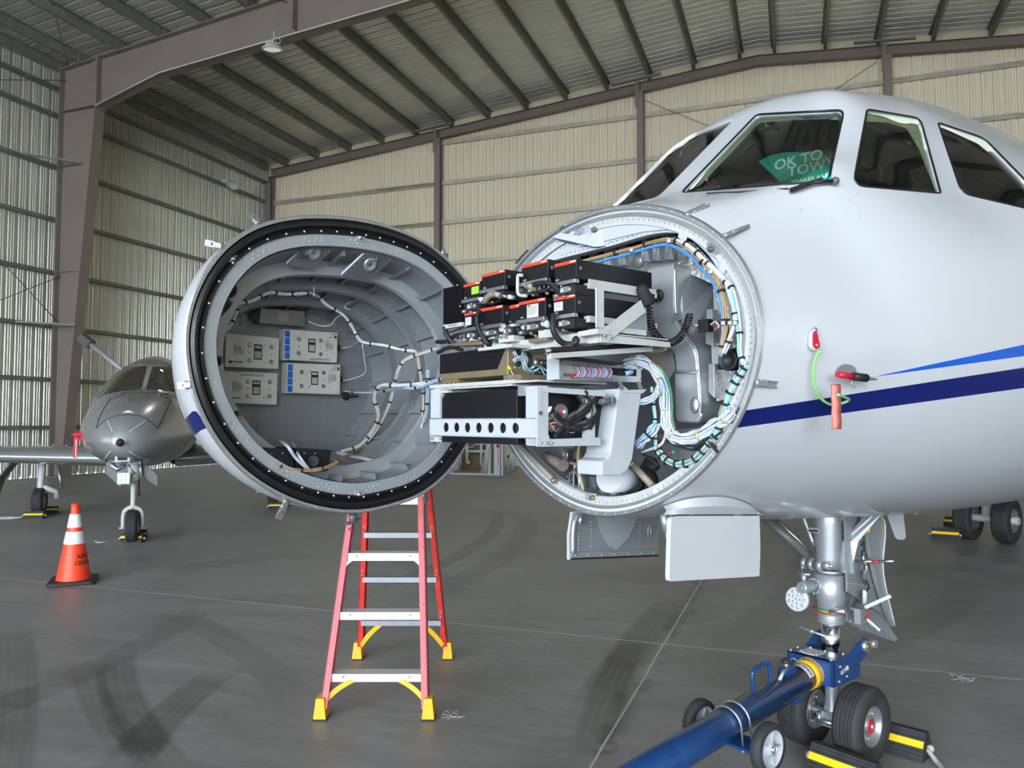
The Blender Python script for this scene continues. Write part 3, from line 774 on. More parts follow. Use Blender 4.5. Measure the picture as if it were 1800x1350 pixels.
# stringers between the rings, on the right-hand and lower inside
for i in range(0, NR, 8):
    if 50 < i < 62: continue
    b = MB(MR, 'liner')
    pts = [ipt(i, .03 + k * .06) for k in range(9)]; pin = [ipt(i, .03 + k * .06, .022) for k in range(9)]
    b.strip(pts, pin); j = i + 1 if i % 16 else i
    b.strip(pin, [ipt(i + 1, .03 + k * .06, .022) for k in range(9)])
    b.m('alu')
    for k in range(24): 
        p = ipt(i, .03 + k * .02, .0).lerp(ipt(i + 2, .03 + k * .02, .0), .9); nn = V((-p.x, 0, CZ0 - p.z)); b.rivet(p, nn, .0022)
    b.build('stringer', cone, recalc=False)
# two deep channel beams under the top of the cone
for pts in ([(553, 419), (602, 422), (546, 472), (503, 465)], [(653, 434), (700, 446), (645, 495), (600, 484)]):
    A = [D(pts[0][0], pts[0][1], .020), D(pts[1][0], pts[1][1], .020), D(pts[2][0], pts[2][1], .085), D(pts[3][0], pts[3][1], .085)]
    b = MB(MR, 'beamgrey'); n = (A[1] - A[0]).cross(A[2] - A[1]).normalized()
    if n.y > 0: n = -n
    b.prism(A, n * .004)
    for s_ in ((0, 3), (1, 2)):
        b.prism([A[s_[0]], A[s_[1]], A[s_[1]] + V((0, 0, .010)), A[s_[0]] + V((0, 0, .010))], (A[1] - A[0]).normalized() * .003)
    c = (A[0] + A[1] + A[2] + A[3]) / 4; b.m('alu_paint'); b.lathe([(.028, 0), (.024, .006), (.018, .004), (.001, -.004)], c + n * .004, n, 20, False)
    b.m('alu'); 
    for s_ in ((0, 3), (1, 2)):
        for k in range(7): b.rivet(A[s_[0]].lerp(A[s_[1]], .08 + k * .14) + (A[1 if s_[0] == 0 else 0] - A[s_[0]]).normalized() * .009 + n * .004, n, .002)
    b.build('channel_beam', cone)
# bulkhead with rivet rows and an access panel
b = MB(MR, 'liner'); lp = iloop(BD - .01)[:-1]; b.prism(lp, (0, .01, 0)); bh = b
b.m('alu'); yb = BD - .0105
def rows_(px0, px1, n, r=.0022):
    p, q = D(*px0, yb), D(*px1, yb)
    for k in range(n): bh.rivet(p.lerp(q, k / (n - 1)), (0, -1, 0), r)
rows_((385, 728), (640, 726), 34); rows_((430, 578), (498, 584), 9); rows_((452, 740), (452, 775), 6); rows_((573, 740), (573, 775), 6)
rows_((452, 742), (573, 742), 16); rows_((458, 782), (640, 780), 20); rows_((512, 700), (512, 790), 12); rows_((455, 716), (455, 780), 8); rows_((570, 690), (570, 740), 8); rows_((628, 640), (628, 720), 9)
for k in range(30):
    a = math.radians(20 + k * 4.8); p = ipt(int(a / (2 * PI) * NR), BD - .012, .02); bh.rivet(p, (0, -1, 0), .0026); p = ipt(int(a / (2 * PI) * NR), BD - .012, .035); bh.rivet(p, (0, -1, 0), .0022)
b.m('liner')
A = [D(452, 738, yb), D(575, 740, yb), D(576, 778, yb), D(452, 780, yb)]; b.prism([p for p in A], (0, -.003, 0))
A = [D(383, 582, yb), D(430, 582, yb), D(430, 530, yb), D(424, 530, yb), D(422, 572, yb), D(383, 574, yb)]; b.prism(A, (0, -.004, 0))
b.m('liner'); A = [D(500, 584, yb), D(640, 590, yb), D(640, 596, yb), D(500, 590, yb)]; b.prism(A, (0, -.006, 0))
A = [D(500, 635, yb), D(640, 638, yb), D(640, 644, yb), D(500, 641, yb)]; b.prism(A, (0, -.006, 0))
b.build('bulkhead', cone)
# four white antenna boxes on the bulkhead
def wbox(c4, blue, txt, extra):
    yb2 = BD - .012
    A = [D(x, y, yb2 - .05) for x, y in c4]                       # TL TR BR BL of the lid
    ex = (A[1] - A[0]).normalized(); ez = (A[0] - A[3]).normalized(); w = (A[1] - A[0]).length; h = (A[0] - A[3]).length
    root = MB(MR, 'boxwhite'); root.prism(A, (0, .045, 0)); ro = root.build('antenna_unit', jet, bev=.004)
    def P_(u, v, o=0): return A[0] + ex * (w * u) - ez * (h * v) + V((0, -o, 0))
    b = MB(MR, 'text')
    cx = .585 if not blue else .44
    def rc(u0, u1, v0, v1, m, o=.0008):
        b.m(m); b.prism([P_(u0, v0, 0), P_(u1, v0, 0), P_(u1, v1, 0), P_(u0, v1, 0)], (0, -o, 0))
    rc(cx - .075, cx + .075, .26, .72, 'text')
    for r_ in range(4): rc(cx - .055 + r_ * .030, cx - .035 + r_ * .030, .30, .38, 'boxwhite', .0012); rc(cx - .055 + r_ * .030, cx - .035 + r_ * .030, .47, .68, 'boxwhite', .0012)
    b.build('window_panel', ro)
    xs_ = (.43, .84) if not blue else (.17, .63)
    for u in xs_:
        for v in (.30, .76):
            b = MB(MR, 'stone_dark'); b.m('stone_dark'); b.lathe([(.0085, 0), (.0085, .0015)], P_(u, v), (0, -1, 0), 12); b.m('alu'); b.lathe([(.0062, 0), (.0055, .0035)], P_(u, v), (0, -1, 0), 12); b.build('recessed_screw', ro)
    b = MB(MR, 'text')
    for u in ((.30, .73) if not blue else (.33, .78)):
        for v in (.25, .80): b.m('alu'); b.lathe([(.003, 0), (.0025, .002)], P_(u, v), (0, -1, 0), 8)
    for u in xs_: b.m('text'); b.lathe([(.0024, 0), (.002, .0012)], P_(u, .53), (0, -1, 0), 8)
    b.build('small_screws', ro)
    b = MB(MR, 'text')
    if not blue:
        b.m('text'); b.prism([P_(.06, .80), P_(.115, .80), P_(.115, .88), P_(.06, .88)], (0, -.0008, 0)); b.text('KORNCLR', P_(.20, .83, .001), ex, ez, .009)
        b.m('greytext')
        for k in range(5): b.text('ANTENNA UNIT'[:10 - k], P_(.16 + k * .035, .48, .001), -ez, ex, .0065)
        b.text('TEST P/N', P_(.10, .93, .001), ex, ez, .006)
    else:
        b.m('text'); b.prism([P_(.93, .10), P_(.97, .10), P_(.97, .20), P_(.93, .20)], (0, -.0008, 0)); b.m('red'); b.text('DO NOT', P_(.86, .17, .001), -ex, -ez, .007)
        b.m('greytext'); b.text('TEST P/N', P_(.88, .07, .001), -ex, -ez, .006)
        for k in range(5): b.text('ANTENNA UNIT'[:10 - k], P_(.74 + k * .035, .48, .001), -ez, ex, .0065)
    if txt: b.m('greytext'); b.text(txt, P_(*extra, .001), -ex if not blue or True else ex, -ez, .013)
    b.build('lettering', ro)
    b = MB(MR, 'alu_paint')
    if not blue:
        b.prism([P_(-.14, .04, -.03), P_(0, .04, -.03), P_(0, .98, -.03), P_(-.14, .98, -.03)], (0, .012, 0)); b.m('matt')
        for v in (.22, .75): b.lathe([(.008, -.0), (.006, .014)], P_(-.08, v, -.03), (0, -1, 0), 10)
        b.tube([P_(-.05, .5, -.02), P_(-.22, .5, -.015), P_(-.30, .52, .0)], [.013, .013, .010], 10); b.m('clipblue'); b.tube([P_(-.08, .5, -.019), P_(-.11, .5, -.018)], .0145, 12)
        b.build('connector', ro)
    else:
        b.m('boxwhite'); b.prism([P_(-.12, .0, -.006), P_(0, .0, -.006), P_(0, 1, -.006), P_(-.12, 1, -.006)], (0, .04, 0)); b.build('end_flange', ro)
        for k in range(4):
            c_ = MB(MR, 'clipblue'); v0 = .05 + k * .235
            c_.prism([P_(-.10, v0, -.006), P_(-.02, v0, -.006), P_(-.02, v0 + .20, -.006), P_(-.10, v0 + .20, -.006)], (0, -.006, 0)); c_.ball(P_(-.055, v0 + .1, .001), .008, 8, 6); c_.build('blue_clip', ro, bev=.001)
        b = MB(MR, 'matt'); b.tube([P_(1.0, .5, -.02), P_(1.08, .5, -.018)], [.014, .012], 10); b.m('brass'); b.tube([P_(1.08, .5, -.018), P_(1.13, .52, -.017)], [.007, .005], 8); b.build('connector', ro)
    return ro
wbox([(397, 585), (492, 594), (490, 649), (396, 645)], False, None, None)
wbox([(394, 652), (489, 656), (487, 712), (393, 709)], False, '3/25/22 SERVICED', (.5, .09))
wbox([(511, 579), (594, 585), (593, 638), (510, 633)], True, '3/25/22 SERVICED', (.62, .93))
wbox([(516, 638), (599, 641), (598, 694), (515, 691)], True, None, None)
# perforated unit above them
A = [D(459, 541, BD - .06), D(536, 547, BD - .06), D(536, 574, BD - .06), D(456, 568, BD - .06)]
b = MB(MR, 'mesh'); b.prism(A, (0, .05, 0)); b.prism([A[0] - V((.004, 0, 0)), A[0] + V((-.028, .04, -.02)), A[3] + V((-.028, .04, .02)), A[3] - V((.004, 0, 0))], (0, .008, 0)); pu = b.build('perforated_unit', jet, bev=.002)
b = MB(MR, 'stone_dark')
ex = (A[1] - A[0]); ez = (A[3] - A[0])
for r_ in range(9):
    for c_ in range(26):
        u, v = (c_ + .5 + .5 * (r_ % 2)) / 27, (r_ + .6) / 9.4
        if .36 < u < .66 and .12 < v < .86: continue
        p = A[0] + ex * u + ez * v; b.prism([p + V((math.cos(k * PI / 2) * .0016, -.0003, math.sin(k * PI / 2) * .0016)) for k in range(4)], (0, -.0003, 0))
b.build('perforation', pu)
b = MB(MR, 'greytext'); b.prism([A[0] + ex * u + ez * v for u, v in ((.38, .14), (.64, .16), (.64, .84), (.38, .82))], (0, -.0008, 0)); b.m('boxwhite')
for k in range(5): b.prism([A[0] + ex * u + ez * v + V((0, -.0008, 0)) for u, v in ((.40, .2 + k * .12), (.62, .22 + k * .12), (.62, .25 + k * .12), (.40, .23 + k * .12))], (0, -.0004, 0))
b.build('data_plate', pu)
# black boxes on the floor of the cone
b = MB(MR, 'black')
A = [D(425, 778, .45), D(515, 785, .43), D(515, 812, .42), D(462, 825, .40)]
b.prism([D(440, 786, .036), D(517, 789, .036), D(517, 834, .036), D(480, 828, .036), D(455, 808, .036)], (0, .36, 0)); bb_ = b.build('black_unit', jet, bev=.003)
b = MB(MR, 'black'); b.prism([D(520, 787, .040), D(583, 791, .040), D(576, 828, .040), D(520, 833, .040)], (0, .34, 0)); b.m('alu')
for k in range(6): b.rivet(D(459 + k * 19, 797, .034), (0, -1, 0), .003)
b.build('black_unit', jet, bev=.003)
b = MB(MR, 'matt'); b.tube([D(558, 808, .05), D(550, 811, .02)], [.016, .02], 12); b.build('round_plug', jet)
# looms inside the cone
def loom(path, n, r, spread, mats, ties=0, parent=None, X=MR, name='wire_loom', seg=5, tie_m='matt', sub=5, tr=None):
    c = cr(path, sub); b = MB(X, mats[0]); b.sm = True
    L = len(c)
    for k in range(n):
        ph = 2 * PI * k / n + random.random(); R_ = spread * (0 if n == 1 else (.55 + .45 * random.random()))
        pts = []
        for i, p in enumerate(c):
            t = c[min(i + 1, L - 1)] - c[max(i - 1, 0)]
            x, y = frame_of(t if t.length > 1e-9 else V((0, 0, 1)))
            w = R_ * (1 + .18 * math.sin(i * .9 + k * 2.1)); a = ph + i * .05
            pts.append(p + x * (w * math.cos(a)) + y * (w * math.sin(a)))
        b.m(mats[k % len(mats)]); b.tube(pts, r, seg)
    o = b.build(name, parent or jet)
    if ties:
        for k in range(ties):
            b = MB(X, tie_m); b.sm = True
            i = int((k + .5) / ties * (L - 1)); t = (c[min(i + 1, L - 1)] - c[max(i - 1, 0)]).normalized()
            R_ = (tr or (spread * 1.12 + r * 1.15)); b.tube([c[i] - t * .003, c[i] + t * .003], R_, 10); b.build('cable_tie', o)
    return o
def P3(l, d=None): return [D(x, y, (z[0] if z else d)) for x, y, *z in l]
loom(P3([(375, 545, .12), (395, 535, .14), (420, 533, .17), (447, 527, .20), (474, 514, .22), (500, 517, .24), (530, 516, .25), (552, 517, .27), (575, 536, .29), (605, 555, .29), (622, 580, .29), (637, 601, .24), (675, 607, .18), (700, 614, .13), (732, 618, .09)]), 6, .0028, .0055, ['wirewhite'], 14)
loom(P3([(420, 534, .17), (412, 560, .17), (395, 585, .16), (378, 605, .13), (370, 632, .10), (368, 650, .10)]), 4, .002, .004, ['wirewhite'], 6)
loom(P3([(732, 618, .09), (738, 650, .1), (744, 700, .12), (740, 735, .15), (722, 770, .2), (695, 800, .26), (660, 828, .30), (636, 838, .32)]), 5, .0028, .006, ['wirewhite', 'wirewhite', 'wirewhite', 'wiretan'], 9)
loom(P3([(752, 650, .06), (752, 690, .08), (745, 740, .12), (715, 785, .18), (690, 810, .22), (645, 838, .28)]), 3, .0030, .006, ['wirepale', 'wirepale', 'wirewhite'], 5)
loom(P3([(770, 611, .03), (740, 621, .07), (712, 632, .12), (698, 655, .16), (690, 690, .22), (676, 730, .28), (655, 765, .33), (630, 790, .37), (605, 804, .08), (578, 820, .02), (545, 827, .015), (505, 824, .015), (476, 812, .015)]), 5, .0026, .0055, ['wiretan', 'wiretan', 'wirewhite', 'wirewhite'], 12)
loom(P3([(780, 665, .0), (760, 672, .03), (735, 675, .08), (700, 678, .13), (670, 678, .2), (658, 697, .25), (665, 730, .28), (655, 758, .33), (632, 783, .37), (600, 795, .38)]), 4, .003, .006, ['wirewhite'], 9)
loom(P3([(605, 688, .49), (625, 690, .42), (660, 690, .3), (700, 682, .16), (730, 682, .08), (770, 668, .0)]), 2, .0024, .004, ['wirewhite', 'wirepale'], 3)
loom(P3([(542, 565, .47), (560, 572, .45), (580, 572, .42), (592, 558, .38), (605, 553, .34)]), 1, .003, 0, ['wirewhite'])
loom(P3([(616, 545, .34), (606, 540, .35), (614, 531, .36), (625, 531, .36)]), 2, .0018, .003, ['wirewhite'])
loom(P3([(594, 612, .48), (615, 610, .45), (630, 600, .32), (640, 603, .24)]), 1, .0025, 0, ['wirewhite'])
loom(P3([(600, 670, .48), (622, 665, .4), (642, 655, .33), (640, 630, .28), (637, 605, .24)]), 1, .0025, 0, ['wirewhite'])
b = MB(MR, 'wiregreen'); b.ball(D(629, 532, .36), .007, 8, 6); b.m('wirered'); b.ball(D(624, 530, .36), .006, 8, 6); b.build('capped_wire', jet)
loom(P3([(490, 775, .20), (505, 784, .03), (520, 805, .02), (540, 823, .015)]), 1, .0065, 0, ['wheelgrey']); loom(P3([(513, 775, .20), (525, 800, .02), (545, 827, .015)]), 1, .005, 0, ['wheelgrey'])
loom(P3([(378, 528, .07), (386, 506, .08), (398, 500, .09), (411, 504, .10), (411, 516, .10), (397, 524, .09), (378, 529, .07)]), 1, .008, 0, ['rubber'])
loom(P3([(636, 838, .3), (650, 845, .28), (662, 850, .26), (668, 840, .26), (655, 838, .27)]), 4, .002, .008, ['wirewhite', 'wirered', 'wirepale'])
loom(P3([(560, 858, .16), (590, 858, .2), (620, 852, .26), (636, 842, .3)]), 3, .0025, .004, ['wirewhite'], 3)
b = MB(MR, 'matt'); b.lathe([(.018, 0), (.02, .006), (.006, .012)], D(607, 696, BD - .012), (0, -1, 0), 14); b.tube([D(607, 696, BD - .02), D(630, 696, BD - .06)], .005, 8); b.build('black_grommet', jet)
b = MB(MR, 'lightgrey'); b.rod(D(592, 796, .30), D(718, 824, .10), .0075); b.m('brass'); b.rod(D(718, 824, .1), D(728, 826, .09), .005); b.build('support_rod', cone)
# small spindle clips above
for x, y in ((474, 505), (552, 509), (396, 535)):
    b = MB(MR, 'alu'); p = D(x, y, .24); b.lathe([(.008, -.012), (.003, -.008), (.003, .008), (.008, .012)], p, (0, 0, 1), 8); b.ball(p + V((0, 0, -.02)), .009, 8, 6); b.build('clip', cone)
# latches around the rim
def latch(px, tip, X, d, par, m='alu'):
    p = D(*px, 0) if X is MR else S(*px, -.005); q = D(*tip, .02) if X is MR else SK(*tip, .006)
    b = MB(X, m); v = q - p; L = v.length; x, y = frame_of(v, V((0, -1, 0)) if X is MR else V((1, 0, 0)))
    b.bar(p, p + v * .45, .016, .012, y); b.rod(p + v * .3 - x * .012, p + v * .3 + x * .012, .005, 8); b.rod(p - x * .012, p + x * .012, .006, 8)
    b.bar(p + v * .42 + y * .004, q + y * .004, .020, .003, y)
    for sg in (-1, 1): b.bar(p + v * .42 + x * sg * .009, q + x * sg * .009, .002, .010, y)
    b.m('stone_dark'); b.bar(p + v * .5 + y * .006, p + v * .62 + y * .006, .009, .004, y)
    b.build('latch', par)
for a_, t_ in (((453, 391), (441, 377)), ((388, 433), (360, 427)), ((334, 676), (312, 678)), ((503, 882), (489, 912)), ((745, 864), (750, 882)), ((778, 443), (786, 452))): latch(a_, t_, MR, 0, cone)
b = MB(MR, 'stone_dark'); p = D(620, 903, .03); b.tube([p, p + V((0, 0, -.03))], [.016, .014], 10); b.bar(p + V((-.028, 0, -.035)), p + V((.035, 0, -.022)), .02, .008); b.m('brass'); b.rod(p + V((-.012, 0, -.03)), p + V((-.014, 0, -.06)), .003); b.build('hinge_pin', cone)
# ================================================================== the open nose bay of the white jet
def nring(n=160, off=0.0):
    return [(q, z + 1.87) for q, z in ring_xy(n, off)]
def sring(s, off, n=160, k=1.0):
    h = half_section(s); pts = [(q, z) for q, z in h] + [(-q, z) for q, z in h[-2:0:-1]]
    return pts
NB = 160
def rg(s, off):                                   # ring of points at station s, off inside the rim
    return [V((s, q, z)) for q, z in nring(NB, off)]
def ann(b, s0, o0, s1, o1, sm=True):
    A, B_ = rg(s0, o0), rg(s1, o1); A.append(A[0]); B_.append(B_[0]); b.strip(A, B_, sm)
b = MB(MP, 'alu'); ann(b, .0, -.003, -.008, .002); ann(b, -.008, .002, -.008, .014); ann(b, -.008, .014, .006, .018); b.m('lightgrey'); ann(b, .006, .018, .006, .024)
b.m('alu'); ann(b, .006, .024, -.002, .026); ann(b, -.002, .026, -.002, .036); ann(b, -.002, .036, .010, .038)
b.m('frosty'); Ra = rg(-.008, .008)
for i in range(0, NB, 2): b.rivet(Ra[i], (-1, 0, 0), .0028)
b.build('rim_strip', jet)
b = MB(MP, 'frosty'); ann(b, .010, .036, .010, .066, False); b.m('lightgrey')
R1 = rg(.010, .047); R2 = rg(.010, .058)
b.m('liner_light')
for i in range(NB): b.rivet(R1[i], (-1, 0, 0), .0048)
b.build('riveted_ring', jet)
# frame web inside the ring: annular plate to a traced opening
inner = [(905, 500), (930, 480), (960, 462), (1030, 443), (1075, 432), (1120, 418), (1160, 409), (1195, 410), (1228, 430), (1258, 466), (1283, 516), (1297, 570), (1300, 625), (1294, 690), (1275, 735), (1250, 778), (1210, 825), (1165, 862), (1120, 874), (1060, 872), (1010, 862), (975, 842), (940, 805), (905, 760), (888, 700), (880, 620), (885, 550)]
ip = [S(x, y, .02) for x, y in inner]; ip = cr(ip, 5, True); cen = V((.02, 0, 1.82))
def angle(p): return math.atan2(p.z - cen.z, p.y - cen.y)
ips = sorted(ip, key=angle); Rw = rg(.02, .060)
def inner_at(a):
    best = min(ips, key=lambda p: abs((angle(p) - a + PI) % (2 * PI) - PI)); return best
inn = [inner_at(angle(p)) for p in Rw]
for _ in range(3): inn = [(inn[i - 1] + inn[i] * 2 + inn[(i + 1) % NB]) / 4 for i in range(NB)]
inn2 = []
for o_, i_ in zip(Rw, inn):
    if (i_ - cen).length > (o_ - cen).length - .008: i_ = cen + (o_ - cen) * (1 - .008 / (o_ - cen).length)
    inn2.append(V((.02, i_.y, i_.z)))
b = MB(MP, 'lightgrey'); b.strip(Rw + [Rw[0]], inn2 + [inn2[0]]); b.strip(inn2 + [inn2[0]], [p + V((.03, 0, 0)) for p in inn2 + [inn2[0]]]); b.m('liner')
for i in range(NB):
    w_ = (Rw[i] - inn2[i]).length
    if w_ > .05:
        b.rivet(inn2[i].lerp(Rw[i], .012 / w_) + V((-.001, 0, 0)), (-1, 0, 0), .0034)
        b.rivet(Rw[i].lerp(inn2[i], .012 / w_) + V((-.001, 0, 0)), (-1, 0, 0), .0034)
b.build('frame_web', jet)
# raised doubler plates and brackets on the web
def plate(pts, s, th, m='lightgrey', name='bracket', bev=.001, riv=None, extra=None):
    b = MB(MP, m); A = [S(x, y, s) for x, y in pts]; b.prism(A, (-th, 0, 0))
    if riv:
        b.m('alu')
        for x, y in riv: b.rivet(S(x, y, s - th), (-1, 0, 0), .003)
    return b.build(name, jet, bev=bev)
plate([(1038, 402), (1070, 396), (1130, 382), (1205, 392), (1236, 408), (1228, 416), (1190, 402), (1130, 408), (1060, 425), (1040, 430)], .018, .004, riv=[(1050 + k * 11, 428 - k * 2.3) for k in range(13)])
plate([(1242, 428), (1262, 424), (1268, 446), (1258, 452), (1248, 446)], .016, .006, riv=[(1250, 432), (1262, 430), (1258, 446)])
plate([(1196, 402), (1214, 408), (1204, 428), (1192, 422)], .016, .005, riv=[(1202, 408), (1206, 414)])
plate([(1272, 458), (1284, 464), (1272, 484), (1262, 476)], .016, .005, riv=[(1276, 464), (1272, 474)])
plate([(1012, 402), (1040, 398), (1042, 430), (1020, 434), (1008, 420)], .016, .006, riv=[(1018, 404), (1028, 402), (1034, 412)])
plate([(1030, 868), (1040, 866), (1052, 868), (1040, 880), (1030, 878)], .012, .005, 'liner_light', riv=[(1044, 870)])
b = MB(MP, 'stone_dark')
for x, y in ((1250, 438), (1046, 404)):
    p = S(x, y, .008); b.lathe([(.011, 0), (.011, .004), (.006, .006), (.006, .016)], p, (-1, 0, 0), 10)
p = S(1042, 875, .005); b.m('brass'); b.lathe([(.010, 0), (.008, .012)], p, (-1, 0, 0), 10); b.build('locating_socket', jet)
# the long canted bracket at upper left
b = MB(MP, 'lightgrey'); A = [S(970, 417, -.02), S(985, 409, -.01), S(1030, 417, .0), S(1060, 402, .01), S(1062, 432, .01), S(1045, 434, .0)]
b.prism(A, (.012, 0, 0)); b.m('stone_dark'); b.prism([S(970, 417, -.02), S(1048, 434, .0), S(1040, 435, .02), S(985, 424, .0)], (.01, 0, -.002)); b.build('canted_bracket', jet, bev=.001)
# inner side wall and aft bulkhead
b = MB(MP, 'alu_paint'); b.sm = True
def lin(s, k): return [V((s, q * k, 1.82 + (z - 1.82) * k)) for q, z in nring(NB, .07)]
for (s0, k0), (s1, k1) in (((.05, 1.0), (.25, 1.02)), ((.25, 1.02), (.52, 1.04))):
    A, B_ = lin(s0, k0), lin(s1, k1); b.strip(A + [A[0]], B_ + [B_[0]], True)
b.build('bay_lining', jet)
b = MB(MP, 'liner'); b.prism(lin(.50, 1.05), (.01, 0, 0)); b.build('aft_bulkhead', jet)
# foil blankets
def patch(pts, s, m='foil', th=.006, name='foil_blanket'):
    b = MB(MP, m); b.prism([S(x, y, s) for x, y in pts], (-th, 0, 0)); return b.build(name, jet)
patch([(1222, 428), (1262, 470), (1290, 540), (1300, 610), (1260, 620), (1255, 500), (1190, 470), (1190, 420)], .16)
patch([(1255, 650), (1300, 650), (1296, 700), (1262, 705), (1258, 680)], .15)
patch([(955, 780), (1000, 778), (1030, 800), (960, 802)], .20)
patch([(905, 790), (935, 800), (968, 850), (962, 852), (925, 820)], .10, 'foil', .01)
patch([(1060, 470), (1190, 440), (1200, 470), (1060, 500)], .30)
# upper structure behind the web: dark slots and gusseted ribs
for x0, x1, y0, y1, yb in ((1036, 1058, 444, 440, 470), (1062, 1085, 437, 432, 468), (1088, 1108, 431, 426, 466), (1128, 1145, 418, 413, 460), (1148, 1168, 412, 410, 458), (1170, 1190, 410, 410, 456)):
    b = MB(MP, 'liner_light'); A = [S(x0, y0, .10), S(x0 + 5, y0, .10), S(x0 + 5, yb, .12), S(x0 - 1, yb, .12)]
    b.prism(A, (.05, 0, 0)); b.prism([S(x0 + 5, y0 + 6, .12), S(x0 + 14, yb, .12), S(x0 + 5, yb, .12)], (.01, 0, 0)); b.m('alu'); b.rivet(S(x0 + 2, yb - 14, .098), (-1, 0, 0), .003); b.rivet(S(x0 + 2, yb - 6, .098), (-1, 0, 0), .003)
    b.build('gusset', jet)
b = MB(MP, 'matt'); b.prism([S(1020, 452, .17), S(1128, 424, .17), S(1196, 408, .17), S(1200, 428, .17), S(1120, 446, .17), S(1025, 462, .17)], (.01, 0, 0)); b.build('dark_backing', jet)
b = MB(MP, 'alu'); b.prism([S(1020, 462, .16), S(1200, 428, .16), S(1200, 470, .16), S(1020, 490, .16)], (.01, 0, 0)); b.m('alu_paint')
for k in range(7): b.rivet(S(1030 + k * 24, 476 - k * 4, .158), (-1, 0, 0), .004)
b.lathe([(.03, 0), (.028, .004), (.001, .006)], S(1122, 458, .158), (-1, 0, 0), 16); b.build('inner_panel', jet)
# pressed silver duct housing on the right
def Sp(l, s): return [S(x, y, s) for x, y in l]
b = MB(MP, 'alu_paint'); b.sm = False
s0 = .07
fl = [(1135, 476), (1140, 468), (1180, 462), (1186, 462)]
front = [S(1134, 482, s0), S(1137, 470, s0), S(1184, 461, s0), S(1188, 470, s0), S(1188, 540, s0), S(1192, 566, s0), S(1206, 590, s0), S(1222, 612, s0), S(1227, 630, s0), S(1228, 655, s0), S(1187, 655, s0), S(1184, 625, s0), S(1170, 604, s0), S(1148, 590, s0), S(1136, 576, s0)]
b.prism(front, (.22, 0, 0)); q1 = front[2].y
duct = b.build('duct_housing', jet, bev=.010)
b = MB(MP, 'alu_paint')
low = [S(1184, 650, s0 + .01), S(1228, 650, s0 + .01), S(1231, 700, s0 + .01), S(1234, 730, s0 + .01), S(1226, 744, s0 + .01), S(1190, 742, s0 + .01), S(1186, 735, s0 + .01)]
b.prism(low, (.20, 0, 0)); b.build('duct_lower', duct, bev=.010)
b = MB(MP, 'alu_paint')
side = [S(1185, 462, s0 + .02), S(1228, 462, s0 + .17), S(1248, 476, s0 + .21), S(1248, 600, s0 + .21), S(1262, 640, s0 + .21), S(1264, 720, s0 + .21), S(1240, 748, s0 + .15), S(1226, 744, s0 + .03)]
Q_ = [V((s0 + .03, q1, front[2].z - .002)), V((s0 + .24, q1 + .03, front[2].z - .01)), V((s0 + .26, q1 + .05, S(1200, 640, s0).z)), V((s0 + .26, q1 + .09, S(1230, 740, s0).z)), V((s0 + .03, q1 + .085, S(1230, 740, s0).z)), V((s0 + .03, q1 + .085, S(1227, 630, s0).z)), V((s0 + .03, q1 + .045, S(1206, 590, s0).z)), V((s0 + .03, q1 + .008, S(1190, 550, s0).z))]
b.prism(Q_, (0, -.03, 0)); b.build('duct_side', duct, bev=.006)
b = MB(MP, 'alu'); b.ball(S(1221, 712, s0 + .004), .022, 16, 8, ax=(1, 0, 0)); 
for v in b.bm.verts:
    loc = MPi @ v.co; c_ = S(1221, 712, s0 + .004); loc = V((c_.x + (loc.x - c_.x) * .35, c_.y + (loc.y - c_.y) * .8, c_.z + (loc.z - c_.z) * 1.25)); v.co = MP @ loc
b.build('pressed_dimple', duct)
b = MB(MP, 'alu'); b.sm = True; b.tube(cr([S(1186, 466, s0), S(1187, 520, s0), S(1190, 562, s0), S(1206, 590, s0), S(1224, 615, s0), S(1228, 650, s0), S(1232, 700, s0), S(1233, 726, s0 + .01)], 5), .004, 8); b.tube([S(1186, 655, s0 - .002), S(1228, 655, s0 - .002)], .002, 6); b.build('rolled_edge', duct)
# grey boxes behind on the right with studs
plate([(1252, 545), (1262, 545), (1264, 610), (1250, 605)], .12, .03, 'liner'); plate([(1256, 600), (1275, 606), (1275, 640), (1258, 640)], .13, .02, 'liner_light', riv=[(1262, 610), (1270, 618), (1262, 630)])
plate([(1252, 640), (1262, 640), (1262, 700), (1252, 690)], .11, .02, 'alu_paint', riv=[(1256, 650), (1256, 668), (1256, 684)])
plate([(1288, 684), (1306, 682), (1303, 692), (1288, 694)], .05, .008, 'gold', riv=[(1292, 688), (1300, 687)])
plate([(1274, 560), (1282, 560), (1283, 612), (1276, 612)], .10, .02, 'alu_paint')
b = MB(MP, 'rubber'); b.lathe([(.034, 0), (.034, .03), (.028, .036), (.026, .02), (.001, .018)], S(1288, 634, .10), (-1, .1, 0), 20); b.build('black_grommet', jet)
# loom runs around the right side of the bay
def LP(l, d=None, n_=None): return [S(x, y, (s[0] if s else d)) for x, y, *s in l]
def lm(l, *a, **k): return loom(LP(l, .0), *a, X=MP, **k)
arc = lambda dx, dy: [(985 + dx, 467 + dy), (1030 + dx, 459 + dy), (1075 + dx, 447 + dy), (1110 + dx, 438 + dy), (1150 + dx, 426 + dy), (1182 + dx, 423 + dy), (1215 + dx, 441 + dy), (1247 + dx, 476 + dy), (1265 + dx, 505 + dy), (1274 + dx, 545 + dy), (1275 + dx, 575 + dy), (1270 + dx, 605 + dy)]
lm(arc(0, -1) + [(1267, 625)], 5, .0028, .0055, ['wiretan'], 8, tr=.013)
lm(arc(-4, 8)[:-1] + [(1268, 605), (1268, 628)], 2, .0035, .003, ['wireblue', 'wireblue', 'wirewhite'], 0)
lm([(1185, 420), (1210, 432), (1235, 455), (1255, 475), (1275, 495), (1287, 530), (1292, 565), (1282, 595), (1272, 622)], 4, .0032, .006, ['wirewhite'], 5)
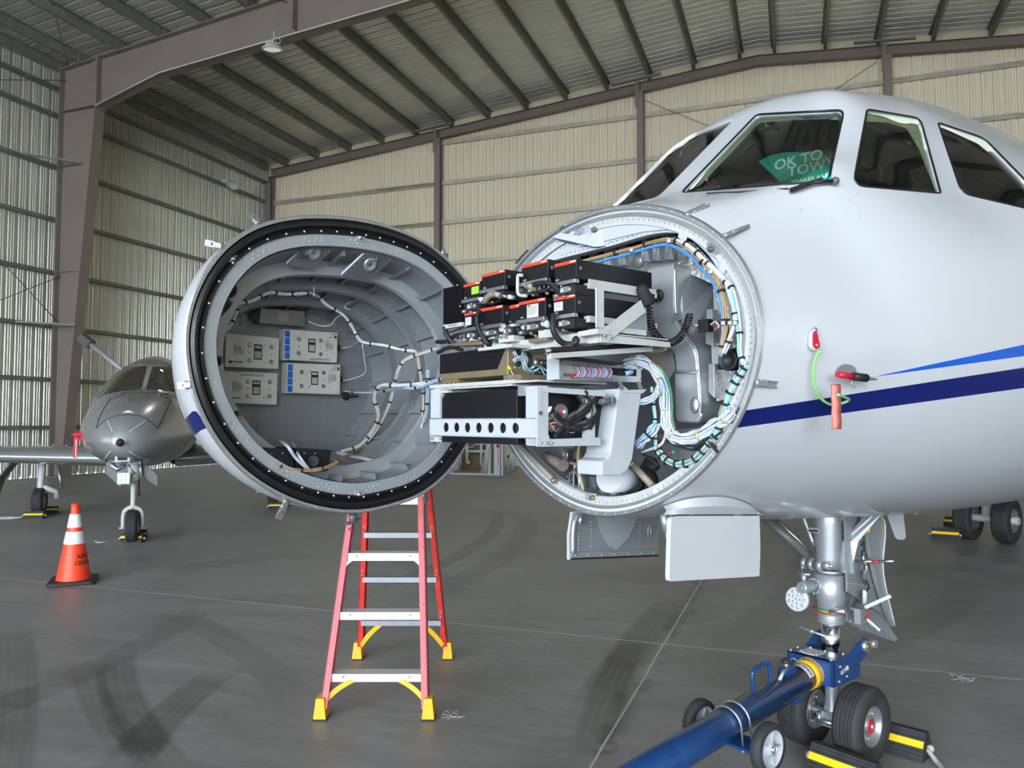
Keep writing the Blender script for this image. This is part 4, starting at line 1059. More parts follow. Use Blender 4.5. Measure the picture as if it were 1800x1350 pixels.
lm([(1197, 423), (1225, 445), (1262, 480), (1285, 505), (1295, 545), (1300, 585), (1300, 610), (1303, 630), (1312, 640)], 3, .004, .006, ['wirewhite', 'wirewhite', 'wirecyan'], 4)
lm([(1312, 640), (1302, 655), (1292, 672), (1283, 690), (1273, 715), (1267, 740), (1262, 760), (1250, 775), (1238, 790), (1222, 806), (1205, 815), (1185, 816), (1170, 808), (1160, 797), (1153, 785)], 8, .0032, .010, ['wirecyan', 'wirecyan', 'wirewhite', 'wirecyan', 'wiretan'], 16, tr=.015)
lm([(1152, 785), (1152, 750), (1150, 720), (1148, 700), (1146, 680)], 4, .0028, .005, ['wirewhite', 'wirecyan'], 4)
# big white bundle with red, green and blue edges
lm([(1100, 640, -.1), (1118, 633, -.1), (1140, 640, -.06), (1158, 660, -.04), (1168, 690), (1170, 720), (1173, 745), (1182, 765), (1200, 772), (1230, 765), (1255, 748), (1275, 735), (1288, 722)], 22, .0030, .017, ['wirewhite', 'wirewhite', 'wirewhite', 'wirepale', 'wirewhite'], 6, tie_m='hose', tr=.020)
lm([(1140, 633, -.06), (1162, 650, -.05), (1175, 678, -.02), (1180, 710), (1180, 735), (1186, 755)], 5, .003, .006, ['wirered', 'wirered', 'wiregreen', 'wirepale'])
lm([(1090, 680, -.1), (1120, 705, -.08), (1140, 702, -.05), (1156, 690, -.03), (1160, 672, -.03)], 9, .003, .010, ['wirewhite', 'wirepale', 'wirewhite'], 2, tie_m='hose')
lm([(1122, 785, -.05), (1128, 775, -.05), (1140, 765, -.04), (1150, 752, -.03), (1155, 745, -.03)], 12, .003, .014, ['wirepale', 'wirewhite', 'wirepale'], 1)
lm([(1270, 738), (1282, 722), (1290, 722), (1286, 732), (1275, 742), (1262, 750)], 5, .0022, .012, ['wirewhite'])
lm([(1178, 770), (1200, 782), (1225, 782), (1250, 770), (1270, 755)], 5, .004, .012, ['matt', 'wirepale', 'matt'])
lm([(1128, 795), (1160, 782), (1168, 770), (1172, 755)], 3, .0025, .004, ['wirewhite'])
lm([(1265, 795), (1245, 775), (1225, 790)], 2, .006, .008, ['matt'])
b = MB(MP, 'frosty')
for x, y in ((1176, 424), (1249, 478), (1271, 568), (1283, 568), (1292, 568), (1110, 440)): b.lathe([(.007, -.006), (.007, .006)], S(x, y, -.012), (0, 0, 1), 8)
b.m('matt'); b.bar(S(1262, 568, -.004), S(1298, 566, -.004), .010, .010); b.build('clamp_set', jet)
b = MB(MP, 'black'); b.obox(S(1240, 573, .0), (.012, 0, 0), (0, .02, 0), (0, 0, .020)); b.m('alu'); b.rod(S(1215, 572, -.01), S(1230, 572, -.005), .004); b.build('relay', jet)
loom(LP([(1250, 572, -.01), (1258, 566, -.01), (1262, 575, -.01), (1256, 582, -.01)]), 3, .0018, .004, ['wiregreen', 'wirewhite', 'wirered'], X=MP)
# lower bay: pipes, valve, braces, trays
def tubeS(l, r, m, name, seg=14, sm=4, rings=None):
    c = cr(LP(l, .1), sm) if len(l) > 2 else LP(l, .1); b = MB(MP, m); b.sm = True; b.tube(c, r, seg)
    if rings:
        b.m(rings)
        t = (c[1] - c[0]).normalized(); b.tube([c[0] - t * .002, c[0] + t * .01], r * 1.18, seg); t = (c[-1] - c[-2]).normalized(); b.tube([c[-1] - t * .01, c[-1] + t * .002], r * 1.18, seg)
    return b.build(name, jet)
tubeS([(908, 778, -.02), (975, 846, -.01)], .011, 'tan', 'strut_tube', rings='gold')
tubeS([(1110, 815, .02), (1150, 858, .04)], .0125, 'tan', 'strut_tube', rings='gold')
tubeS([(955, 800, .10), (990, 818, .05)], .020, 'tan', 'air_duct', rings='tan')
tubeS([(1000, 800, .16), (1020, 800, .20)], .024, 'tan', 'air_duct', rings='tan')
tubeS([(1000, 820, .18), (1040, 820, .18)], .018, 'tan', 'air_duct')
b = MB(MP, 'alu'); p = S(995, 799, .06); b.lathe([(.026, 0), (.026, .006), (.018, .008), (.017, -.02)], p, (-.8, -.3, 0), 20); b.build('duct_mouth', jet)
b = MB(MP, 'alu'); p = S(1009, 846, .04); b.lathe([(.040, -.03), (.040, 0), (.034, .004), (.031, .002)], p, (-1, -.2, 0), 24, False); b.m('matt'); b.lathe([(.031, -.02), (.001, -.02)], p, (-1, -.2, 0), 20, False); b.m('frosty'); b.bar(p + V((-.002, 0, -.031)), p + V((-.002, 0, .031)), .003, .003); b.m('alu'); b.rod(p + V((0, 0, .04)), p + V((0, .01, .07)), .006); b.bar(p + V((0, -.02, .07)), p + V((0, .05, .06)), .012, .010)
for k in range(14): b.rivet(p + V((-.004, .036 * math.cos(k * .449), .036 * math.sin(k * .449))), (-1, 0, 0), .003)
b.build('butterfly_valve', jet)
loom(LP([(1019, 782, -.02), (1016, 800, -.01), (1018, 830, .0), (1026, 862, .02)]), 1, .006, 0, ['hose'], X=MP)
loom(LP([(1230, 820, .05), (1215, 838, .05), (1190, 858, .04), (1175, 866, .03)]), 1, .006, 0, ['hose'], X=MP)
b = MB(MP, 'lightgrey'); p = S(1085, 835, .0); q = S(1118, 848, .10); b.sm = True; b.tube([S(1070, 840, -.08), S(1108, 842, .06)], [.05, .046], 24); b.m('matt'); b.tube([S(1108, 842, .06), S(1113, 846, .08)], .050, 24); b.m('stone_dark'); b.tube([S(1112, 845, .08), S(1140, 845, .18)], .043, 24); b.build('round_duct', jet)
plate([(1035, 835), (1052, 838), (1052, 868), (1035, 868)], .14, .02, 'liner_light'); plate([(1060, 842), (1070, 846), (1070, 874), (1060, 872)], .12, .02, 'liner'); plate([(1078, 850), (1088, 855), (1088, 876), (1078, 875)], .12, .02, 'liner_light')
plate([(940, 818), (990, 838), (1000, 860), (975, 850), (945, 830)], .14, .01, 'lightgrey')
plate([(1150, 780), (1230, 780), (1232, 812), (1160, 812)], .14, .01, 'liner', riv=[(1180 + k * 8, 795) for k in range(6)] + [(1180 + k * 8, 805) for k in range(6)])
plate([(1130, 640), (1140, 620), (1186, 618), (1190, 650), (1178, 668), (1150, 662)], .10, .01, 'alu', riv=[(1182, 626), (1182, 636)])
patch([(1150, 770), (1190, 755), (1230, 752), (1255, 742), (1245, 775), (1190, 775)], .11, 'alu', .01, 'ribbed_panel')
b = MB(MP, 'matt'); b.bar(S(1128, 796, .02), S(1158, 818, .04), .008, .008); b.bar(S(1142, 806, .03), S(1130, 826, .05), .02, .02); b.rod(S(1146, 812, .04), S(1150, 822, .06), .02, 10); b.build('actuator', jet)
b = MB(MP, 'alu'); b.bar(S(1150, 862, .03), S(1180, 852, .03), .012, .010); b.ball(S(1154, 862, .025), .014, 12, 8); b.rod(S(1152, 864, .0), S(1152, 864, .04), .008); b.build('strut_fitting', jet)
b = MB(MP, 'wiregreen'); b.ball(S(1184, 795, .05), .007, 8, 6); b.m('wirered'); b.ball(S(1177, 797, .05), .007, 8, 6); b.build('capped_wire', jet)
# latches on the skin around the ring
for a_, t_ in (((1207, 377), (1243, 363)), ((1274, 414), (1312, 400)), ((1331, 673), (1364, 675))): latch(a_, t_, MP, 0, jet, 'alu_paint')
b = MB(MP, 'stone_dark'); b.bar(S(907, 463, -.006), S(928, 440, -.006), .014, .004); b.bar(S(985, 402, -.008), S(992, 398, -.008), .012, .003); b.build('scuff_patch', jet)
# ================================================================== avionics racks that stand out of the nose bay
SF = -.40
def rbox(x0, x1, yt, yb, L, s=SF, sticker=None, name='avionics_unit', stripe=True, lab=None):
    qa, qb = S(x0, yt, s).y, S(x1, yt, s).y; zt, zb = S(x1, yt, s).z, S(x1, yb, s).z
    h = zt - zb; w = qb - qa
    b = MB(MP, 'black'); b.box(s, s + L, qa, qb, zb, zt); o = b.build(name, jet, lab, bev=.0015)
    if stripe:
        b = MB(MP, 'red'); b.box(s - .0012, s + .001, qa + .001, qb - .001, zt - h * .19, zt - .0015); b.m('cardtext'); b.text('AVIONICS', (s - .0015, qb - w * .14, zt - h * .095), MP.inverted().to_3x3() @ V((0, 0, 0)) + V((0, 1, 0)), (0, 0, 1), h * .10); b.build('red_band', o)
        b = MB(MP, 'lightgrey'); b.text('NAV', (s - .001, qa + w * .13, zb + h * .09), (0, 1, 0), (0, 0, 1), h * .12); b.build('lettering', o)
    # pale lower sill with hold-down lip
    b = MB(MP, 'alu'); b.box(s - .009, s + .01, qa - .002, qb + .002, zb - .014, zb - .002); b.build('front_sill', o, bev=.001)
    b = MB(MP, 'stone_dark'); b.lathe([(.007, 0), (.006, .003), (.003, .004)], (s + .018, qb, zt - h * .45), (0, 1, 0), 10); b.build('side_screw', o)
    if sticker:
        c, u0, u1, v0, v1 = sticker; b = MB(MP, c); b.box(s - .0012, s, qa + w * u0, qa + w * u1, zt - h * v1, zt - h * v0)
        if c == 'boxwhite':
            b.m('greytext')
            for k in range(6): b.box(s - .0016, s, qa + w * (u0 + .03), qa + w * (u1 - .03 - .04 * (k % 3)), zt - h * (v0 + .16 + k * .075), zt - h * (v0 + .145 + k * .075) + .0006)
            b.m('text'); b.box(s - .0016, s, qa + w * (u0 + .04), qa + w * (u0 + .13), zt - h * (v0 + .10), zt - h * (v0 + .03))
        elif c == 'wirewhite':
            b.m('wireviolet')
            for k in range(4): b.box(s - .0016, s, qa + w * (u0 + .06), qa + w * (u1 - .1), zt - h * (v0 + .07 + k * .07), zt - h * (v0 + .055 + k * .07) + .0006)
        b.build('label_sticker', o)
    return o, qa, qb, zb, zt
M['limegreen'] = mat('lime_label', (0.30, 0.75, 0.05), 0.5)
boxes = [rbox(975, 1013, 455, 489, .34), rbox(917, 963, 455, 487, .30), rbox(847, 888, 473, 501, .30), rbox(815, 844, 493.6, 521, .26, sticker=('limegreen', .50, .92, .30, .78)),
         rbox(973, 1011, 516, 549, .34, sticker=('wirewhite', .04, .44, .30, .78)), rbox(912, 959, 522, 555, .30, sticker=('boxwhite', .32, .74, .26, .98)), rbox(893, 916, 533, 566, .30, s=SF + .03), rbox(842, 884, 535, 567, .30), rbox(816, 841, 546, 573, .26, sticker=('wirewhite', .1, .5, .32, .85))]
# finned heat sink
qa, qb = S(781, 505, SF).y, S(814, 500, SF).y; zt, zb = S(814, 500, SF).z, S(814, 570, SF).z
b = MB(MP, 'black'); b.box(SF + .02, SF + .2, qa, qb, zb, zt); hs = b.build('heat_sink_unit', jet)
for k in range(11):
    b = MB(MP, 'black'); q = qa + (qb - qa) * (k + .5) / 11; b.box(SF - .006, SF + .021, q - .0022, q + .0022, zb + .012, zt); b.build('fin', hs)
b = MB(MP, 'black')
for k in range(5): b.box(SF + .03 + k * .03, SF + .04 + k * .03, qa - .012, qa + .001, zb + .01, zt - .01)
b.build('side_fins', hs); b = MB(MP, 'frosty'); b.box(SF - .004, SF + .02, qa, qb, zb - .006, zb + .008); b.m('greytext'); b.text('POWER SUPPLY', (SF - .0045, (qa + qb) / 2, zb + .001), (0, 1, 0), (0, 0, 1), .008); b.build('lower_lip', hs)
# hold-down knobs, connectors and latch hardware under each unit
def knob(p, r=.013, m='alu', L=.03, body='stone_dark'):
    b = MB(MP, body); b.lathe([(r * 1.1, 0), (r * 1.15, -L * .5), (r * .9, -L)], p, (1, 0, 0), 12); b.m(m); b.lathe([(r * .45, -L), (r * .5, -L - .012), (r * .3, -L - .015)], p, (1, 0, 0), 10); return b.build('hold_down_knob', jet)
zr1 = boxes[0][3] - .030; zr2 = boxes[4][3] - .030
random.seed(5)
for x, y, wm in ((970, 506, 0), (938, 506, 0), (978, 507, 0), (1000, 506, 0), (922, 512, 0), (892, 520, 0), (868, 531, 0), (842, 536, 0), (822, 540, 0), (984, 570, 0), (1003, 566, 0), (905, 582, 0), (840, 598, 0), (822, 592, 0)): knob(S(x, y, SF + .03), .010, 'chrome', .022)
for x, y in ((921, 572), (956, 566), (851, 582), (882, 576)):
    b = MB(MP, 'frosty'); p = S(x, y, SF); q = S(x + 16, y + 14, SF + .04); b.tube([p, q], [.013, .010], 12); b.tube([q, S(x + 26, y + 22, SF + .06)], .006, 8); b.m('alu'); b.lathe([(.005, 0), (.004, .002)], p, (p - q), 8); b.build('clamp_handle', jet)
for (o, qa, qb, zb, zt) in boxes:
    b = MB(MP, 'matt'); w = qb - qa
    b.box(SF + .0, SF + .10, qa + w * .05, qb - w * .05, zb - .045, zb - .016); b.m('alu')
    b.box(SF - .006, SF, qa + w * .30, qa + w * .62, zb - .038, zb - .020); b.m('frosty'); b.box(SF - .008, SF - .002, qa + w * .34, qa + w * .46, zb - .036, zb - .024); b.m('alu'); b.rod((SF - .01, qa + w * .7, zb - .03), (SF + .01, qa + w * .7, zb - .03), .008, 10)
    b.rod((SF - .016, qa + w * .15, zb - .046), (SF + .01, qa + w * .15, zb - .04), .006, 8); b.m('brass'); b.rod((SF - .012, qa + w * .52, zb - .050), (SF + .01, qa + w * .52, zb - .050), .004, 8)
    b.build('tray_front', jet)
b = MB(MP, 'frosty'); b.sm = True
p = [S(918, 484, SF - .02), S(911, 484, SF - .02), S(910, 490, SF - .02), S(910, 512, SF - .02), S(914, 519, SF - .02), S(925, 520, SF - .02)]; b.tube(cr(p, 4), .0055, 8); b.build('grab_handle', jet)
def hoseP(l, r, m='rubber', rib=0, name='hose'):
    c = cr(LP(l, SF), 8); b = MB(MP, m); b.sm = True
    if rib: rr = [r * (1.15 if i % 2 else .9) for i in range(len(c) * 2 - 1)]; cc = []; [cc.extend([c[i], (c[i] + c[i + 1]) / 2]) for i in range(len(c) - 1)]; cc.append(c[-1]); b.tube(cc, rr, 8)
    else: b.tube(c, r, 8)
    return b.build(name, jet)
hoseP([(932, 502, -.43), (948, 498, -.43), (965, 498, -.43), (975, 504, -.42), (982, 512, -.41)], .0075, 'matt', 1)
hoseP([(973, 552, -.42), (971, 568, -.43), (974, 585, -.43), (985, 600, -.43), (1000, 606, -.43), (1014, 600, -.42), (1010, 594, -.42)], .0085, 'rubber', 1)
hoseP([(843, 545, -.43), (838, 560, -.43), (842, 580, -.43), (855, 602, -.42), (862, 607, -.4)], .0080, 'rubber', 1)
hoseP([(782, 575, -.40), (785, 588, -.40), (792, 598, -.39), (800, 604, -.38)], .009); hoseP([(768, 601, -.36), (785, 600, -.37), (800, 590, -.38), (815, 588, -.38)], .008); hoseP([(770, 620, -.38), (785, 612, -.38), (800, 611, -.38), (812, 616, -.38)], .008)
b = MB(MP, 'tan'); b.sm = True; b.tube(cr([S(852, 530, -.42), S(860, 520, -.43), S(868, 516, -.43)], 4), .011, 10); b.tube([S(868, 516, -.43), S(880, 520, -.42)], .010, 10); b.rod(S(928, 503, -.43), S(938, 504, -.43), .011, 10); b.build('coaxial_elbow', jet)
# bits of loom and small couplings packed under the units
for k in range(26):
    x = 800 + k * 8; y = (534 if k % 2 else 528) - (x - 815) * .13 + random.uniform(-4, 6) ; 
    m_ = random.choice(['stone_dark', 'alu', 'matt', 'matt', 'frosty', 'matt'])
    b = MB(MP, m_); p = S(x, y, SF + .02); d = V((random.uniform(-.03, .0), random.uniform(-.03, .03), random.uniform(-.01, .01))); b.rod(p, p + d, random.uniform(.004, .009), 8); b.build('coupling', jet)
for k in range(26):
    x = 790 + k * 9; y = 596 - (x - 815) * .14 + random.uniform(-5, 6)
    m_ = random.choice(['stone_dark', 'alu', 'matt', 'frosty', 'matt', 'matt'])
    b = MB(MP, m_); p = S(x, y, SF + .02); d = V((random.uniform(-.03, .0), random.uniform(-.03, .03), random.uniform(-.01, .01))); b.rod(p, p + d, random.uniform(.004, .009), 8); b.build('coupling', jet)
def beamS(p, q, w, h, m, name, up=(0, 0, 1), bev=.001):
    b = MB(MP, m); b.bar(p, q, w, h, up); return b.build(name, jet, bev=bev)
def chan(a, bb, h, dep, m='frosty', name='shelf_rail'):          # open channel seen from the front: web and two lips
    b = MB(MP, m); a, bb = V(a), V(bb); t = .003; dr = V((dep, 0, 0)) if abs((bb - a).normalized().x) < .5 else V((0, -dep, 0))
    up = V((0, 0, h / 2)); b.prism([a - up, a + up, a + up + dr * .05, a - up + dr * .05], bb - a)
    for sg in (-1, 1): e = up * sg; b.prism([a + e, a + e + dr, a + e + dr - up * (sg * 2 * t / h), a + e - up * (sg * 2 * t / h)], bb - a)
    return b.build(name, jet)
# main shelf: front beam, side beam, lower tray plates
qR = boxes[0][2]
zs = S(1055, 592, SF + .06).z
sA = S(1056, 592, SF + .04); sB = S(860, 615, SF + .04)
b = MB(MP, 'frosty'); b.box(SF + .03, SF + .10, S(845, 600, SF).y, sA.y, sA.z - .018, sA.z + .018); b.m('stone_dark')
for x in (938, 948, 958): b.box(SF + .028, SF + .0305, S(x - 3, 590, SF + .03).y, S(x + 3, 590, SF + .03).y, sA.z + .004, sA.z + .010)
b.build('shelf_beam', jet, bev=.001)
qS = sA.y + .012
b = MB(MP, 'frosty')
e = Q(1056, 592, qS); f_ = Q(1182, 605, qS); b.prism([V((e.x, qS, e.z - .016)), V((e.x, qS, e.z + .010)), V((f_.x - .01, qS, e.z + .004)), V((f_.x - .01, qS, e.z - .012))], (0, -.006, 0)); b.box(e.x, f_.x - .02, qS - .06, qS, e.z + .010, e.z + .013)
b.build('shelf_side_rail', jet)
b = MB(MP, 'frosty'); zc_ = e.z
b.box(e.x, f_.x - .12, qS - .05, qS - .004, zc_ + .022, zc_ + .026); b.box(e.x, f_.x - .12, qS - .006, qS - .003, zc_ + .018, zc_ + .034); b.build('unit_tray', jet)
# upright and diagonal
u0, u1 = Q(1056, 512, qS), Q(1056, 574, qS)
b = MB(MP, 'frosty'); b.box(u0.x - .014, u0.x + .014, qS - .004, qS, u1.z - .004, u0.z + .01); b.box(u0.x - .014, u0.x - .011, qS - .010, qS, u1.z - .004, u0.z + .01); b.build('upright', jet, bev=.001)
d0, d1 = Q(1066, 588, qS + .006), Q(1130, 538, qS + .006)
b = MB(MP, 'frosty'); b.bar(d0, d1, .004, .040, (0, 0, 1)); b.m('alu'); b.rivet(Q(1063, 590, qS + .009), (0, 1, 0), .005); b.rivet(Q(1074, 592, qS + .009), (0, 1, 0), .005); b.build('diagonal_brace', jet)
d1 = Q(1137, 545, qS); b = MB(MP, 'alu_paint'); b.prism([Q(1096, 572, qS - .01), Q(1136, 540, qS - .01), Q(1138, 582, qS - .01), Q(1098, 580, qS - .01)], (0, -.004, 0)); b.build('gusset_plate', jet)
# rails beneath the top row
for zz, dx in ((boxes[0][3] - .012, 0), ):
    b = MB(MP, 'frosty'); b.box(SF + .05, SF + .36, qR - .02, qR + .004, zz - .014, zz + .004); b.box(SF + .05, SF + .36, qR - .002, qR + .002, zz - .014, zz + .016); b.build('tray_rail', jet, bev=.001)
b = MB(MP, 'frosty'); b.box(SF + .05, SF + .36, qR - .02, qR + .004, boxes[4][3] - .026, boxes[4][3] - .006); b.build('tray_rail', jet, bev=.001)
# white latch blocks and gold plates below the second row
for pts, m_ in (([(876, 590), (902, 588), (902, 600), (876, 603)], 'frosty'), ([(946, 580), (974, 578), (974, 592), (946, 595)], 'frosty'), ([(1015, 583), (1050, 577), (1050, 587), (1016, 592)], 'frosty'), ([(927, 597), (960, 592), (962, 598), (930, 603)], 'gold'), ([(792, 603), (846, 600), (846, 606), (796, 609)], 'gold'), ([(850, 606), (890, 604), (890, 609), (852, 612)], 'frosty'), ([(862, 592), (895, 583), (895, 589), (862, 598)], 'alu')):
    b = MB(MP, m_); b.prism([S(x, y, SF + .0) for x, y in pts], (.05, 0, 0)); b.build('mount_block', jet, bev=.0015)
# microphone-shaped lamp on the duct with its curly cord
b = MB(MP, 'matt'); a = Q(1126, 502, .345); c = Q(1139, 535, .345); b.sm = True; b.tube([a, a.lerp(c, .12), a.lerp(c, .45), a.lerp(c, .85), c], [.014, .018, .021, .027, .025], 16); b.m('cardtext')
bd = b.build('hand_lamp', jet, 'black hand lamp clipped beside the silver duct')
b = MB(MP, 'matt'); p = S(1158, 520, .065); b.lathe([(.022, 0), (.022, .005), (.012, .010), (.010, .03), (.013, .045)], p, (-1, 0, 0), 18); b.rod(Q(1140, 520, .345), S(1158, 520, .04), .007); b.m('chrome')
for a in (.6, 2.7, 4.8): b.lathe([(.0035, 0), (.003, .002)], p + V((-.006, .016 * math.cos(a), .016 * math.sin(a))), (-1, 0, 0), 8)
b.build('lamp_mount', bd)
cpts = cr([Q(1140, 540, .345), Q(1143, 565, .350), Q(1150, 585, .355), Q(1165, 600, .360), Q(1182, 602, .370), S(1198, 590, .0), S(1207, 572, .01), S(1213, 553, .02)], 14)
b = MB(MP, 'rubber'); b.sm = True; coil = []; NT = 30; tot = len(cpts) - 1
for i in range(NT * 10 + 1):
    u = i / (NT * 10) * tot; k = min(int(u), tot - 1); p = cpts[k].lerp(cpts[k + 1], u - k); t = (cpts[min(k + 1, tot)] - cpts[max(k - 1, 0)]).normalized(); x, y = frame_of(t, V((1, 0, 0))); a = i * 2 * PI / 10
    coil.append(p + x * .0105 * math.cos(a) + y * .0105 * math.sin(a))
b.tube(coil, .0034, 5); b.build('curly_cord', jet, 'coiled black cord of the hand lamp')
b = MB(MP, 'alu'); b.box(.03, .05, S(1190, 560, .05).y, S(1204, 560, .05).y, S(1195, 563, .05).z, S(1195, 551, .05).z); b.build('cord_clip', jet)
# ---- second shelf: gold-braced black unit and connector face
b = MB(MP, 'gold')
q0, q1 = S(775, 640, SF - .02).y, S(893, 640, SF - .02).y
zt_, zb_ = S(880, 609, SF - .02).z, S(880, 660, SF - .02).z
b.box(SF - .02, SF + .25, q0, q1, zb_, zt_); gu = b.build('gold_unit', jet, 'gold anodised chassis with a black front cover', bev=.002)
b = MB(MP, 'black'); s_ = SF - .0215
b.prism([V((s_, q0 - .002, zt_ - .004)), V((s_, q1 - .006, zt_ + .001)), V((s_, q1 - .055, zb_ + .022)), V((s_, q0 - .002, zb_ + .022))], (-.002, 0, 0)); b.box(SF + .0, SF + .03, q0 - .02, q0, (zt_ + zb_) / 2 - .01, (zt_ + zb_) / 2 + .016); b.build('front_cover', gu)
b = MB(MP, 'gold'); b.box(SF - .015, SF + .1, q0 + .02, q0 + .10, zb_ - .022, zb_); b.build('mounting_foot', gu); b = MB(MP, 'gold'); b.box(SF - .015, SF + .1, q1 - .03, q1 + .06, zb_ - .026, zb_)
for k in range(4): b.m('brass'); b.lathe([(.005, 0), (.004, .008)], (SF - .02, q0 + .03 + k * .03, zb_ - .012), (-1, 0, 0), 8)
b.build('mounting_foot', gu)
# connector end of the same chassis, facing port
qe = q1 + .003; b = MB(MP, 'gold'); b.box(SF - .02, SF + .12, q1, qe, zb_ - .01, zt_ + .004)
ge = b.build('connector_plate', gu)
for k, xx in enumerate((SF + .015, SF + .065)):
    b = MB(MP, 'matt'); b.box(xx - .006, xx + .008, qe, qe + .010, zb_ + .030, zt_ - .010); b.m('alu'); b.box(xx - .010, xx + .012, qe, qe + .004, zb_ + .022, zb_ + .028); b.box(xx - .010, xx + .012, qe, qe + .004, zt_ - .008, zt_ - .002); b.build('connector', ge)
def lq(l, qv): return [Q(x, y, qv + (d[0] if d else 0)) for x, y, *d in l]
cn = qe + .014
loom(lq([(903, 634), (915, 628), (922, 640), (925, 648), (935, 654)], cn), 5, .0016, .006, ['wirewhite', 'wirepale'], X=MP); loom(lq([(918, 620), (926, 630), (922, 646), (930, 652)], cn), 5, .0016, .006, ['wirewhite', 'wirepale', 'wiregreen'], X=MP); loom(lq([(903, 618), (912, 630), (920, 632)], cn), 3, .0016, .006, ['wirewhite'], X=MP)
b = MB(MP, 'chrome'); b.sm = True; pp = lq([(935, 636), (955, 640), (980, 645)], cn); b.tube(pp[:2], .016, 14); b.m('matt'); b.tube(pp[1:], .015, 14); b.build('sleeved_cable', jet)
loom(lq([(935, 652), (948, 645), (955, 655), (965, 660), (958, 668)], cn), 7, .003, .012, ['wirecyan', 'matt', 'wirewhite'], X=MP); loom(lq([(920, 665), (945, 660), (975, 655), (985, 650)], cn), 4, .004, .006, ['matt'], X=MP); loom(lq([(896, 647), (903, 660), (915, 664), (935, 664), (960, 662)], cn), 2, .0018, .002, ['wirewhite'], X=MP)
b = MB(MP, 'yellowstripe'); pp = lq([(893, 645), (899, 650)], cn); b.tube(pp, .005, 8); b.build('yellow_cap', jet)
loom(lq([(940, 668), (955, 672), (972, 664), (985, 672)], cn), 5, .002, .006, ['wirewhite', 'hose'], 3, X=MP)
# thin white shelf edges
for (p0, p1, h_, m_) in ((((755, 677), (905, 669)), None, .012, 'frosty'), (((762, 683), (900, 676)), None, .006, 'frosty'), (((905, 670), (945, 663)), None, .006, 'frosty'), (((840, 612), (900, 606)), None, .010, 'frosty')):
    (a, c) = p0; pa, pb = S(*a, SF - .05), S(*c, SF - .05); pb = V((pa.x, pb.y, pa.z)); b = MB(MP, m_); b.prism([pa, pb, pb + V((0, 0, -h_)), pa + V((0, 0, -h_))], (.30, 0, 0)); b.build('shelf_plate', jet)
# long rail and tape running back into the bay
b = MB(MP, 'frosty'); pa, pb = Q(965, 626, qS - .05), Q(1168, 612, qS - .05); b.bar(pa, pb, .02, .015, (0, 0, 1)); b.m('gold'); pc = pa.lerp(pb, .86); b.bar(pc, pa.lerp(pb, .97), .022, .024, (0, 0, 1)); b.build('shelf_rail', jet)
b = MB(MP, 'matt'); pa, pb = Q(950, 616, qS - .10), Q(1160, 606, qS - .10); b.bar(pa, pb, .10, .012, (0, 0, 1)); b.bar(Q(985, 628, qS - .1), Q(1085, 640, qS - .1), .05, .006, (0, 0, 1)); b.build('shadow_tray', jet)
loom(lq([(960, 620, -.06), (1000, 614, -.06), (1060, 608, -.06), (1120, 606, -.06)], qS), 6, .0035, .010, ['matt', 'stone_dark', 'hose', 'matt'], X=MP)
# ---- connector tray with coloured wires
qT = S(985, 650, SF + .02).y + .012
def T(x, y, o=0): return Q(x, y, qT + o)
b = MB(MP, 'alu'); b.prism([T(982, 630), T(1130, 643), T(1130, 650), T(988, 641)], (0, -.004, 0)); b.prism([T(982, 630), T(990, 630), T(990, 667), T(982, 667)], (0, -.006, 0)); b.prism([T(1119, 643), T(1127, 644), T(1127, 672), T(1119, 672)], (0, -.004, 0)); b.prism([T(982, 662), T(1070, 662), T(1070, 660), T(1119, 662), T(1119, 672), T(982, 668)], (0, -.004, 0)); b.m('alu')
for x, y in ((991, 637), (1059, 641), (1124, 645), (1125, 666)): b.rivet(T(x, y, .001), (0, 1, 0), .004)
ct = b.build('connector_tray', jet)
b = MB(MP, 'lightgrey'); b.box(T(982, 650).x - .004, T(982, 650).x, qT - .05, qT + .005, T(982, 667).z, T(982, 629).z); b.build('end_plate', ct)
b = MB(MP, 'frosty'); b.prism([T(988, 641, -.012), T(1120, 650, -.012), T(1120, 668, -.012), T(988, 664, -.012)], (0, -.03, 0)); b.m('matt'); b.prism([T(1070, 646, -.011), T(1119, 650, -.011), T(1119, 661, -.011), T(1070, 659, -.011)], (0, -.002, 0)); b.build('tray_back', ct)
b = MB(MP, 'wirered'); b.prism([T(1001, 657, -.008), T(1013, 657, -.008), T(1013, 666, -.008), T(1001, 666, -.008)], (0, .008, 0)); b.m('stone_dark'); b.prism([T(991, 656, -.008), T(1000, 656, -.008), T(1000, 665, -.008), T(991, 665, -.008)], (0, .006, 0)); b.build('terminal_block', ct)
cols = ['wireviolet', 'wirewhite', 'wirered', 'wirepale', 'wireviolet', 'wirewhite', 'wirepale', 'wirered']
random.seed(11)
for k in range(26):
    x = 1012 + k * 2.4; b = MB(MP, cols[k % 8]); b.sm = True
    y0 = 646 + random.uniform(-1, 1) + (x - 1012) * .03; b.tube(cr([T(x - 4, 664, .0), T(x + 1, 661, .008), T(x + 4, 654, .012), T(x, y0, .006), T(x - 6, y0 + 1, .0)], 4), .0017, 5); b.build('coloured_wire', ct)
for k in range(6):
    x = 1008 + k * 9; b = MB(MP, ['hose', 'wiregreen', 'hose', 'wirered', 'hose', 'wirewhite'][k]); b.sm = True; b.tube(cr([T(x, 645, .002), T(x - 4, 650, .008), T(x + 2, 652, .01), T(x + 5, 646, .004)], 4), .0015, 5); b.m('stone_dark'); b.rod(T(x, 645, -.004), T(x - 1, 640, .0), .002, 6); b.build('coloured_wire', ct)
b = MB(MP, 'wirepale'); b.tube([T(1098, 657, -.004), T(1112, 653, .004)], .008, 8); b.m('matt'); b.tube([T(1085, 658, -.004), T(1098, 657, -.002)], .006, 8); b.build('wire_end', ct)
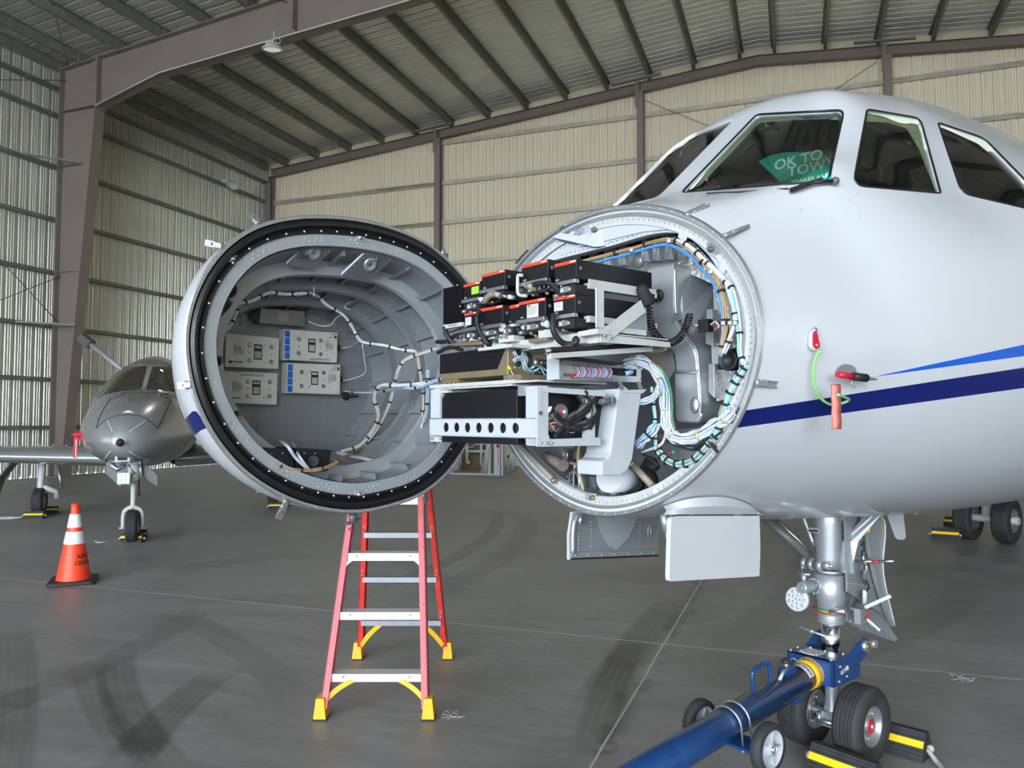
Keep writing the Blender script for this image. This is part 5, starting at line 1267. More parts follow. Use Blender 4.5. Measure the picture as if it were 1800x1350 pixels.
# ---- lower tray: white frame with seven holes around black units
sL = -.50
def L_(x, y, s=sL): return S(x, y, s)
zt_, zb_ = L_(945, 735).z, L_(945, 771).z; q0, q1 = L_(757, 750).y, L_(945, 750).y
b = MB(MP, 'lightgrey'); n = 7
holes = [L_(785.5, 749), L_(804, 749), L_(823, 749), L_(843, 748.5), L_(864, 749), L_(885.5, 749), L_(907.5, 750)]
hz = (zt_ + zb_) / 2; hr = .0165
# plate with round holes, built cell by cell
edges_ = [q0] + [(holes[i].y + holes[i + 1].y) / 2 for i in range(6)]; edges_ = [q0, (q0 + holes[0].y) / 2] + [(holes[i].y + holes[i + 1].y) / 2 for i in range(6)] + [(holes[6].y * 1.35 + q1 * .65) / 2, q1]
def quadp(y0, y1):
    b.box(sL - .004, sL, y0, y1, zb_, zt_)
quadp(edges_[0], edges_[1]); quadp(edges_[8], edges_[9])
for i in range(7):
    y0, y1 = edges_[i + 1], edges_[i + 2]; cy = holes[i].y; N_ = 24; O = []; I_ = []
    for k in range(N_):
        a = 2 * PI * k / N_; c, s_ = math.cos(a), math.sin(a); kx = ((y1 - cy) if c > 0 else (cy - y0)) / max(abs(c), 1e-6); kz = (zt_ - hz) / max(abs(s_), 1e-6); r_ = min(kx, kz); O.append((cy + c * r_, hz + s_ * r_)); I_.append((cy + c * hr, hz + s_ * hr))
    # add the exact corners
    for d0 in (-.004, 0):
        o = [b.v((sL + d0, *p)) for p in O]; ii = [b.v((sL + d0, *p)) for p in I_]
        for k in range(N_):
            b.f([o[k], o[(k + 1) % N_], ii[(k + 1) % N_], ii[k]], False)
            pa, pb_ = O[k], O[(k + 1) % N_]
            if abs(pa[0] - pb_[0]) > 1e-5 and abs(pa[1] - pb_[1]) > 1e-5:
                cxn = y1 if pa[0] + pb_[0] > 2 * cy else y0; czn = zt_ if pa[1] + pb_[1] > 2 * hz else zb_
                b.poly([(sL + d0, *pa), (sL + d0, cxn, czn), (sL + d0, *pb_)])
    ia = [b.v((sL - .004, *p)) for p in I_]; ib = [b.v((sL + .0005, *p)) for p in I_]
    for k in range(N_): b.f([ia[k], ia[(k + 1) % N_], ib[(k + 1) % N_], ib[k]], True)
b.box(sL - .004, sL + .03, q0, q1, zt_ - .003, zt_); b.box(sL - .004, sL + .03, q0, q1, zb_, zb_ + .003)
tf = b.build('tray_front_bar', jet, 'white bar with seven round holes')
b = MB(MP, 'black'); qa, qb = L_(774, 700).y, L_(906, 700).y; b.box(sL + .006, sL + .40, qa, qb, L_(906, 782).z, L_(906, 684).z); b.build('avionics_unit', jet, 'large plain black unit in the white tray', bev=.002)
b = MB(MP, 'black'); b.box(sL + .03, sL + .40, qb + .004, L_(925, 700).y + .02, L_(906, 782).z, L_(906, 690).z); b.build('avionics_unit', jet, bev=.002)
def postL(x0, x1, yt, yb, s=sL, dep=.03, m='lightgrey', name='tray_post'):
    b = MB(MP, m); a, c = S(x0, yt, s), S(x1, yb, s); b.box(s, s + dep, a.y, c.y, min(a.z, c.z), max(a.z, c.z)); return b.build(name, jet, bev=.0015)
postL(757, 772, 685, 735); postL(772, 786, 684, 735, sL + .02, .01, 'alu_paint'); postL(924, 951, 679, 783, sL, .03)
postL(910, 923, 678, 696, sL + .005, .02, 'alu_paint', 'mounting_block'); postL(776, 786, 686, 700, sL + .01, .02, 'frosty', 'mounting_block'); 
postL(756, 771, 764, 777, sL + .01, .03, 'frosty', 'mounting_block'); postL(771, 786, 764, 777, sL + .01, .03, 'frosty', 'mounting_block'); postL(926, 945, 770, 784, sL + .0, .03, 'frosty', 'mounting_block')
b = MB(MP, 'alu')
for x, y in ((761, 771), (776, 771), (781, 694), (779, 698), (932, 778), (939, 777)): b.lathe([(.005, -.004), (.004, .006)], S(x, y, sL + .008), (-1, 0, 0), 8)
b.build('bolt_set', tf)
qs_ = q1 + .018
def LS(x, y, o=0): return Q(x, y, qs_ + o)
b = MB(MP, 'lightgrey'); b.prism([LS(945, 678), LS(952, 680), LS(953, 730), LS(971, 785), LS(945, 785)], (0, -.005, 0)); b.m('stone_dark'); b.lathe([(.007, 0), (.006, .003)], LS(950, 726), (0, 1, 0), 12); b.m('alu')
for x in (951, 961, 970): b.rivet(LS(x, 779, .001), (0, 1, 0), .005)
b.build('side_gusset', jet)
b = MB(MP, 'lightgrey'); b.prism([LS(952, 680), LS(1064, 687), LS(1064, 697), LS(953, 689)], (0, -.03, 0)); b.build('upper_side_rail', jet)
b = MB(MP, 'lightgrey'); b.prism([LS(965, 772), LS(1056, 769), LS(1056, 783), LS(965, 785)], (0, -.03, 0)); b.build('lower_side_rail', jet, bev=.001)
b = MB(MP, 'lightgrey'); b.prism([LS(1031, 690, -.01), LS(1046, 690, -.01), LS(1046, 771, -.01), LS(1031, 771, -.01)], (0, -.02, 0)); b.build('rear_post', jet)
b = MB(MP, 'black'); b.prism([LS(953, 697, -.05), LS(1031, 700, -.05), LS(1031, 771, -.05), LS(953, 772, -.05)], (0, -.2, 0)); b.build('avionics_unit', jet, 'black unit behind the grey cable bundle')
def lo(l, *a, **k): return loom([LS(x, y, (d[0] if d else -.02)) for x, y, *d in l], *a, X=MP, **k)
lo([(966, 726), (980, 740), (995, 744), (1010, 734), (1024, 722), (1031, 708), (1024, 695), (1018, 690)], 8, .0065, .016, ['matt', 'stone_dark', 'matt'], name='cable_bundle')
lo([(975, 758), (990, 752), (1010, 752), (1030, 745), (1041, 725), (1036, 705), (1025, 692)], 9, .0065, .016, ['matt', 'stone_dark', 'matt'], 3, name='cable_bundle')
lo([(1018, 692), (1030, 688), (1040, 700), (1055, 706), (1068, 705)], 4, .0055, .006, ['matt'], 2); lo([(1025, 697), (1040, 705), (1058, 708)], 2, .003, .003, ['wirewhite', 'wiretan'])
lo([(962, 740), (968, 750), (978, 757), (986, 752), (974, 744), (965, 748), (972, 758)], 6, .0016, .008, ['wirered', 'wirewhite', 'wirered', 'wiregreen']); lo([(985, 750), (1000, 757), (1015, 755)], 8, .002, .008, ['frosty', 'wirewhite', 'stone_dark', 'wirecyan'])
lo([(957, 720), (964, 722), (960, 732), (968, 735)], 5, .002, .006, ['wirewhite', 'wiregreen'])
b = MB(MP, 'stone_dark'); p = LS(984, 724, -.02); b.lathe([(.022, 0), (.024, .010), (.018, .016), (.015, .010)], p, (-.3, 1, .1), 18); b.m('wirered'); b.lathe([(.009, .008), (.006, .014)], p, (-.3, 1, .1), 12); b.m('wirewhite'); b.ball(p + V((0, .02, .0)), .006, 8, 6); b.build('round_connector', jet)
b = MB(MP, 'cardtext'); b.prism([LS(965, 715), LS(970, 714), LS(967, 724), LS(962, 724)], (0, .001, 0)); b.build('wire_tag', jet)
# ---- the sheet-metal air chute in front of the bay
qc = qs_ + .015
def C_(x, y, o=0): return Q(x, y, qc + o)
side = [C_(1073, 676), C_(1128, 690), C_(1114, 800), C_(1108, 820), C_(1096, 832), C_(1080, 836), C_(1062, 836), C_(1068, 812), C_(1076, 700)]
fr = [C_(1062, 676), C_(1090, 681), C_(1072, 806), C_(1066, 822), C_(1050, 836), C_(1026, 832), C_(1026, 806), C_(1046, 808), C_(1051, 800)]
b = MB(MP, 'lightgrey'); b.m('lightgrey')
# profile in the s-z plane seen from port, extruded across
prof = [C_(1088, 682), C_(1131, 692), C_(1114, 806), C_(1106, 824), C_(1092, 834), C_(1070, 836), C_(1066, 834), C_(1071, 800)]
wd = .11
z0 = C_(1088, 682)
P0 = [C_(1088, 683), C_(1128, 688), C_(1112, 806), C_(1104, 826), C_(1090, 836), C_(1058, 836), C_(1058, 811), C_(1068, 806), C_(1073, 796)]
b.prism([p for p in P0], (0, -wd, 0)); b.build('air_chute', jet, 'pale sheet-metal chute hanging in front of the lower bay', bev=.004)
b = MB(MP, 'lightgrey'); t0 = C_(1066, 678); b.prism([C_(1090, 686, .004), C_(1138, 684, .004), C_(1130, 692, .004), C_(1096, 690, .004)], (0, -.10, 0)); b.build('chute_cap', jet, bev=.002)
for x in (1085, 1118): 
    b = MB(MP, 'alu'); b.prism([C_(x, 670, .006), C_(x + 7, 671, .006), C_(x + 12, 684, .006), C_(x + 5, 684, .006)], (0, .002, 0)); b.build('cap_clip', jet)
b = MB(MP, 'stone_dark'); p = C_(1075, 704, .004); b.tube([p + V((-.05, 0, -.005)), p], .009, 10); b.lathe([(.014, 0), (.014, .006), (.008, .010)], p, (0, 1, 0), 14); b.m('alu'); b.bar(p + V((-.006, .008, -.02)), p + V((-.004, .008, .02)), .008, .004); b.build('cable_clamp', jet)
# ================================================================== nose gear, doors, main gear, wings, cockpit
SG = 1.61
def GP(x, y): return S(x, y, SG)
def wheel(X, c, ax, R, w, parent, hubm='alu', name='wheel', groove=4, hubr=.5, red=False):
    c = V(c); ax = V(ax).normalized(); b = MB(X, 'tyre'); h = w / 2
    prof = [(R * hubr, -h * .80), (R * .62, -h * .98), (R * .80, -h), (R * .93, -h * .88), (R * .985, -h * .70)]
    for k in range(groove):
        z = h * (-.55 + 1.10 * k / (groove - 1)); gw = w * .016
        prof += [(R, z - gw * 2.2), (R, z - gw), (R * .965, z - gw * .8), (R * .965, z + gw * .8), (R, z + gw), (R, z + gw * 2.2)]
    prof += [(R * .985, h * .70), (R * .93, h * .88), (R * .80, h), (R * .62, h * .98), (R * hubr, h * .80)]
    b.lathe(prof, c, ax, 48, caps=False); t = b.build('tyre', parent)
    b = MB(X, hubm); 
    for sg in (-1, 1):
        b.lathe([(R * hubr, h * .80), (R * hubr * .97, h * .86), (R * hubr * .88, h * .80), (R * hubr * .84, h * .45), (R * hubr * .45, h * .40), (R * hubr * .42, h * .62), (R * .02, h * .62)], c, ax * sg, 28, caps=False)
    hb = b.build('hub', parent); b = MB(X, 'alu'); x, y = frame_of(ax)
    for sg in (-1, 1):
        for k in range(8):
            a = k * PI / 4; b.lathe([(R * .035, 0), (R * .03, .008)], c + ax * (sg * h * .42) + (x * math.cos(a) + y * math.sin(a)) * R * hubr * .66, ax * sg, 8)
    if red:
        b.m('crimson'); p = c + ax * h * .62
        b.lathe([(R * .14, -.01), (R * .14, .004)], p, ax, 16); b.obox(p + ax * .004 - y * 0, x * R * .09, y * R * .16, ax * .006); b.m('brass'); b.ball(p + ax * .012, R * .045, 8, 6)
    b.build('hub_bolts', hb)
    return t
# upper leg
b = MB(MP, 'alu_paint'); b.sm = True
zt0, z1, z2 = GP(1455, 880).z, GP(1462, 1010).z, GP(1462, 1065).z
leg0 = GP(1455, 905); legx = 0
b.lathe([(.070, 1.26), (.072, 1.10), (.066, 1.02), (.062, .93), (.060, .885)], (SG, -.012, 0), (0, 0, 1), 24)
b.m('alu'); b.lathe([(.070, .880), (.070, .862)], (SG, -.012, 0), (0, 0, 1), 24); b.m('alu_paint')
b.lathe([(.064, .86), (.074, .855), (.074, .74), (.066, .725), (.066, .70), (.058, .69)], (SG, -.012, 0), (0, 0, 1), 24)
b.m('wiregreen'); b.lathe([(.058, .690), (.060, .688), (.060, .684), (.057, .682)], (SG, -.012, 0), (0, 0, 1), 20); b.m('yellow'); b.lathe([(.060, .682), (.060, .678)], (SG, -.012, 0), (0, 0, 1), 20); b.m('wirered'); b.lathe([(.060, .674), (.060, .671)], (SG, -.012, 0), (0, 0, 1), 20)
b.m('alu_paint'); b.lathe([(.055, .675), (.056, .66), (.060, .655), (.060, .625), (.052, .615)], (SG, -.012, 0), (0, 0, 1), 24)
for k in range(3): b.lathe([(.0605, .652 - k * .010), (.063, .648 - k * .010), (.0605, .644 - k * .010)], (SG, -.012, 0), (0, 0, 1), 24)
b.build('gear_leg', jet)
b = MB(MP, 'chrome'); b.sm = True; b.lathe([(.045, .63), (.045, .44)], (SG, -.012, 0), (0, 0, 1), 32); b.build('oleo_piston', jet)
b = MB(MP, 'alu_paint'); b.sm = True; b.lathe([(.048, .45), (.048, .43), (.036, .41), (.032, .25), (.040, .21), (.042, .17)], (SG, -.012, 0), (0, 0, 1), 20); b.rod((SG, -.14, .183), (SG, .14, .183), .02, 16)
b.obox((SG - .03, -.012, .17), (.02, 0, 0), (0, .03, 0), (0, 0, .035)); b.m('alu'); b.rod((SG - .055, -.06, .16), (SG - .055, .03, .16), .014, 10); b.rod((SG - .055, -.05, .13), (SG - .055, -.05, .20), .012, 10); b.m('wirepale'); b.lathe([(.0335, .33), (.0335, .35)], (SG, -.012, 0), (0, 0, 1), 16)
b.build('axle_fork', jet)
# drag struts of the leg: V-shaped forging and dark strut
def fork(pts, w, m='alu_paint', name='brace_arm', th=.03):
    b = MB(MP, m); b.sm = True; b.tube(cr(pts, 4), [w] * (4 * (len(pts) - 1) + 1), 10); return b.build(name, jet)
b = MB(MP, 'alu_paint')
b.prism([GP(1500, 905) + V((.05, .03, 0)), GP(1520, 900) + V((.05, .03, 0)), GP(1483, 950) + V((.02, .03, 0)), GP(1478, 985) + V((0, .03, 0)), GP(1480, 1006) + V((0, .03, 0)), GP(1445, 1004) + V((0, .03, 0)), GP(1444, 985) + V((0, .03, 0)), GP(1470, 950) + V((.01, .03, 0))], (0, .035, 0)); b.build('side_forging', jet, bev=.008)
fork([GP(1398, 870), GP(1415, 915), GP(1432, 960)], .012); fork([GP(1490, 900), GP(1475, 920), GP(1466, 950)], .014)
b = MB(MP, 'stone_dark'); b.sm = True; b.tube([GP(1372, 905) + V((-.12, -.02, 0)), GP(1431, 976) + V((-.03, -.02, 0))], .024, 14); b.m('chrome'); b.rod(GP(1380, 905) + V((-.1, .0, 0)), GP(1433, 972) + V((-.03, .0, 0)), .006); b.build('drag_strut', jet)
b = MB(MP, 'alu_paint'); b.sm = True
for dq, l in ((-.075, .02), (-.04, .022), (.0, .03)): b.rod(GP(1440, 990) + V((-.05, dq + .02, 0)), GP(1440, 990) + V((-.05, dq + .02 + l, 0)), .030, 16)
b.rod(GP(1452, 990) + V((-.05, .02, 0)), GP(1452, 990) + V((-.05, .05, 0)), .022, 14); b.m('alu'); b.rod(GP(1452, 990) + V((-.05, .04, 0)), GP(1452, 990) + V((-.05, .065, 0)), .012, 10); b.build('pivot_lugs', jet)
b = MB(MP, 'alu'); b.prism([GP(1434, 925) + V((-.071, 0, 0)), GP(1454, 927) + V((-.071, 0, 0)), GP(1454, 935) + V((-.071, 0, 0)), GP(1434, 933) + V((-.071, 0, 0))], (-.003, 0, 0)); b.m('text'); b.prism([GP(1436, 928) + V((-.075, 0, 0)), GP(1452, 929) + V((-.075, 0, 0)), GP(1452, 933) + V((-.075, 0, 0)), GP(1436, 932) + V((-.075, 0, 0))], (-.001, 0, 0)); b.build('data_plate', jet)
# taxi light and steering motor
b = MB(MP, 'lightgrey'); lc = S(1402, 1053, SG - .16); ax = V((-1, .05, .10)).normalized(); b.lathe([(.030, -.05), (.052, -.02), (.057, .0), (.057, .012), (.050, .012)], lc, ax, 28); tl = b.build('taxi_light', jet)
b = MB(MP, 'lamp'); b.lathe([(.050, .006), (.001, .008)], lc, ax, 28); b.m('chrome'); x, y = frame_of(ax)
for r_, n_ in ((.0, 1), (.020, 5), (.038, 9)):
    for k in range(n_): a = 2 * PI * k / n_; b.ball(lc + ax * .008 + (x * math.cos(a) + y * math.sin(a)) * r_, .0085, 10, 5, ax, .5)
b.build('light_lens', tl)
b = MB(MP, 'alu_paint'); b.sm = True; a = S(1408, 1034, SG - .17); c = S(1432, 1030, SG - .07); b.tube([a, a.lerp(c, .1), c], [.026, .03, .03], 18); b.rod(a - (c - a).normalized() * .012, a, .018, 14); b.lathe([(.04, -.01), (.04, .01)], c, c - a, 18); b.tube([S(1413, 1025, SG - .13), S(1413, 1008, SG - .13)], .012, 10); b.m('alu'); b.rod(S(1402, 1008, SG - .13), S(1424, 1010, SG - .13), .007, 8); b.rod(S(1410, 1006, SG - .13), S(1410, 992, SG - .13), .003, 6)
for k in range(8): an = k * PI / 4; u, v_ = frame_of(c - a); b.rivet(c - (c - a).normalized() * .011 + (u * math.cos(an) + v_ * math.sin(an)) * .034, a - c, .005)
b.build('steering_motor', jet)
b = MB(MP, 'wirered'); b.rod(GP(1429, 1067) + V((-.0, 0, 0)), GP(1450, 1066) + V((-.0, 0, 0)), .006, 8); b.rod(GP(1433, 1081), GP(1450, 1080), .005, 8); b.m('alu'); b.rod(GP(1462, 1070) + V((-.05, .02, 0)), GP(1478, 1068) + V((-.05, .05, 0)), .014, 12); b.build('steering_fitting', jet)
random.seed(3)
for k in range(7):
    x = 1486 + random.uniform(-3, 10); y = 945 + k * 17; pts = [GP(x, y - 12) + V((.04, .06, 0)), GP(x + random.uniform(-6, 6), y) + V((.04, .07, 0)), GP(x + random.uniform(-6, 8), y + 14) + V((.04, .06, 0))]
    b = MB(MP, random.choice(['matt', 'alu', 'matt', 'rubber'])); b.sm = True; b.tube(cr(pts, 4), .005, 6); b.build('hydraulic_hose', jet)
b = MB(MP, 'frosty'); b.sm = True; b.tube([GP(1491, 1035) + V((.04, .06, 0)), GP(1491, 1060) + V((.04, .06, 0))], .011, 10); b.m('chrome'); b.rod(GP(1488, 965) + V((.04, .06, 0)), GP(1490, 1000) + V((.04, .06, 0)), .004); b.rod(GP(1480, 985) + V((.04, .06, 0)), GP(1500, 985) + V((.04, .07, 0)), .009, 10); b.m('wirered'); b.rod(GP(1500, 986) + V((.04, .07, 0)), GP(1507, 985) + V((.05, .08, 0)), .007, 8); b.m('chrome'); b.rod(GP(1507, 985) + V((.05, .08, 0)), GP(1528, 984) + V((.06, .09, 0)), .008, 8); b.m('yellow'); b.rod(GP(1499, 935) + V((.05, .05, 0)), GP(1501, 926) + V((.05, .05, 0)), .006, 8); b.m('wirered'); b.lathe([(.010, 0), (.010, .004)], GP(1493, 1069) + V((0, .09, 0)), (-.3, 1, 0), 10); b.lathe([(.011, 0), (.011, .004)], GP(1492, 1080) + V((0, .09, 0)), (-.3, 1, 0), 10); b.build('gear_fittings', jet)
b = MB(MP, 'alu_paint'); b.obox(GP(1490, 1078) + V((.0, .06, 0)), (.025, 0, 0), (0, .015, 0), (0, 0, .035)); b.bar(GP(1492, 1062) + V((0, .08, 0)), GP(1523, 1042) + V((.03, .10, 0)), .016, .016); b.bar(GP(1495, 1082) + V((0, .08, 0)), GP(1510, 1102) + V((.02, .09, 0)), .014, .012); b.build('door_linkage', jet)
# wheels, axle along q
for q_, red in ((.125, True), (-.145, False)):
    wr = thing('nose_wheel', None, None, tuple(MP @ V((SG, q_, .18)))) if False else None
nwp = MB(MP, 'alu'); nwp.rod((SG, -.2, .183), (SG, .19, .183), .014, 12); ax_ = nwp.build('axle', jet)
wheel(MP, (SG, .130, .183), (0, 1, 0), .178, .135, ax_, red=True, groove=5, hubr=.52); wheel(MP, (SG, -.150, .183), (0, 1, 0), .178, .135, ax_, groove=5, hubr=.52)
# front gear doors (hanging panels)
b = MB(MP, 'white'); qd = .33
pr_ = roundpoly([(1180, 907), (1335, 906), (1337, 960), (1335, 1013), (1178, 1022), (1177, 1015)], [12, 2, 40, 3, 2, 2]); b.prism([Q(x, y, qd) for x, y in pr_], (0, -.018, 0)); dr = b.build('gear_door', jet, 'white outer face')
b = MB(MP, 'seal')
for x0, x1 in ((1190, 1212), (1217, 1290), (1305, 1332)): b.prism([Q(x0, 904.5, qd + .002), Q(x1, 904.5, qd + .002), Q(x1, 906.5, qd + .002), Q(x0, 906.5, qd + .002)], (0, -.02, 0))
b.build('hinge_slot', dr)
b = MB(MP, 'alu_paint'); b.tube([Q(1166, 905, qd - .03), Q(1172, 935, qd - .03)], .012, 8); b.tube([Q(1172, 935, qd - .03), Q(1179, 962, qd - .03)], .008, 8); b.build('door_rod', jet)
# blister fairing behind the hinge line of the right-hand door
b = MB(MP, 'white'); b.sm = True
hinge = [Q(x, 905, qd) for x in (1166, 1200, 1240, 1280, 1320, 1337)]
upl = [(1166, 888), (1200, 877), (1240, 872), (1280, 873), (1318, 886), (1337, 903)]
up_ = []
for (x, y), h_ in zip(upl, hinge):
    p = SK(x, y, .004); up_.append(p if p is not None else h_)
mid = [(a + c) / 2 + V((0, .012, 0)) for a, c in zip(up_, hinge)]
b.strip(cr(up_, 4), cr(mid, 4), True); b.strip(cr(mid, 4), cr(hinge, 4), True); b.build('door_fairing', jet)
qd2 = -.36
b = MB(MP, 'liner'); b.prism([Q(1010, 905, qd2), Q(1157, 890, qd2), Q(1157, 977, qd2), Q(1006, 978, qd2)], (0, -.012, 0)); dl = b.build('gear_door', jet, 'grey inner face with rivet rows')
b = MB(MP, 'white'); b.prism([Q(1000, 984, qd2 - .012), Q(1000, 940, qd2 - .012), Q(1006, 900, qd2 - .012), Q(1157, 885, qd2 - .012), Q(1157, 978, qd2 - .012)], (0, -.012, 0)); b.build('outer_skin', dl)
b = MB(MP, 'alu_paint'); b.sm = True; b.tube(cr([Q(1016, 903, qd2 + .01), Q(1009, 920, qd2 + .01), Q(1007, 945, qd2 + .01), Q(1007, 974, qd2 + .01)], 4), .010, 8); b.build('edge_channel', dl)
b = MB(MP, 'liner'); b.prism([Q(1006, 970, qd2 + .006), Q(1157, 966, qd2 + .006), Q(1157, 975, qd2 + .006), Q(1006, 981, qd2 + .006)], (0, -.006, 0)); b.m('alu')
for k in range(7): b.rivet(Q(1012 + k * 23, 976 - k * .7, qd2 + .007), (0, 1, 0), .005)
for x in (1017, 1039, 1081, 1125):
    for k in range(8 if x > 1017 else 6): b.rivet(Q(x, 918 + k * 6 + (20 if x < 1020 else 0), qd2 + .001), (0, 1, 0), .0035)
b.m('seal'); b.prism([Q(1006, 981, qd2 + .006), Q(1158, 975, qd2 + .006), Q(1158, 978, qd2 + .006), Q(1006, 984, qd2 + .006)], (0, -.01, 0)); b.build('bottom_strip', dl)
b = MB(MP, 'liner_light'); bp = [Q(1048, 905, qd2 + .003), Q(1055, 935, qd2 + .003), Q(1068, 958, qd2 + .003), Q(1083, 967, qd2 + .003), Q(1105, 945, qd2 + .003), Q(1118, 915, qd2 + .003), Q(1122, 900, qd2 + .003)]; b.prism(bp, (0, .002, 0)); b.build('pressed_dish', dl); b = MB(MP, 'alu'); b.tube(cr([Q(1142, 920, qd2 + .004), Q(1144, 932, qd2 + .004), Q(1141, 946, qd2 + .004), Q(1139, 932, qd2 + .004), Q(1142, 920, qd2 + .004)], 3), .002, 5); b.build('finger_pull', dl)
b = MB(MP, 'alu'); b.tube([Q(1022, 904, qd2 + .03), Q(1019, 922, qd2 + .03)], .010, 8); b.build('door_rod', jet)
# aft gear doors behind the leg
q3 = -.02
def AD(x, y, o=0): return Q(x, y, .12 + o)
outer = [(1516, 902), (1540, 900), (1554, 915), (1556, 935), (1553, 1010), (1573, 1098), (1572, 1102), (1560, 1078), (1545, 1035), (1530, 975), (1524, 940)]
b = MB(MP, 'alu_paint'); b.prism([AD(x, y) for x, y in outer], (0, -.02, 0)); b.build('rear_gear_door', jet, 'bare grey inner face with a folded edge', bev=.003)
b = MB(MP, 'liner'); b.prism([AD(x, y, -.03) for x, y in ((1486, 905), (1525, 903), (1530, 975), (1550, 1050), (1560, 1085), (1520, 1060), (1490, 1040))], (0, -.01, 0)); b.m('liner_light')
for y in (945, 980, 1025): b.bar(AD(1490, y, -.024), AD(1535, y + 4, -.024), .004, .006)
b.build('door_web', jet)
b = MB(MP, 'frosty'); b.sm = True; b.tube(cr([AD(1540, 900, .004), AD(1554, 915, .004), AD(1556, 940, .004), AD(1553, 1008, .004), AD(1573, 1100, .004)], 6), .004, 6); b.build('door_edge', jet)
b = MB(MP, 'liner'); b.prism([Q(x, y, .05) for x, y in ((1505, 1040), (1530, 1044), (1578, 1124), (1570, 1127), (1510, 1105), (1488, 1092), (1492, 1075))], (0, -.01, 0)); b.m('alu_paint'); b.prism([Q(x, y, .056) for x, y in ((1521, 1050), (1530, 1044), (1578, 1124), (1572, 1128))], (0, -.02, 0))
for a, c in (((1495, 1092), (1562, 1118)), ((1505, 1075), (1550, 1088)), ((1515, 1060), (1535, 1110)), ((1500, 1078), (1515, 1108))): b.bar(Q(*a, .056), Q(*c, .056), .008, .008)
b.m('alu'); b.bar(Q(1498, 1070, .07), Q(1523, 1045, .06), .018, .014); b.build('rear_gear_door', jet, 'lower ribbed half')
# antennas under the belly, drains
def blade(l, q, m='frosty', th=.012, name='blade_antenna'):
    b = MB(MP, m); b.prism([Q(x, y, q) for x, y in l], (0, -th, 0)); return b.build(name, jet, bev=.004)
blade([(1556, 888), (1587, 888), (1593, 944), (1590, 949), (1580, 949), (1576, 945)], 0, 'white'); blade([(1600, 885), (1611, 885), (1614, 905), (1608, 904)], 0, 'white'); blade([(1655, 880), (1661, 880), (1661, 889), (1657, 889)], 0, 'white'); blade([(1763, 862), (1768, 862), (1768, 870), (1765, 870)], 0, 'white'); blade([(1540, 894), (1547, 894), (1547, 899), (1542, 899)], 0, 'white'); blade([(1340, 902), (1345, 902), (1344, 912), (1341, 912)], 0, 'white')
# main gear
def JP(s, q, z): return MP @ V((s, q, z))
for sg in (-1, 1):
    s0 = 9.45
    b = MB(MP, 'frosty'); b.sm = True; b.tube([(s0, sg * 2.0, 1.45), (s0, sg * 2.08, .34)], .07, 14); b.rod((s0, sg * 2.08 - .38, .30), (s0, sg * 2.08 + .38, .30), .05, 14); b.tube([(s0 - .5, sg * 1.9, 1.3), (s0, sg * 2.05, .7)], .04, 10); b.m('alu'); b.rod((s0 - .06, sg * 2.08 - .1, .45), (s0 - .06, sg * 2.08 - .1, .72), .03); mg = b.build('main_gear_leg', jet)
    for dq in (-.23, .23): wheel(MP, (s0, sg * 2.08 + dq, .30), (0, 1, 0), .30, .22, mg, groove=5, hubr=.52)
    b = MB(MP, 'liner'); b.prism([(s0 - .75, sg * 2.6, 1.25), (s0 + .1, sg * 2.6, 1.25), (s0 + .1, sg * 2.75, .82), (s0 - .55, sg * 2.75, .78)], (0, .02, 0)); b.build('gear_door', mg)
    # wing with aerofoil section
    b = MB(MP, 'white'); b.sm = True; secs = []
    for k, (q, le, chd, z, t) in enumerate(((.6, 6.8, 4.2, 1.30, .42), (3.0, 8.3, 2.9, 1.38, .28), (9.4, 11.8, 1.2, 1.62, .10))):
        sec = []
        for i in range(24):
            a = 2 * PI * i / 24; u = (1 - math.cos(a)) / 2; th = (math.sqrt(max(u, 0)) * (1 - u) * 1.3) * t * (1 if a < PI else -.7); sec.append((le + u * chd, sg * q, z + th))
        secs.append(sec)
    b.loft(secs); b.build('wing', jet)
# ---- cockpit interior
b = MB(MP, 'frontlining')
b.prism([(.70, -.60, 2.20), (.70, .60, 2.20), (.62, .60, 2.42), (.62, -.60, 2.42)], (.42, 0, .03)); b.build('glareshield', jet, bev=.02)
b = MB(MP, 'frontlining'); b.box(.60, 2.3, -.70, .70, 1.65, 1.70); b.prism([(2.3, -.92, 1.7), (2.3, .92, 1.7), (2.3, .86, 2.6), (2.3, .45, 3.0), (2.3, -.45, 3.0), (2.3, -.86, 2.6)], (.02, 0, 0)); b.box(.56, .60, -.5, .5, 1.6, 2.25); b.build('cockpit_bulkhead', jet)
for sg in (-1, 1):
    b = MB(MP, 'frontlining'); b.box(1.55, 1.68, sg * .42 - .24, sg * .42 + .24, 1.95, 2.62); b.box(1.56, 1.66, sg * .42 - .13, sg * .42 + .13, 2.64, 2.80); b.box(1.15, 1.65, sg * .42 - .24, sg * .42 + .24, 1.9, 2.0); b.build('pilot_seat', jet, bev=.05)
b = MB(MP, 'plaster'); b.box(1.02, 2.2, -.36, .36, 2.90, 2.92); b.build('overhead_panel', jet, bev=.01)
b = MB(MP, 'stone_dark'); b.bar(Q(1620, 330, .5), Q(1612, 305, .5), .012, .012); b.tube(cr([Q(1600, 318, .5), Q(1602, 303, .5), Q(1612, 300, .5), Q(1616, 310, .5)], 4), .008, 6); b.build('control_yoke', jet)
b = MB(MP, 'boxwhite'); b.prism([Q(1335, 228, .1), Q(1372, 224, .1), Q(1368, 234, .1), Q(1338, 237, .1)], (0, -.003, 0)); b.build('sun_visor_clip', jet)
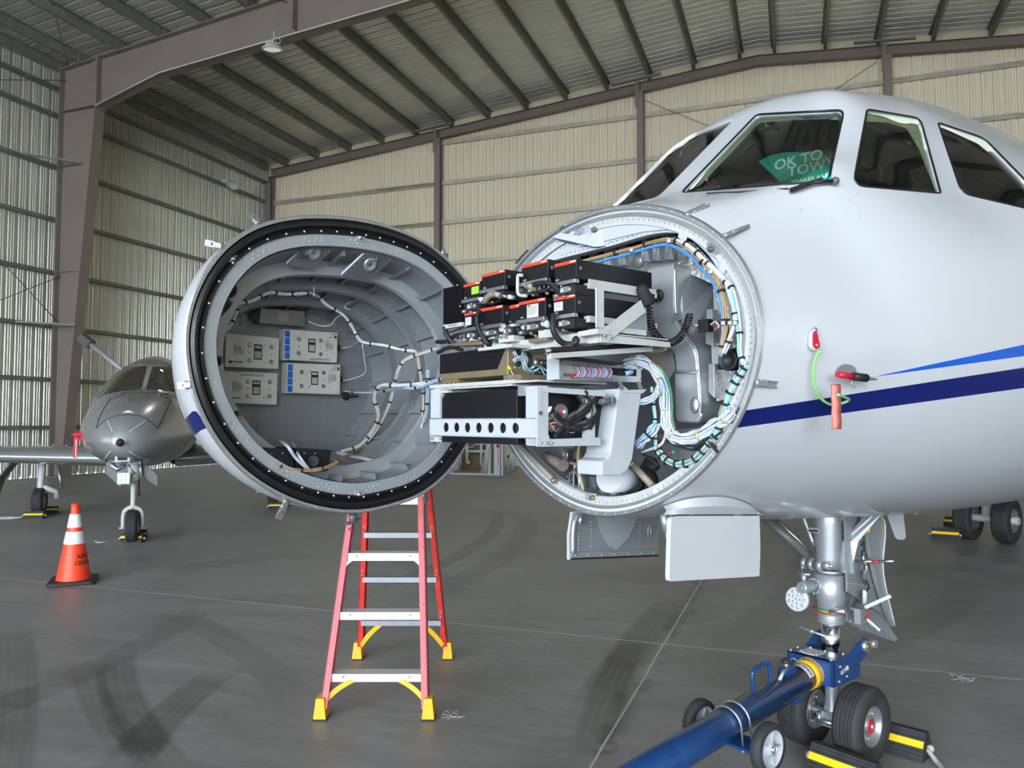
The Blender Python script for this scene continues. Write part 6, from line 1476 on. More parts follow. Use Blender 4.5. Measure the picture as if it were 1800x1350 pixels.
# visible inner window frames
def inner_frame(poly, r, off, m='plaster'):
    pts = []
    for x, y in poly:
        p = None
        rr = skin.ray_cast(CP, dP(x, y))
        if rr[0] is not None: pts.append(rr[0] - rr[1] * 0 + dP(x, y) * off)
    b = MB(MP, m); b.sm = True; b.tube(pts, r, 6, closed=False); return b.build('inner_window_frame', jet)
def inset(poly, k):
    cx = sum(p[0] for p in poly) / len(poly); cy = sum(p[1] for p in poly) / len(poly)
    return [(cx + (x - cx) * k, cy + (y - cy) * k) for x, y in poly]
def wband(pts_o, pts_i, off):
    A = [skin.ray_cast(CP, dP(x, y))[0] + dP(x, y) * off for x, y in pts_o]; B_ = [skin.ray_cast(CP, dP(x, y))[0] + dP(x, y) * (off + .02) for x, y in pts_i]
    b = MB(MP, 'plaster'); b.strip(A, B_); b.build('inner_window_frame', jet, solid=.004)
wband([(1212, 333), (1275, 265), (1332, 204), (1400, 200), (1482, 198)], [(1230, 327), (1285, 270), (1335, 216), (1400, 211), (1480, 210)], .045)
wband([(1525, 196), (1560, 200), (1612, 210), (1628, 260), (1650, 336)], [(1523, 214), (1560, 216), (1593, 226), (1615, 262), (1642, 332)], .045)
wband([(1650, 218), (1728, 246), (1800, 320), (1820, 342)], [(1654, 224), (1720, 252), (1790, 322), (1810, 346)], .045)
# wiper
b = MB(MP, 'black'); p0, p1, p2 = SK(1462, 324, .02), SK(1425, 330, .025), SK(1386, 341, .015); b.tube([p0, p1], .007, 8); b.bar(p1, p2, .008, .016); b.bar(SK(1440, 325, .03), SK(1400, 337, .02), .006, .012); b.m('stone_dark'); b.ball(p0, .014, 12, 8); b.build('windscreen_wiper', jet)
b = MB(MP, 'seal'); b.sm = True; b.tube([SK(1243, 341, .002), SK(1300, 339, .003), SK(1385, 333, .003)], .003, 6); b.build('sill_strip', jet)
# paint chips on the nose
b = MB(MP, 'stone_dark'); random.seed(21)
for x, y in [(1276, 362), (1290, 366), (1410, 375), (1440, 372), (1450, 385), (1508, 340), (1494, 352), (1512, 372), (1511, 380), (1505, 345), (1356, 384), (1485, 384), (1700, 400), (1690, 385), (1706, 413), (1548, 378), (1560, 366), (1398, 365), (1408, 368), (1463, 390)]:
    p = SK(x, y, .0004); r_ = skin.ray_cast(CP, dP(x, y)); n = r_[1] if r_[1].dot(CP - p) > 0 else -r_[1]; u, v_ = frame_of(n); a = random.uniform(.0015, .003)
    b.poly([p + u * a * 1.3, p + v_ * a, p - u * a, p - v_ * a * .7])
b.build('paint_chip', jet)
# angle-of-attack probe base on the side (the covered probe is part of the jet, its cover is a thing)
def skn(x, y):
    r_ = skin.ray_cast(CP, dP(x, y)); n = r_[1] if r_[1].dot(CP - r_[0]) > 0 else -r_[1]; return r_[0], n
p, n = skn(1485, 656); u = V((1, 0, 0)); u = (u - n * u.dot(n)).normalized(); w = n.cross(u)
if w.z < 0: w = -w
b = MB(MP, 'stone_dark'); 
pl_ = [p + u * (.045 * math.cos(a)) * (1 if abs(math.cos(a)) < .8 else 1) + w * (.030 * math.sin(a) if math.sin(a) > 0 else 0) for a in [k * PI / 12 for k in range(13)]]
b.m('liner'); b.prism([q + n * .001 for q in pl_], n * .006); pb_ = b.build('probe_base', jet)
b = MB(MP, 'alu_paint'); b.sm = True; b.bar(p + w * .0, p + n * .06 + w * -.004, .010, .02, u); b.lathe([(.008, -.02), (.008, .03), (.003, .072), (.0005, .078)], p + n * .06, u, 12); b.build('pitot_tube', jet)
PIT = (p, n, u, w)
# ================================================================== high-bay lamps on the rafter
def high_bay(u, v, z, label=None):
    p = MH @ V((u, v, z)); t = thing('high_bay_lamp', label or 'round white high-bay lamp hanging from the brown rafter', 'lamp', tuple(p))
    X = Matrix.Translation(p) @ Matrix.Rotation(math.radians(10), 4, 'X')
    b = MB(X, 'frosty'); b.sm = True; b.lathe([(.10, .20), (.12, .17), (.12, .12), (.24, .06), (.26, .03), (.26, 0), (.22, .0)], (0, 0, 0), (0, 0, 1), 28, caps=False); b.lathe([(.10, .2), (.001, .2)], (0, 0, 0), (0, 0, 1), 20, False)
    for k in range(12): a = k * PI / 6; b.bar((.10 * math.cos(a), .10 * math.sin(a), .13), (.17 * math.cos(a), .17 * math.sin(a), .15), .01, .05)
    b.build('housing', t)
    b = MB(X, 'lamp_glow'); b.lathe([(.22, .005), (.001, .005)], (0, 0, 0), (0, 0, 1), 28, caps=False); b.build('diffuser', t)
    b = MB(X, 'frosty'); b.sm = True; b.tube([(0, 0, .2), (.05, 0, .3), (.05, 0, .45)], .015, 8); b.tube(cr([(0, 0, .22), (.12, 0, .30), (.20, .02, .24), (.16, .04, .16), (.05, .02, .2)], 5), .012, 6); b.build('hook', t)
    return t
M['lamp_glow'] = mat('lamp_diffuser', (0.8, 0.8, 0.8), 0.4, emit=((1, .97, .9), .12))
high_bay(-12.28, 15.72, 10.98, 'round white high-bay lamp hanging from the brown rafter')
area('high_bay_light', MH, -12.28, 15.72, 10.93, .4, .4, MI, 25, (1, .95, .86))
# camera on the girt
p = HU(403, 322, UL + .0); X = MH @ Matrix.Translation(p) @ Matrix.Scale(2.0, 4)
t = thing('security_camera', 'small white security camera on a girt of the left wall', 'camera', tuple(X.translation))
b = MB(X, 'frosty'); b.box(-.1, .05, -.1, .1, -.02, .05); b.build('bracket', t); b = MB(X, 'frosty'); b.rod((0, 0, -.02), (.22, -.12, -.12), .07, 12); b.build('body', t, bev=.01)
# ================================================================== stepladder
lad = thing('stepladder', 'red fibreglass stepladder with yellow feet standing behind the open nose cone', 'ladder', (-.74, 4.7, 0))
HL = 1.80
FL, FR = V((-1.01, 4.19, 0)), V((-.467, 4.19, 0)); TL, TR = V((-.89, 4.72, HL)), V((-.575, 4.72, HL))
BL, BR = V((-1.02, 5.23, 0)), V((-.45, 5.23, 0)); UL_, UR_ = V((-.895, 4.78, HL)), V((-.59, 4.78, HL))
def crail(p, q, m, side, w=.036, dpt=.075):       # C-section rail: web to the outside, flange to the front
    d = (q - p).normalized(); yb = V((0, 1, 0)) - d * d.y; yb.normalize(); t_ = .006; b = MB(MI, m)
    b.prism([p, p + V((side * -w, 0, 0)), p + V((side * -w, 0, 0)) + yb * t_, p + yb * t_], q - p)
    b.prism([p, p + V((side * -t_, 0, 0)), p + V((side * -t_, 0, 0)) + yb * dpt, p + yb * dpt], q - p)
    b.prism([p + yb * (dpt - t_), p + V((side * -w, 0, 0)) + yb * (dpt - t_), p + V((side * -w, 0, 0)) + yb * dpt, p + yb * dpt], q - p)
    b.m('alu')
    return b
def rail(p, q, m, side, zs, fb=1):
    b = crail(p, q, m, side); L = q - p
    for z in zs: c = p + L * (z / HL) + V((-side * .018, -.001, 0)); b.rivet(c, (0, -1, 0), .007); b.rivet(c + V((0, 0, -.028)), (0, -1, 0), .007)
    return b.build('rail', lad)
ZF = [.22, .53, .84, 1.15, 1.46]; ZB = [.28, .58, .88, 1.18, 1.5]
o_ = V((-.018, 0, .06)); rail(FL + V((-.018, 0, .06)), TL + V((-.018, 0, 0)), 'ladderpink', -1, ZF); rail(FR + V((.018, 0, .06)), TR + V((.018, 0, 0)), 'ladderpink', 1, ZF)
rail(BL + V((-.018, 0, .06)), UL_ + V((-.018, 0, 0)), 'ladderred', -1, ZB); rail(BR + V((.018, 0, .06)), UR_ + V((.018, 0, 0)), 'ladderred', 1, ZB)
M['step_alu'] = mat('step_aluminium', (0.62, 0.65, 0.70), 0.35, 0.3, var=(20, 0.05))
M['step_dull'] = mat('dull_step_aluminium', (0.26, 0.27, 0.30), 0.4, 0.5, var=(20, 0.08))
for z in ZF:
    k = z / HL; a = FL.lerp(TL, k); c = FR.lerp(TR, k)
    b = MB(MI, 'step_alu'); b.box(a.x, c.x, a.y, a.y + .085, z - .004, z + .004); b.box(a.x, c.x, a.y - .003, a.y, z - .038, z + .004)
    for j in range(4): b.box(a.x, c.x, a.y - .0045, a.y - .003, z - .034 + j * .010, z - .030 + j * .010)
    b.m('alu'); w = c.x - a.x
    for f in (.15, .85): b.rivet((a.x + w * f, a.y - .004, z - .010), (0, -1, 0), .007)
    b.build('step', lad)
for z in ZB:
    k = z / HL; a = BL.lerp(UL_, k); c = BR.lerp(UR_, k)
    b = MB(MI, 'step_dull'); b.box(a.x, c.x, a.y - .0, a.y + .003, z - .036, z); b.box(a.x, c.x, a.y, a.y + .05, z - .003, z + .0); b.build('rear_bar', lad)
def brace(p, q, m, w=.03, bow=0):
    b = MB(MI, m); mid = (p + q) / 2 + V((bow, 0, bow and .01)); pts = cr([p, mid, q], 5)
    A = [x + V((0, 0, 0)) for x in pts]; b.bar
    for i in range(len(pts) - 1): b.bar(pts[i], pts[i + 1] + (pts[i + 1] - pts[i]) * .05, .006, w, (0, 0, 1))
    b.build('knee_brace', lad)
def kb(P0, P1, zlo, zhi, sgn, m, reach, w):
    a = P0.lerp(P1, zlo / HL) + V((sgn * .004, .004, 0)); c = P0.lerp(P1, zhi / HL) + V((sgn * reach, .004, 0)); b = MB(MI, m)
    n = 8; outer = []; inner = []
    for i in range(n + 1):
        t_ = i / n; p = a.lerp(c, t_); s_ = math.sin(t_ * PI) * .022; d = V((sgn * .7, 0, -.7)); q = p + d * (s_ * .9)
        th = V((sgn * w * .5, 0, -w * .55)); outer.append(p - d * 0 - th * .5 - d * s_ * .5); inner.append(p + th * (.5 + .0) + d * 0 - d * s_ * .4)
    for i in range(n): b.prism([outer[i], outer[i + 1], inner[i + 1], inner[i]], (0, .004, 0))
    b.build('knee_brace', lad)
kb(FL, TL, .10, .19, 1, 'yellow', .13, .034); kb(FR, TR, .10, .19, -1, 'yellow', .13, .034)
kb(BL, UL_, .10, .25, 1, 'yellow', .13, .038); kb(BR, UR_, .10, .25, -1, 'yellow', .13, .038)
kb(FL, TL, .76, .81, 1, 'step_alu', .05, .016); kb(FR, TR, .76, .81, -1, 'step_alu', .05, .016)
for p, sgn in ((FL, -1), (FR, 1), (BL, -1), (BR, 1)):
    b = MB(MI, 'yellow'); x = p.x + sgn * .018; 
    b.loft([[(x - .034, p.y - .012, .008), (x + .034, p.y - .012, .008), (x + .034, p.y + .085, .008), (x - .034, p.y + .085, .008)], [(x - .022, p.y - .006, .115), (x + .022, p.y - .006, .115), (x + .022, p.y + .085, .115), (x - .022, p.y + .085, .115)]], sm=False)
    b.m('rubber'); b.box(x - .036, x + .036, p.y - .014, p.y + .087, 0, .010); b.build('foot', lad, bev=.002)
b = MB(MI, 'ladderred'); b.box(-.93, -.54, 4.66, 4.84, HL, HL + .04); b.build('top_cap', lad, bev=.01)
# ================================================================== traffic cone
cc = V((-4.36, 7.72, 0)); cone_t = thing('traffic_cone', 'orange traffic cone with two white bands on a black base', 'cone', tuple(cc))
rz = math.radians(24); X = Matrix.Translation(cc) @ Matrix.Rotation(rz, 4, 'Z')
b = MB(X, 'rubber'); pts = roundpoly([(-.21, -.21), (.21, -.21), (.21, .21), (-.21, .21)], .05); b.prism([(x, y, .0) for x, y in pts], (0, 0, .035)); b.build('base', cone_t, bev=.006)
b = MB(X, 'orange'); b.sm = True
R_ = lambda z: .155 + (.032 - .155) * (z - .035) / .715
def cb(z0, z1, m, add=0): b.m(m); b.lathe([(R_(z0) + add, z0), (R_(z1) + add, z1)], (0, 0, 0), (0, 0, 1), 40, caps=False)
cb(.035, .34, 'orange'); cb(.34, .43, 'orange'); cb(.43, .76, 'orange'); b.lathe([(R_(.745) + .006, .72), (R_(.76) + .006, .775), (.02, .778), (.001, .778)], (0, 0, 0), (0, 0, 1), 24, caps=False); b.build('body', cone_t)
for z0, z1 in ((.385, .505), (.545, .675)):
    b = MB(X, 'reflect'); b.sm = True; b.lathe([(R_(z0) + .0025, z0), (R_(z1) + .0025, z1)], (0, 0, 0), (0, 0, 1), 40, caps=False); b.build('reflective_band', cone_t)
# lettering wrapped around the cone
def wraptext(b, txt, zc, size, az0, R0):
    cu = bpy.data.curves.new('t', 'FONT'); cu.body = txt; cu.size = size; cu.align_x = 'LEFT'; cu.align_y = 'CENTER'; cu.resolution_u = 2; cu.offset = .0012
    ob = bpy.data.objects.new('t', cu); me = bpy.data.meshes.new_from_object(ob)
    vs = []
    for v in me.vertices:
        z = zc + v.co.y; r = R_(z) + .002; a = az0 + v.co.x / R0; vs.append(b.v((r * math.cos(a), r * math.sin(a), z)))
    for p in me.polygons: b.f([vs[i] for i in p.vertices], False)
    bpy.data.objects.remove(ob); bpy.data.curves.remove(cu); bpy.data.meshes.remove(me)
b = MB(X, 'text'); va = math.atan2(-cc.y, -cc.x) - rz; wraptext(b, 'AERO', .262, .055, va + .20, .120); wraptext(b, 'CENTER', .200, .055, va + .02, .125); b.build('lettering', cone_t)
# ================================================================== wheel chocks
def chock(c, az, L, h, w, label, group=None, rope=None, stripe='yellowstripe'):
    """ribbed triangular rubber chock: length L along its axis"""
    c = V(c); t = thing('wheel_chock', label, 'chock', tuple(c), group, az)
    X = Matrix.Translation(c) @ Matrix.Rotation(az, 4, 'Z')
    pr = []; n = 6; hw = w / 2
    sl = [(-hw, 0), (-hw * .92, h * .12)]
    for k in range(n):
        t0, t1 = k / n, (k + 1) / n
        for tt, o in ((t0, 0), (t0 + .12 / n * 5 * .2, .004), (t1 - .03, .004), (t1, 0)):
            sl.append((-hw * (1 - .72 * tt) - o * .6, h * (.12 + .80 * tt) + o * .5))
    sl += [(-hw * .25, h)]
    prof = sl + [(-x, z) for x, z in sl[::-1]]
    prof = [p for i, p in enumerate(prof) if i == 0 or (abs(p[0] - prof[i - 1][0]) + abs(p[1] - prof[i - 1][1])) > 1e-5]
    b = MB(X, 'tyre' if stripe else 'rubber'); b.prism([(-L / 2, y, z) for y, z in prof], (L, 0, 0)); b.build('body', t)
    for sg in (-1, 1):
        b = MB(X, 'yellowstripe'); z0, z1 = h * .50, h * .72
        f = lambda z: hw * (1 - .72 * (z / h - .12) / .80) + .006
        b.prism([(-L / 2 + L * .01, sg * f(z0), z0), (L / 2 - L * .01, sg * f(z0), z0), (L / 2 - L * .01, sg * f(z1), z1), (-L / 2 + L * .01, sg * f(z1), z1)], (0, sg * .002, 0)); b.build('yellow_strip', t)
    b = MB(X, 'rope'); b.sm = True
    b.ball((-L / 2 - .015, 0, h * .42), .022, 10, 6); b.ball((L / 2 + .012, 0, h * .42), .018, 10, 6)
    if rope: b.tube(cr([X.inverted() @ V(p) for p in rope], 6), .011, 8)
    b.build('rope', t); return t
axq = math.atan2(-st_, ct_)                        # direction of q in the world
def PG(s, q, z=0): return MP @ V((s, q, z))
cA = (G(1432, 1352) + G(1530, 1352)) / 2
chock(PG(SG - .225, .165), axq, .30, .125, .15, 'ribbed black chock with yellow strip in front of the near nose wheel', rope=[PG(SG - .255, .31, .05), PG(SG - .28, .35, .02), PG(SG - .36, .40, .012)])
chock(PG(SG + .27, .17), axq + .10, .27, .125, .15, 'ribbed black chock with yellow strip behind the nose wheels', rope=[PG(SG + .27, .31, .05), PG(SG + .24, .36, .02), PG(SG + .20, .40, .012), PG(SG + .10, .44, .012), PG(SG - .05, .52, .012)])
gm = G(1660, 945); chock(G(1662, 948), axq + .35, .33, .15, .17, 'ribbed black chock in front of the white jet far main wheels')
chock(G(1722, 943) + V((.25, 1.0, 0)), axq, .3, .14, .16, 'chock with a yellow strip behind the white jet far main wheels')
# ================================================================== tow bar
tw = thing('tow_bar', 'thick blue tow bar coupled to the white jet nose gear', 'tow bar', tuple(PG(SG - .1, 0)))
ta, tb = Q(1420, 1184, 0), Q(1190, 1325, 0); td = (tb - ta).normalized(); te = ta + td * 1.9
hx = td; hy = V((0, 1, 0)); hz = hx.cross(hy).normalized()
if hz.z < 0: hz = -hz
b = MB(MP, 'towblue'); b.sm = True; b.tube([ta + td * .02, te], .064, 32); b.build('tube', tw)
b = MB(MP, 'yellow'); b.sm = True; b.tube([ta - td * .015, ta + td * .035], .067, 32); b.m('alu'); b.tube([ta - td * .022, ta - td * .012], .072, 32); b.build('yellow_collar', tw)
b = MB(MP, 'boxwhite'); b.sm = True
arc_ = [math.radians(a) for a in range(20, 105, 8)]
A = [ta + td * .045 + hy * (.0652 * math.cos(a)) + hz * (.0652 * math.sin(a)) for a in arc_]; B_ = [p + td * .042 for p in A]; b.strip(A, B_, True)
lb_ = b.build('decal', tw)
b = MB(MP, 'towblue'); am = math.radians(66)
for i, chx in enumerate('V TOWBAR'):
    a = math.radians(92 - i * 9); p = ta + td * .066 + hy * (.0660 * math.cos(a)) + hz * (.0660 * math.sin(a)); tn = (hy * math.cos(a) + hz * math.sin(a)); ex = hy * math.sin(a) - hz * math.cos(a)
    if chx != ' ': b.text(chx, p, ex, -td, .020, .0004)
b.build('lettering', lb_)
# fork head around the leg
hc = V((SG - .10, -.012, ta.z + .015))
b = MB(MP, 'towblue'); H0, H1 = hc.z - .055, hc.z + .060
xf, xb = ta.x - td.x * .0 + .015, SG + .06
b.box(xf, xf + .022, -.115, .115, H0, H1)
b.box(xf, xb - .05, -.115, -.100, H0, H1); b.box(xf, xb - .03, .100, .115, H0, H1)
b.box(xf, xf + .15, -.11, .11, H1 - .012, H1); b.build('fork_head', tw, bev=.003)
for sg, dx in ((-1, 0), (1, 0)):
    b = MB(MP, 'towblue'); q_ = sg * .108; b.prism([(xb - .14, q_ - .008, H0 + .03), (xb + .03, q_ - .008, H1 - .03), (xb + .06, q_ - .008, H1 + .02), (xb + .04, q_ - .008, H1 + .055), (xb - .01, q_ - .008, H1 + .05), (xb - .14, q_ - .008, H1 - .01)], (0, .016, 0)); b.build('fork_arm', tw, bev=.003)
b = MB(MP, 'frosty'); b.box(xf + .03, xf + .12, -.07, .02, H1, H1 + .004); b.m('alu')
for x, q_ in ((xf + .01, -.10), (xf + .01, .10), (xf + .035, -.06), (xf + .115, -.06), (xf + .035, .015), (xf + .115, .015), (xf + .07, -.10), (xf + .14, .09)): b.lathe([(.007, 0), (.006, .012)], (x, q_, H1), (0, 0, 1), 8)
for x, z in ((xf + .05, H0 + .02), (xf + .06, H0 + .085), (xf + .12, H0 + .03), (xf + .13, H0 + .07)): b.lathe([(.008, 0), (.007, .008)], (x, .115, z), (0, 1, 0), 8)
b.m('boxwhite'); b.prism([(xf + .07, .1155, H0 + .045), (xf + .12, .1155, H0 + .055), (xf + .12, .1155, H0 + .072), (xf + .07, .1155, H0 + .062)], (0, .001, 0)); b.lathe([(.012, 0), (.012, .003)], (xf + .128, .115, H0 + .066), (0, 1, 0), 12); b.build('bolt_set', tw)
b = MB(MP, 'text'); b.text('F2000', (xf + .094, .117, H0 + .0585), (-1, 0, -.2) if False else (1, 0, .2), (-.2, 0, 1), .014, .0003); b.build('lettering', tw)
b = MB(MP, 'alu'); b.rod((xb + .02, .085, H1 + .02), (xb + .02, .13, H1 + .02), .026, 20); b.m('brass'); b.rod((xb + .02, .13, H1 + .02), (xb + .02, .135, H1 + .02), .014, 16); b.m('alu_paint'); b.bar((xb + .04, .10, H1 + .02), (xb + .12, .10, H1 + .01), .02, .03); b.rod((xb + .12, .085, H1 + .01), (xb + .12, .12, H1 + .01), .018, 14)
b.rod((SG - .04, -.16, H1 + .075), (SG - .04, .0, H1 + .055), .006, 8); b.ball((SG - .04, -.09, H1 + .066), .012, 8, 6); b.build('lock_pin', tw)
# handle, plunger
def TP(k, a, r): return ta + td * k + hy * (r * math.cos(a)) + hz * (r * math.sin(a))
k0, k1 = .36, .24
up = PI / 2
b = MB(MP, 'towblue'); b.sm = True; b.tube(cr([TP(.43, up, .05), TP(.43, up, .125), TP(.415, up, .15), TP(.34, up, .155), TP(.305, up, .145), TP(.30, up, .11), TP(.30, up, .05)], 6), .009, 10); b.build('handle', tw)
b = MB(MP, 'towblue'); b.obox(TP(.17, up, .07), hy * .025, td * .035, hz * .015); b.m('alu'); b.rod(TP(.17, up, .08), TP(.17, up, .11), .012, 12); b.m('text'); b.lathe([(.020, 0), (.022, .008), (.014, .014), (.010, .022), (.001, .023)], TP(.17, up, .105), hz, 16); b.m('alu'); b.tube(cr([TP(.15, up, .09), TP(.12, up, .11), TP(.11, up - .2, .10), TP(.13, up - .3, .09)], 5), .002, 5); b.m('frosty'); b.rod(TP(.26, up - .3, .066), TP(.20, up - .1, .085), .008, 8); b.build('plunger', tw)
b = MB(MP, 'towblue'); b.obox(TP(.12, -up, .07), hy * .02, td * .02, hz * .02); b.build('stop_block', tw)
# trolley wheels on a cross plate
kc = .60
b = MB(MP, 'towblue'); b.obox(TP(kc, -up, .078), hy * .14, td * .05, hz * .006); b.build('axle_plate', tw, bev=.002)
for kk in (kc - .03, kc + .03):
    b = MB(MP, 'alu'); b.sm = True; b.tube([TP(kk, -up, .10) + hy * .069, TP(kk, 0, .069)] + [TP(kk, a * PI / 12, .069) for a in range(1, 12)] + [TP(kk, PI, .069), TP(kk, -up, .10) - hy * .069], .005, 8); b.rod(TP(kk, -up, .105) + hy * .069, TP(kk, -up, .085) + hy * .069, .009, 6); b.build('u_bolt', tw)
for sg in (-1, 1):
    c = TP(kc + .0, -up, .060) + hy * (sg * .165); R = .100
    b = MB(MP, 'tyre'); b.lathe([(R * .72, -.022), (R * .9, -.024), (R * .985, -.016), (R, 0), (R * .985, .016), (R * .9, .024), (R * .72, .022)], c, (0, 1, 0), 36, caps=False); wt = b.build('trolley_wheel', tw)
    b = MB(MP, 'wheelgrey'); 
    for s2 in (-1, 1): b.lathe([(R * .73, .023), (R * .66, .020), (R * .62, .008), (R * .3, .006), (R * .28, .020), (R * .1, .022)], c, (0, s2, 0), 32, caps=False)
    for k in range(5):
        a = k * 2 * PI / 5; d = V((math.cos(a), 0, math.sin(a)))
        for s2 in (-1, 1): b.bar(c + d * R * .25 + V((0, s2 * .012, 0)), c + d * R * .66 + V((0, s2 * .012, 0)), .008, .012, (0, 1, 0))
    b.build('wheel_disc', wt)
    b = MB(MP, 'chrome'); b.rod(c - V((0, .035, 0)), c + V((0, .035, 0)), .012, 14); b.tube(cr([c + V((.0, .034, -.02)), c + V((.01, .036, .02)), c + V((-.012, .036, .01)), c + V((.012, .034, -.01))], 4), .002, 5); b.build('axle', wt)
# ================================================================== pitot cover with its reel and streamer
pp, pn, pu, pw = PIT
cov = thing('probe_cover', 'red and black probe cover with a faded red streamer on a lime cord', 'cover', tuple(MP @ pp))
o = pp + pn * .06
b = MB(MP, 'crimson'); b.sm = True; b.lathe([(.010, -.100), (.0105, -.03)], o, pu, 16); b.build('red_sleeve', cov); b = MB(MP, 'rubber'); b.lathe([(.0125, -.035), (.013, .025)], o, pu, 18); b.build('black_sleeve', cov)
b = MB(MP, 'alu'); rc_ = o + pu * -.03 + V((0, 0, -.022)); b.tube([rc_ + pu * (.010 * math.cos(k * PI / 6)) + V((0, 0, .012 * math.sin(k * PI / 6))) for k in range(12)], .0012, 5, closed=True); b.build('split_ring', cov)
s1 = Q(1469, 676, (o + pn * .0).y); s2 = Q(1471, 754, s1.y)
b = MB(MP, 'pink'); w_ = .026
A = [V((s1.x + (s2.x - s1.x) * t_ - w_, s1.y + .001 * math.sin(t_ * 17), s1.z + (s2.z - s1.z) * t_)) for t_ in [k / 14 for k in range(15)]]; B_ = [p + V((2 * w_, 0, .001)) for p in A]
b.strip(A, B_, True); st = b.build('streamer', cov, solid=.0015)
b = MB(MP, 'streamer'); b.sm = True; b.tube(A, .0012, 5); b.tube(B_, .0012, 5); b.tube([A[0], B_[0]], .0012, 5); b.tube([A[-1], B_[-1]], .0012, 5); b.build('stitched_hem', st)
rp, rn = skn(1425, 597); ru = V((1, 0, 0)); ru = (ru - rn * ru.dot(rn)).normalized(); rw = rn.cross(ru); rw = rw if rw.z > 0 else -rw
def RP(a, c, o_=0): return rp + ru * (a * .68) + rw * (c * .68) + rn * (o_ * .7)
b = MB(MP, 'frosty'); pts = [RP(-.030 + .027 * math.cos(a) * (1 if math.sin(a) < 0 else .75) + .03, -.015 + .038 * math.sin(a) + (.018 if math.sin(a) > 0 else 0), .002) for a in [k * PI / 10 for k in range(20)]]
b.prism(pts, rn * .015); b.build('reel_body', cov, bev=.003)
b = MB(MP, 'crimson'); pts = [RP(.021 * math.cos(a) * (1 if math.sin(a) < 0 else .72), -.015 + .032 * math.sin(a) + (.014 if math.sin(a) > 0 else 0), .025) for a in [k * PI / 10 for k in range(20)]]; b.prism(pts, rn * .004); rb_ = b.build('reel_face', cov)
b = MB(MP, 'cardtext'); b.text('REMOVE', RP(0, .0, .0295), ru, rw, .0055, .0002); b.text('BEFORE FLIGHT', RP(0, -.008, .0295), ru, rw, .003, .0002); b.m('alu'); b.ball(RP(.0, -.030, .029), .005, 10, 6); b.build('lettering', rb_)
b = MB(MP, 'chrome'); b.lathe([(.006, 0), (.008, .010), (.005, .013)], RP(.010, .040, .010), rn, 14); b.build('suction_knob', cov)
kx, ky = SK(1424, 612, .02), None
b = MB(MP, 'lime'); b.sm = True; b.tube(cr([SK(1424, 616, .03), SK(1417, 640, .03), SK(1416, 668, .035), SK(1424, 690, .04), SK(1438, 701, .05), SK(1453, 699, .055), SK(1464, 690, .065), V((s1.x, s1.y + .006, s1.z - .03))], 7), .0042, 8); b.ball(SK(1427, 617, .03), .007, 8, 6); b.build('cord', cov)
# ================================================================== placard in the windshield
pl = [(1333, 284), (1352, 274), (1380, 268), (1405, 268), (1445, 265), (1448, 272), (1457, 282), (1462, 300), (1462, 318), (1440, 321), (1415, 324), (1376, 328), (1356, 305)]
def IN(x, y, off): r_ = skin.ray_cast(CP, dP(x, y)); return r_[0] + dP(x, y) * off
# one flat sheet a little behind the glass
c0, c1, c2 = IN(1335, 284, .07), IN(1455, 280, .05), IN(1400, 326, .06); nn = (c1 - c0).cross(c2 - c0).normalized()
def ONP(x, y, lift=0):
    d = dP(x, y); k = (c0 - CP).dot(nn) / d.dot(nn); return CP + d * (k - lift)
b = MB(MP, 'placard'); fan = [ONP(x, y) for x, y in pl]; b.poly(fan)
card = b.build('tow_placard', None, 'teal OK TO TOW card propped inside the front windshield', 'sign', solid=.002)
b = MB(MP, 'cardtext')
def card_text(txt, x0, y0, x1, y1, px_h):
    a, c = ONP(x0, y0, .004), ONP(x1, y1, .004); ex = (c - a).normalized(); ey = nn.cross(ex)
    if ey.z < 0: ey = -ey
    up_ = ONP((x0 + x1) / 2, (y0 + y1) / 2 - px_h, .004) - ONP((x0 + x1) / 2, (y0 + y1) / 2, .004)
    size = (c - a).length
    cu = bpy.data.curves.new('t', 'FONT'); cu.body = txt; cu.size = 1; cu.align_x = 'LEFT'; cu.align_y = 'BOTTOM_BASELINE' if False else 'BOTTOM'; cu.resolution_u = 3; cu.offset = .016
    ob = bpy.data.objects.new('t', cu); me = bpy.data.meshes.new_from_object(ob); xs = [v.co.x for v in me.vertices]; ys = [v.co.y for v in me.vertices]; x_0, x_1, y_0, y_1 = min(xs), max(xs), min(ys), max(ys)
    vs = [b.v(a + (c - a) * ((v.co.x - x_0) / (x_1 - x_0)) + up_ * ((v.co.y - y_0) / (y_1 - y_0))) for v in me.vertices]
    for p in me.polygons: b.f([vs[i] for i in p.vertices], False)
    bpy.data.objects.remove(ob); bpy.data.curves.remove(cu); bpy.data.meshes.remove(me)
card_text('OK TO', 1361, 300, 1446, 279, 18); card_text('TOW', 1384, 311, 1452, 297, 17); card_text('BRAKES ARE', 1391, 324, 1456, 311, 7)
b.build('lettering', card, recalc=False)
b = MB(MP, 'brass'); b.ball(IN(1242, 316, .02), .005, 8, 6); b.build('sensor_stud', jet)
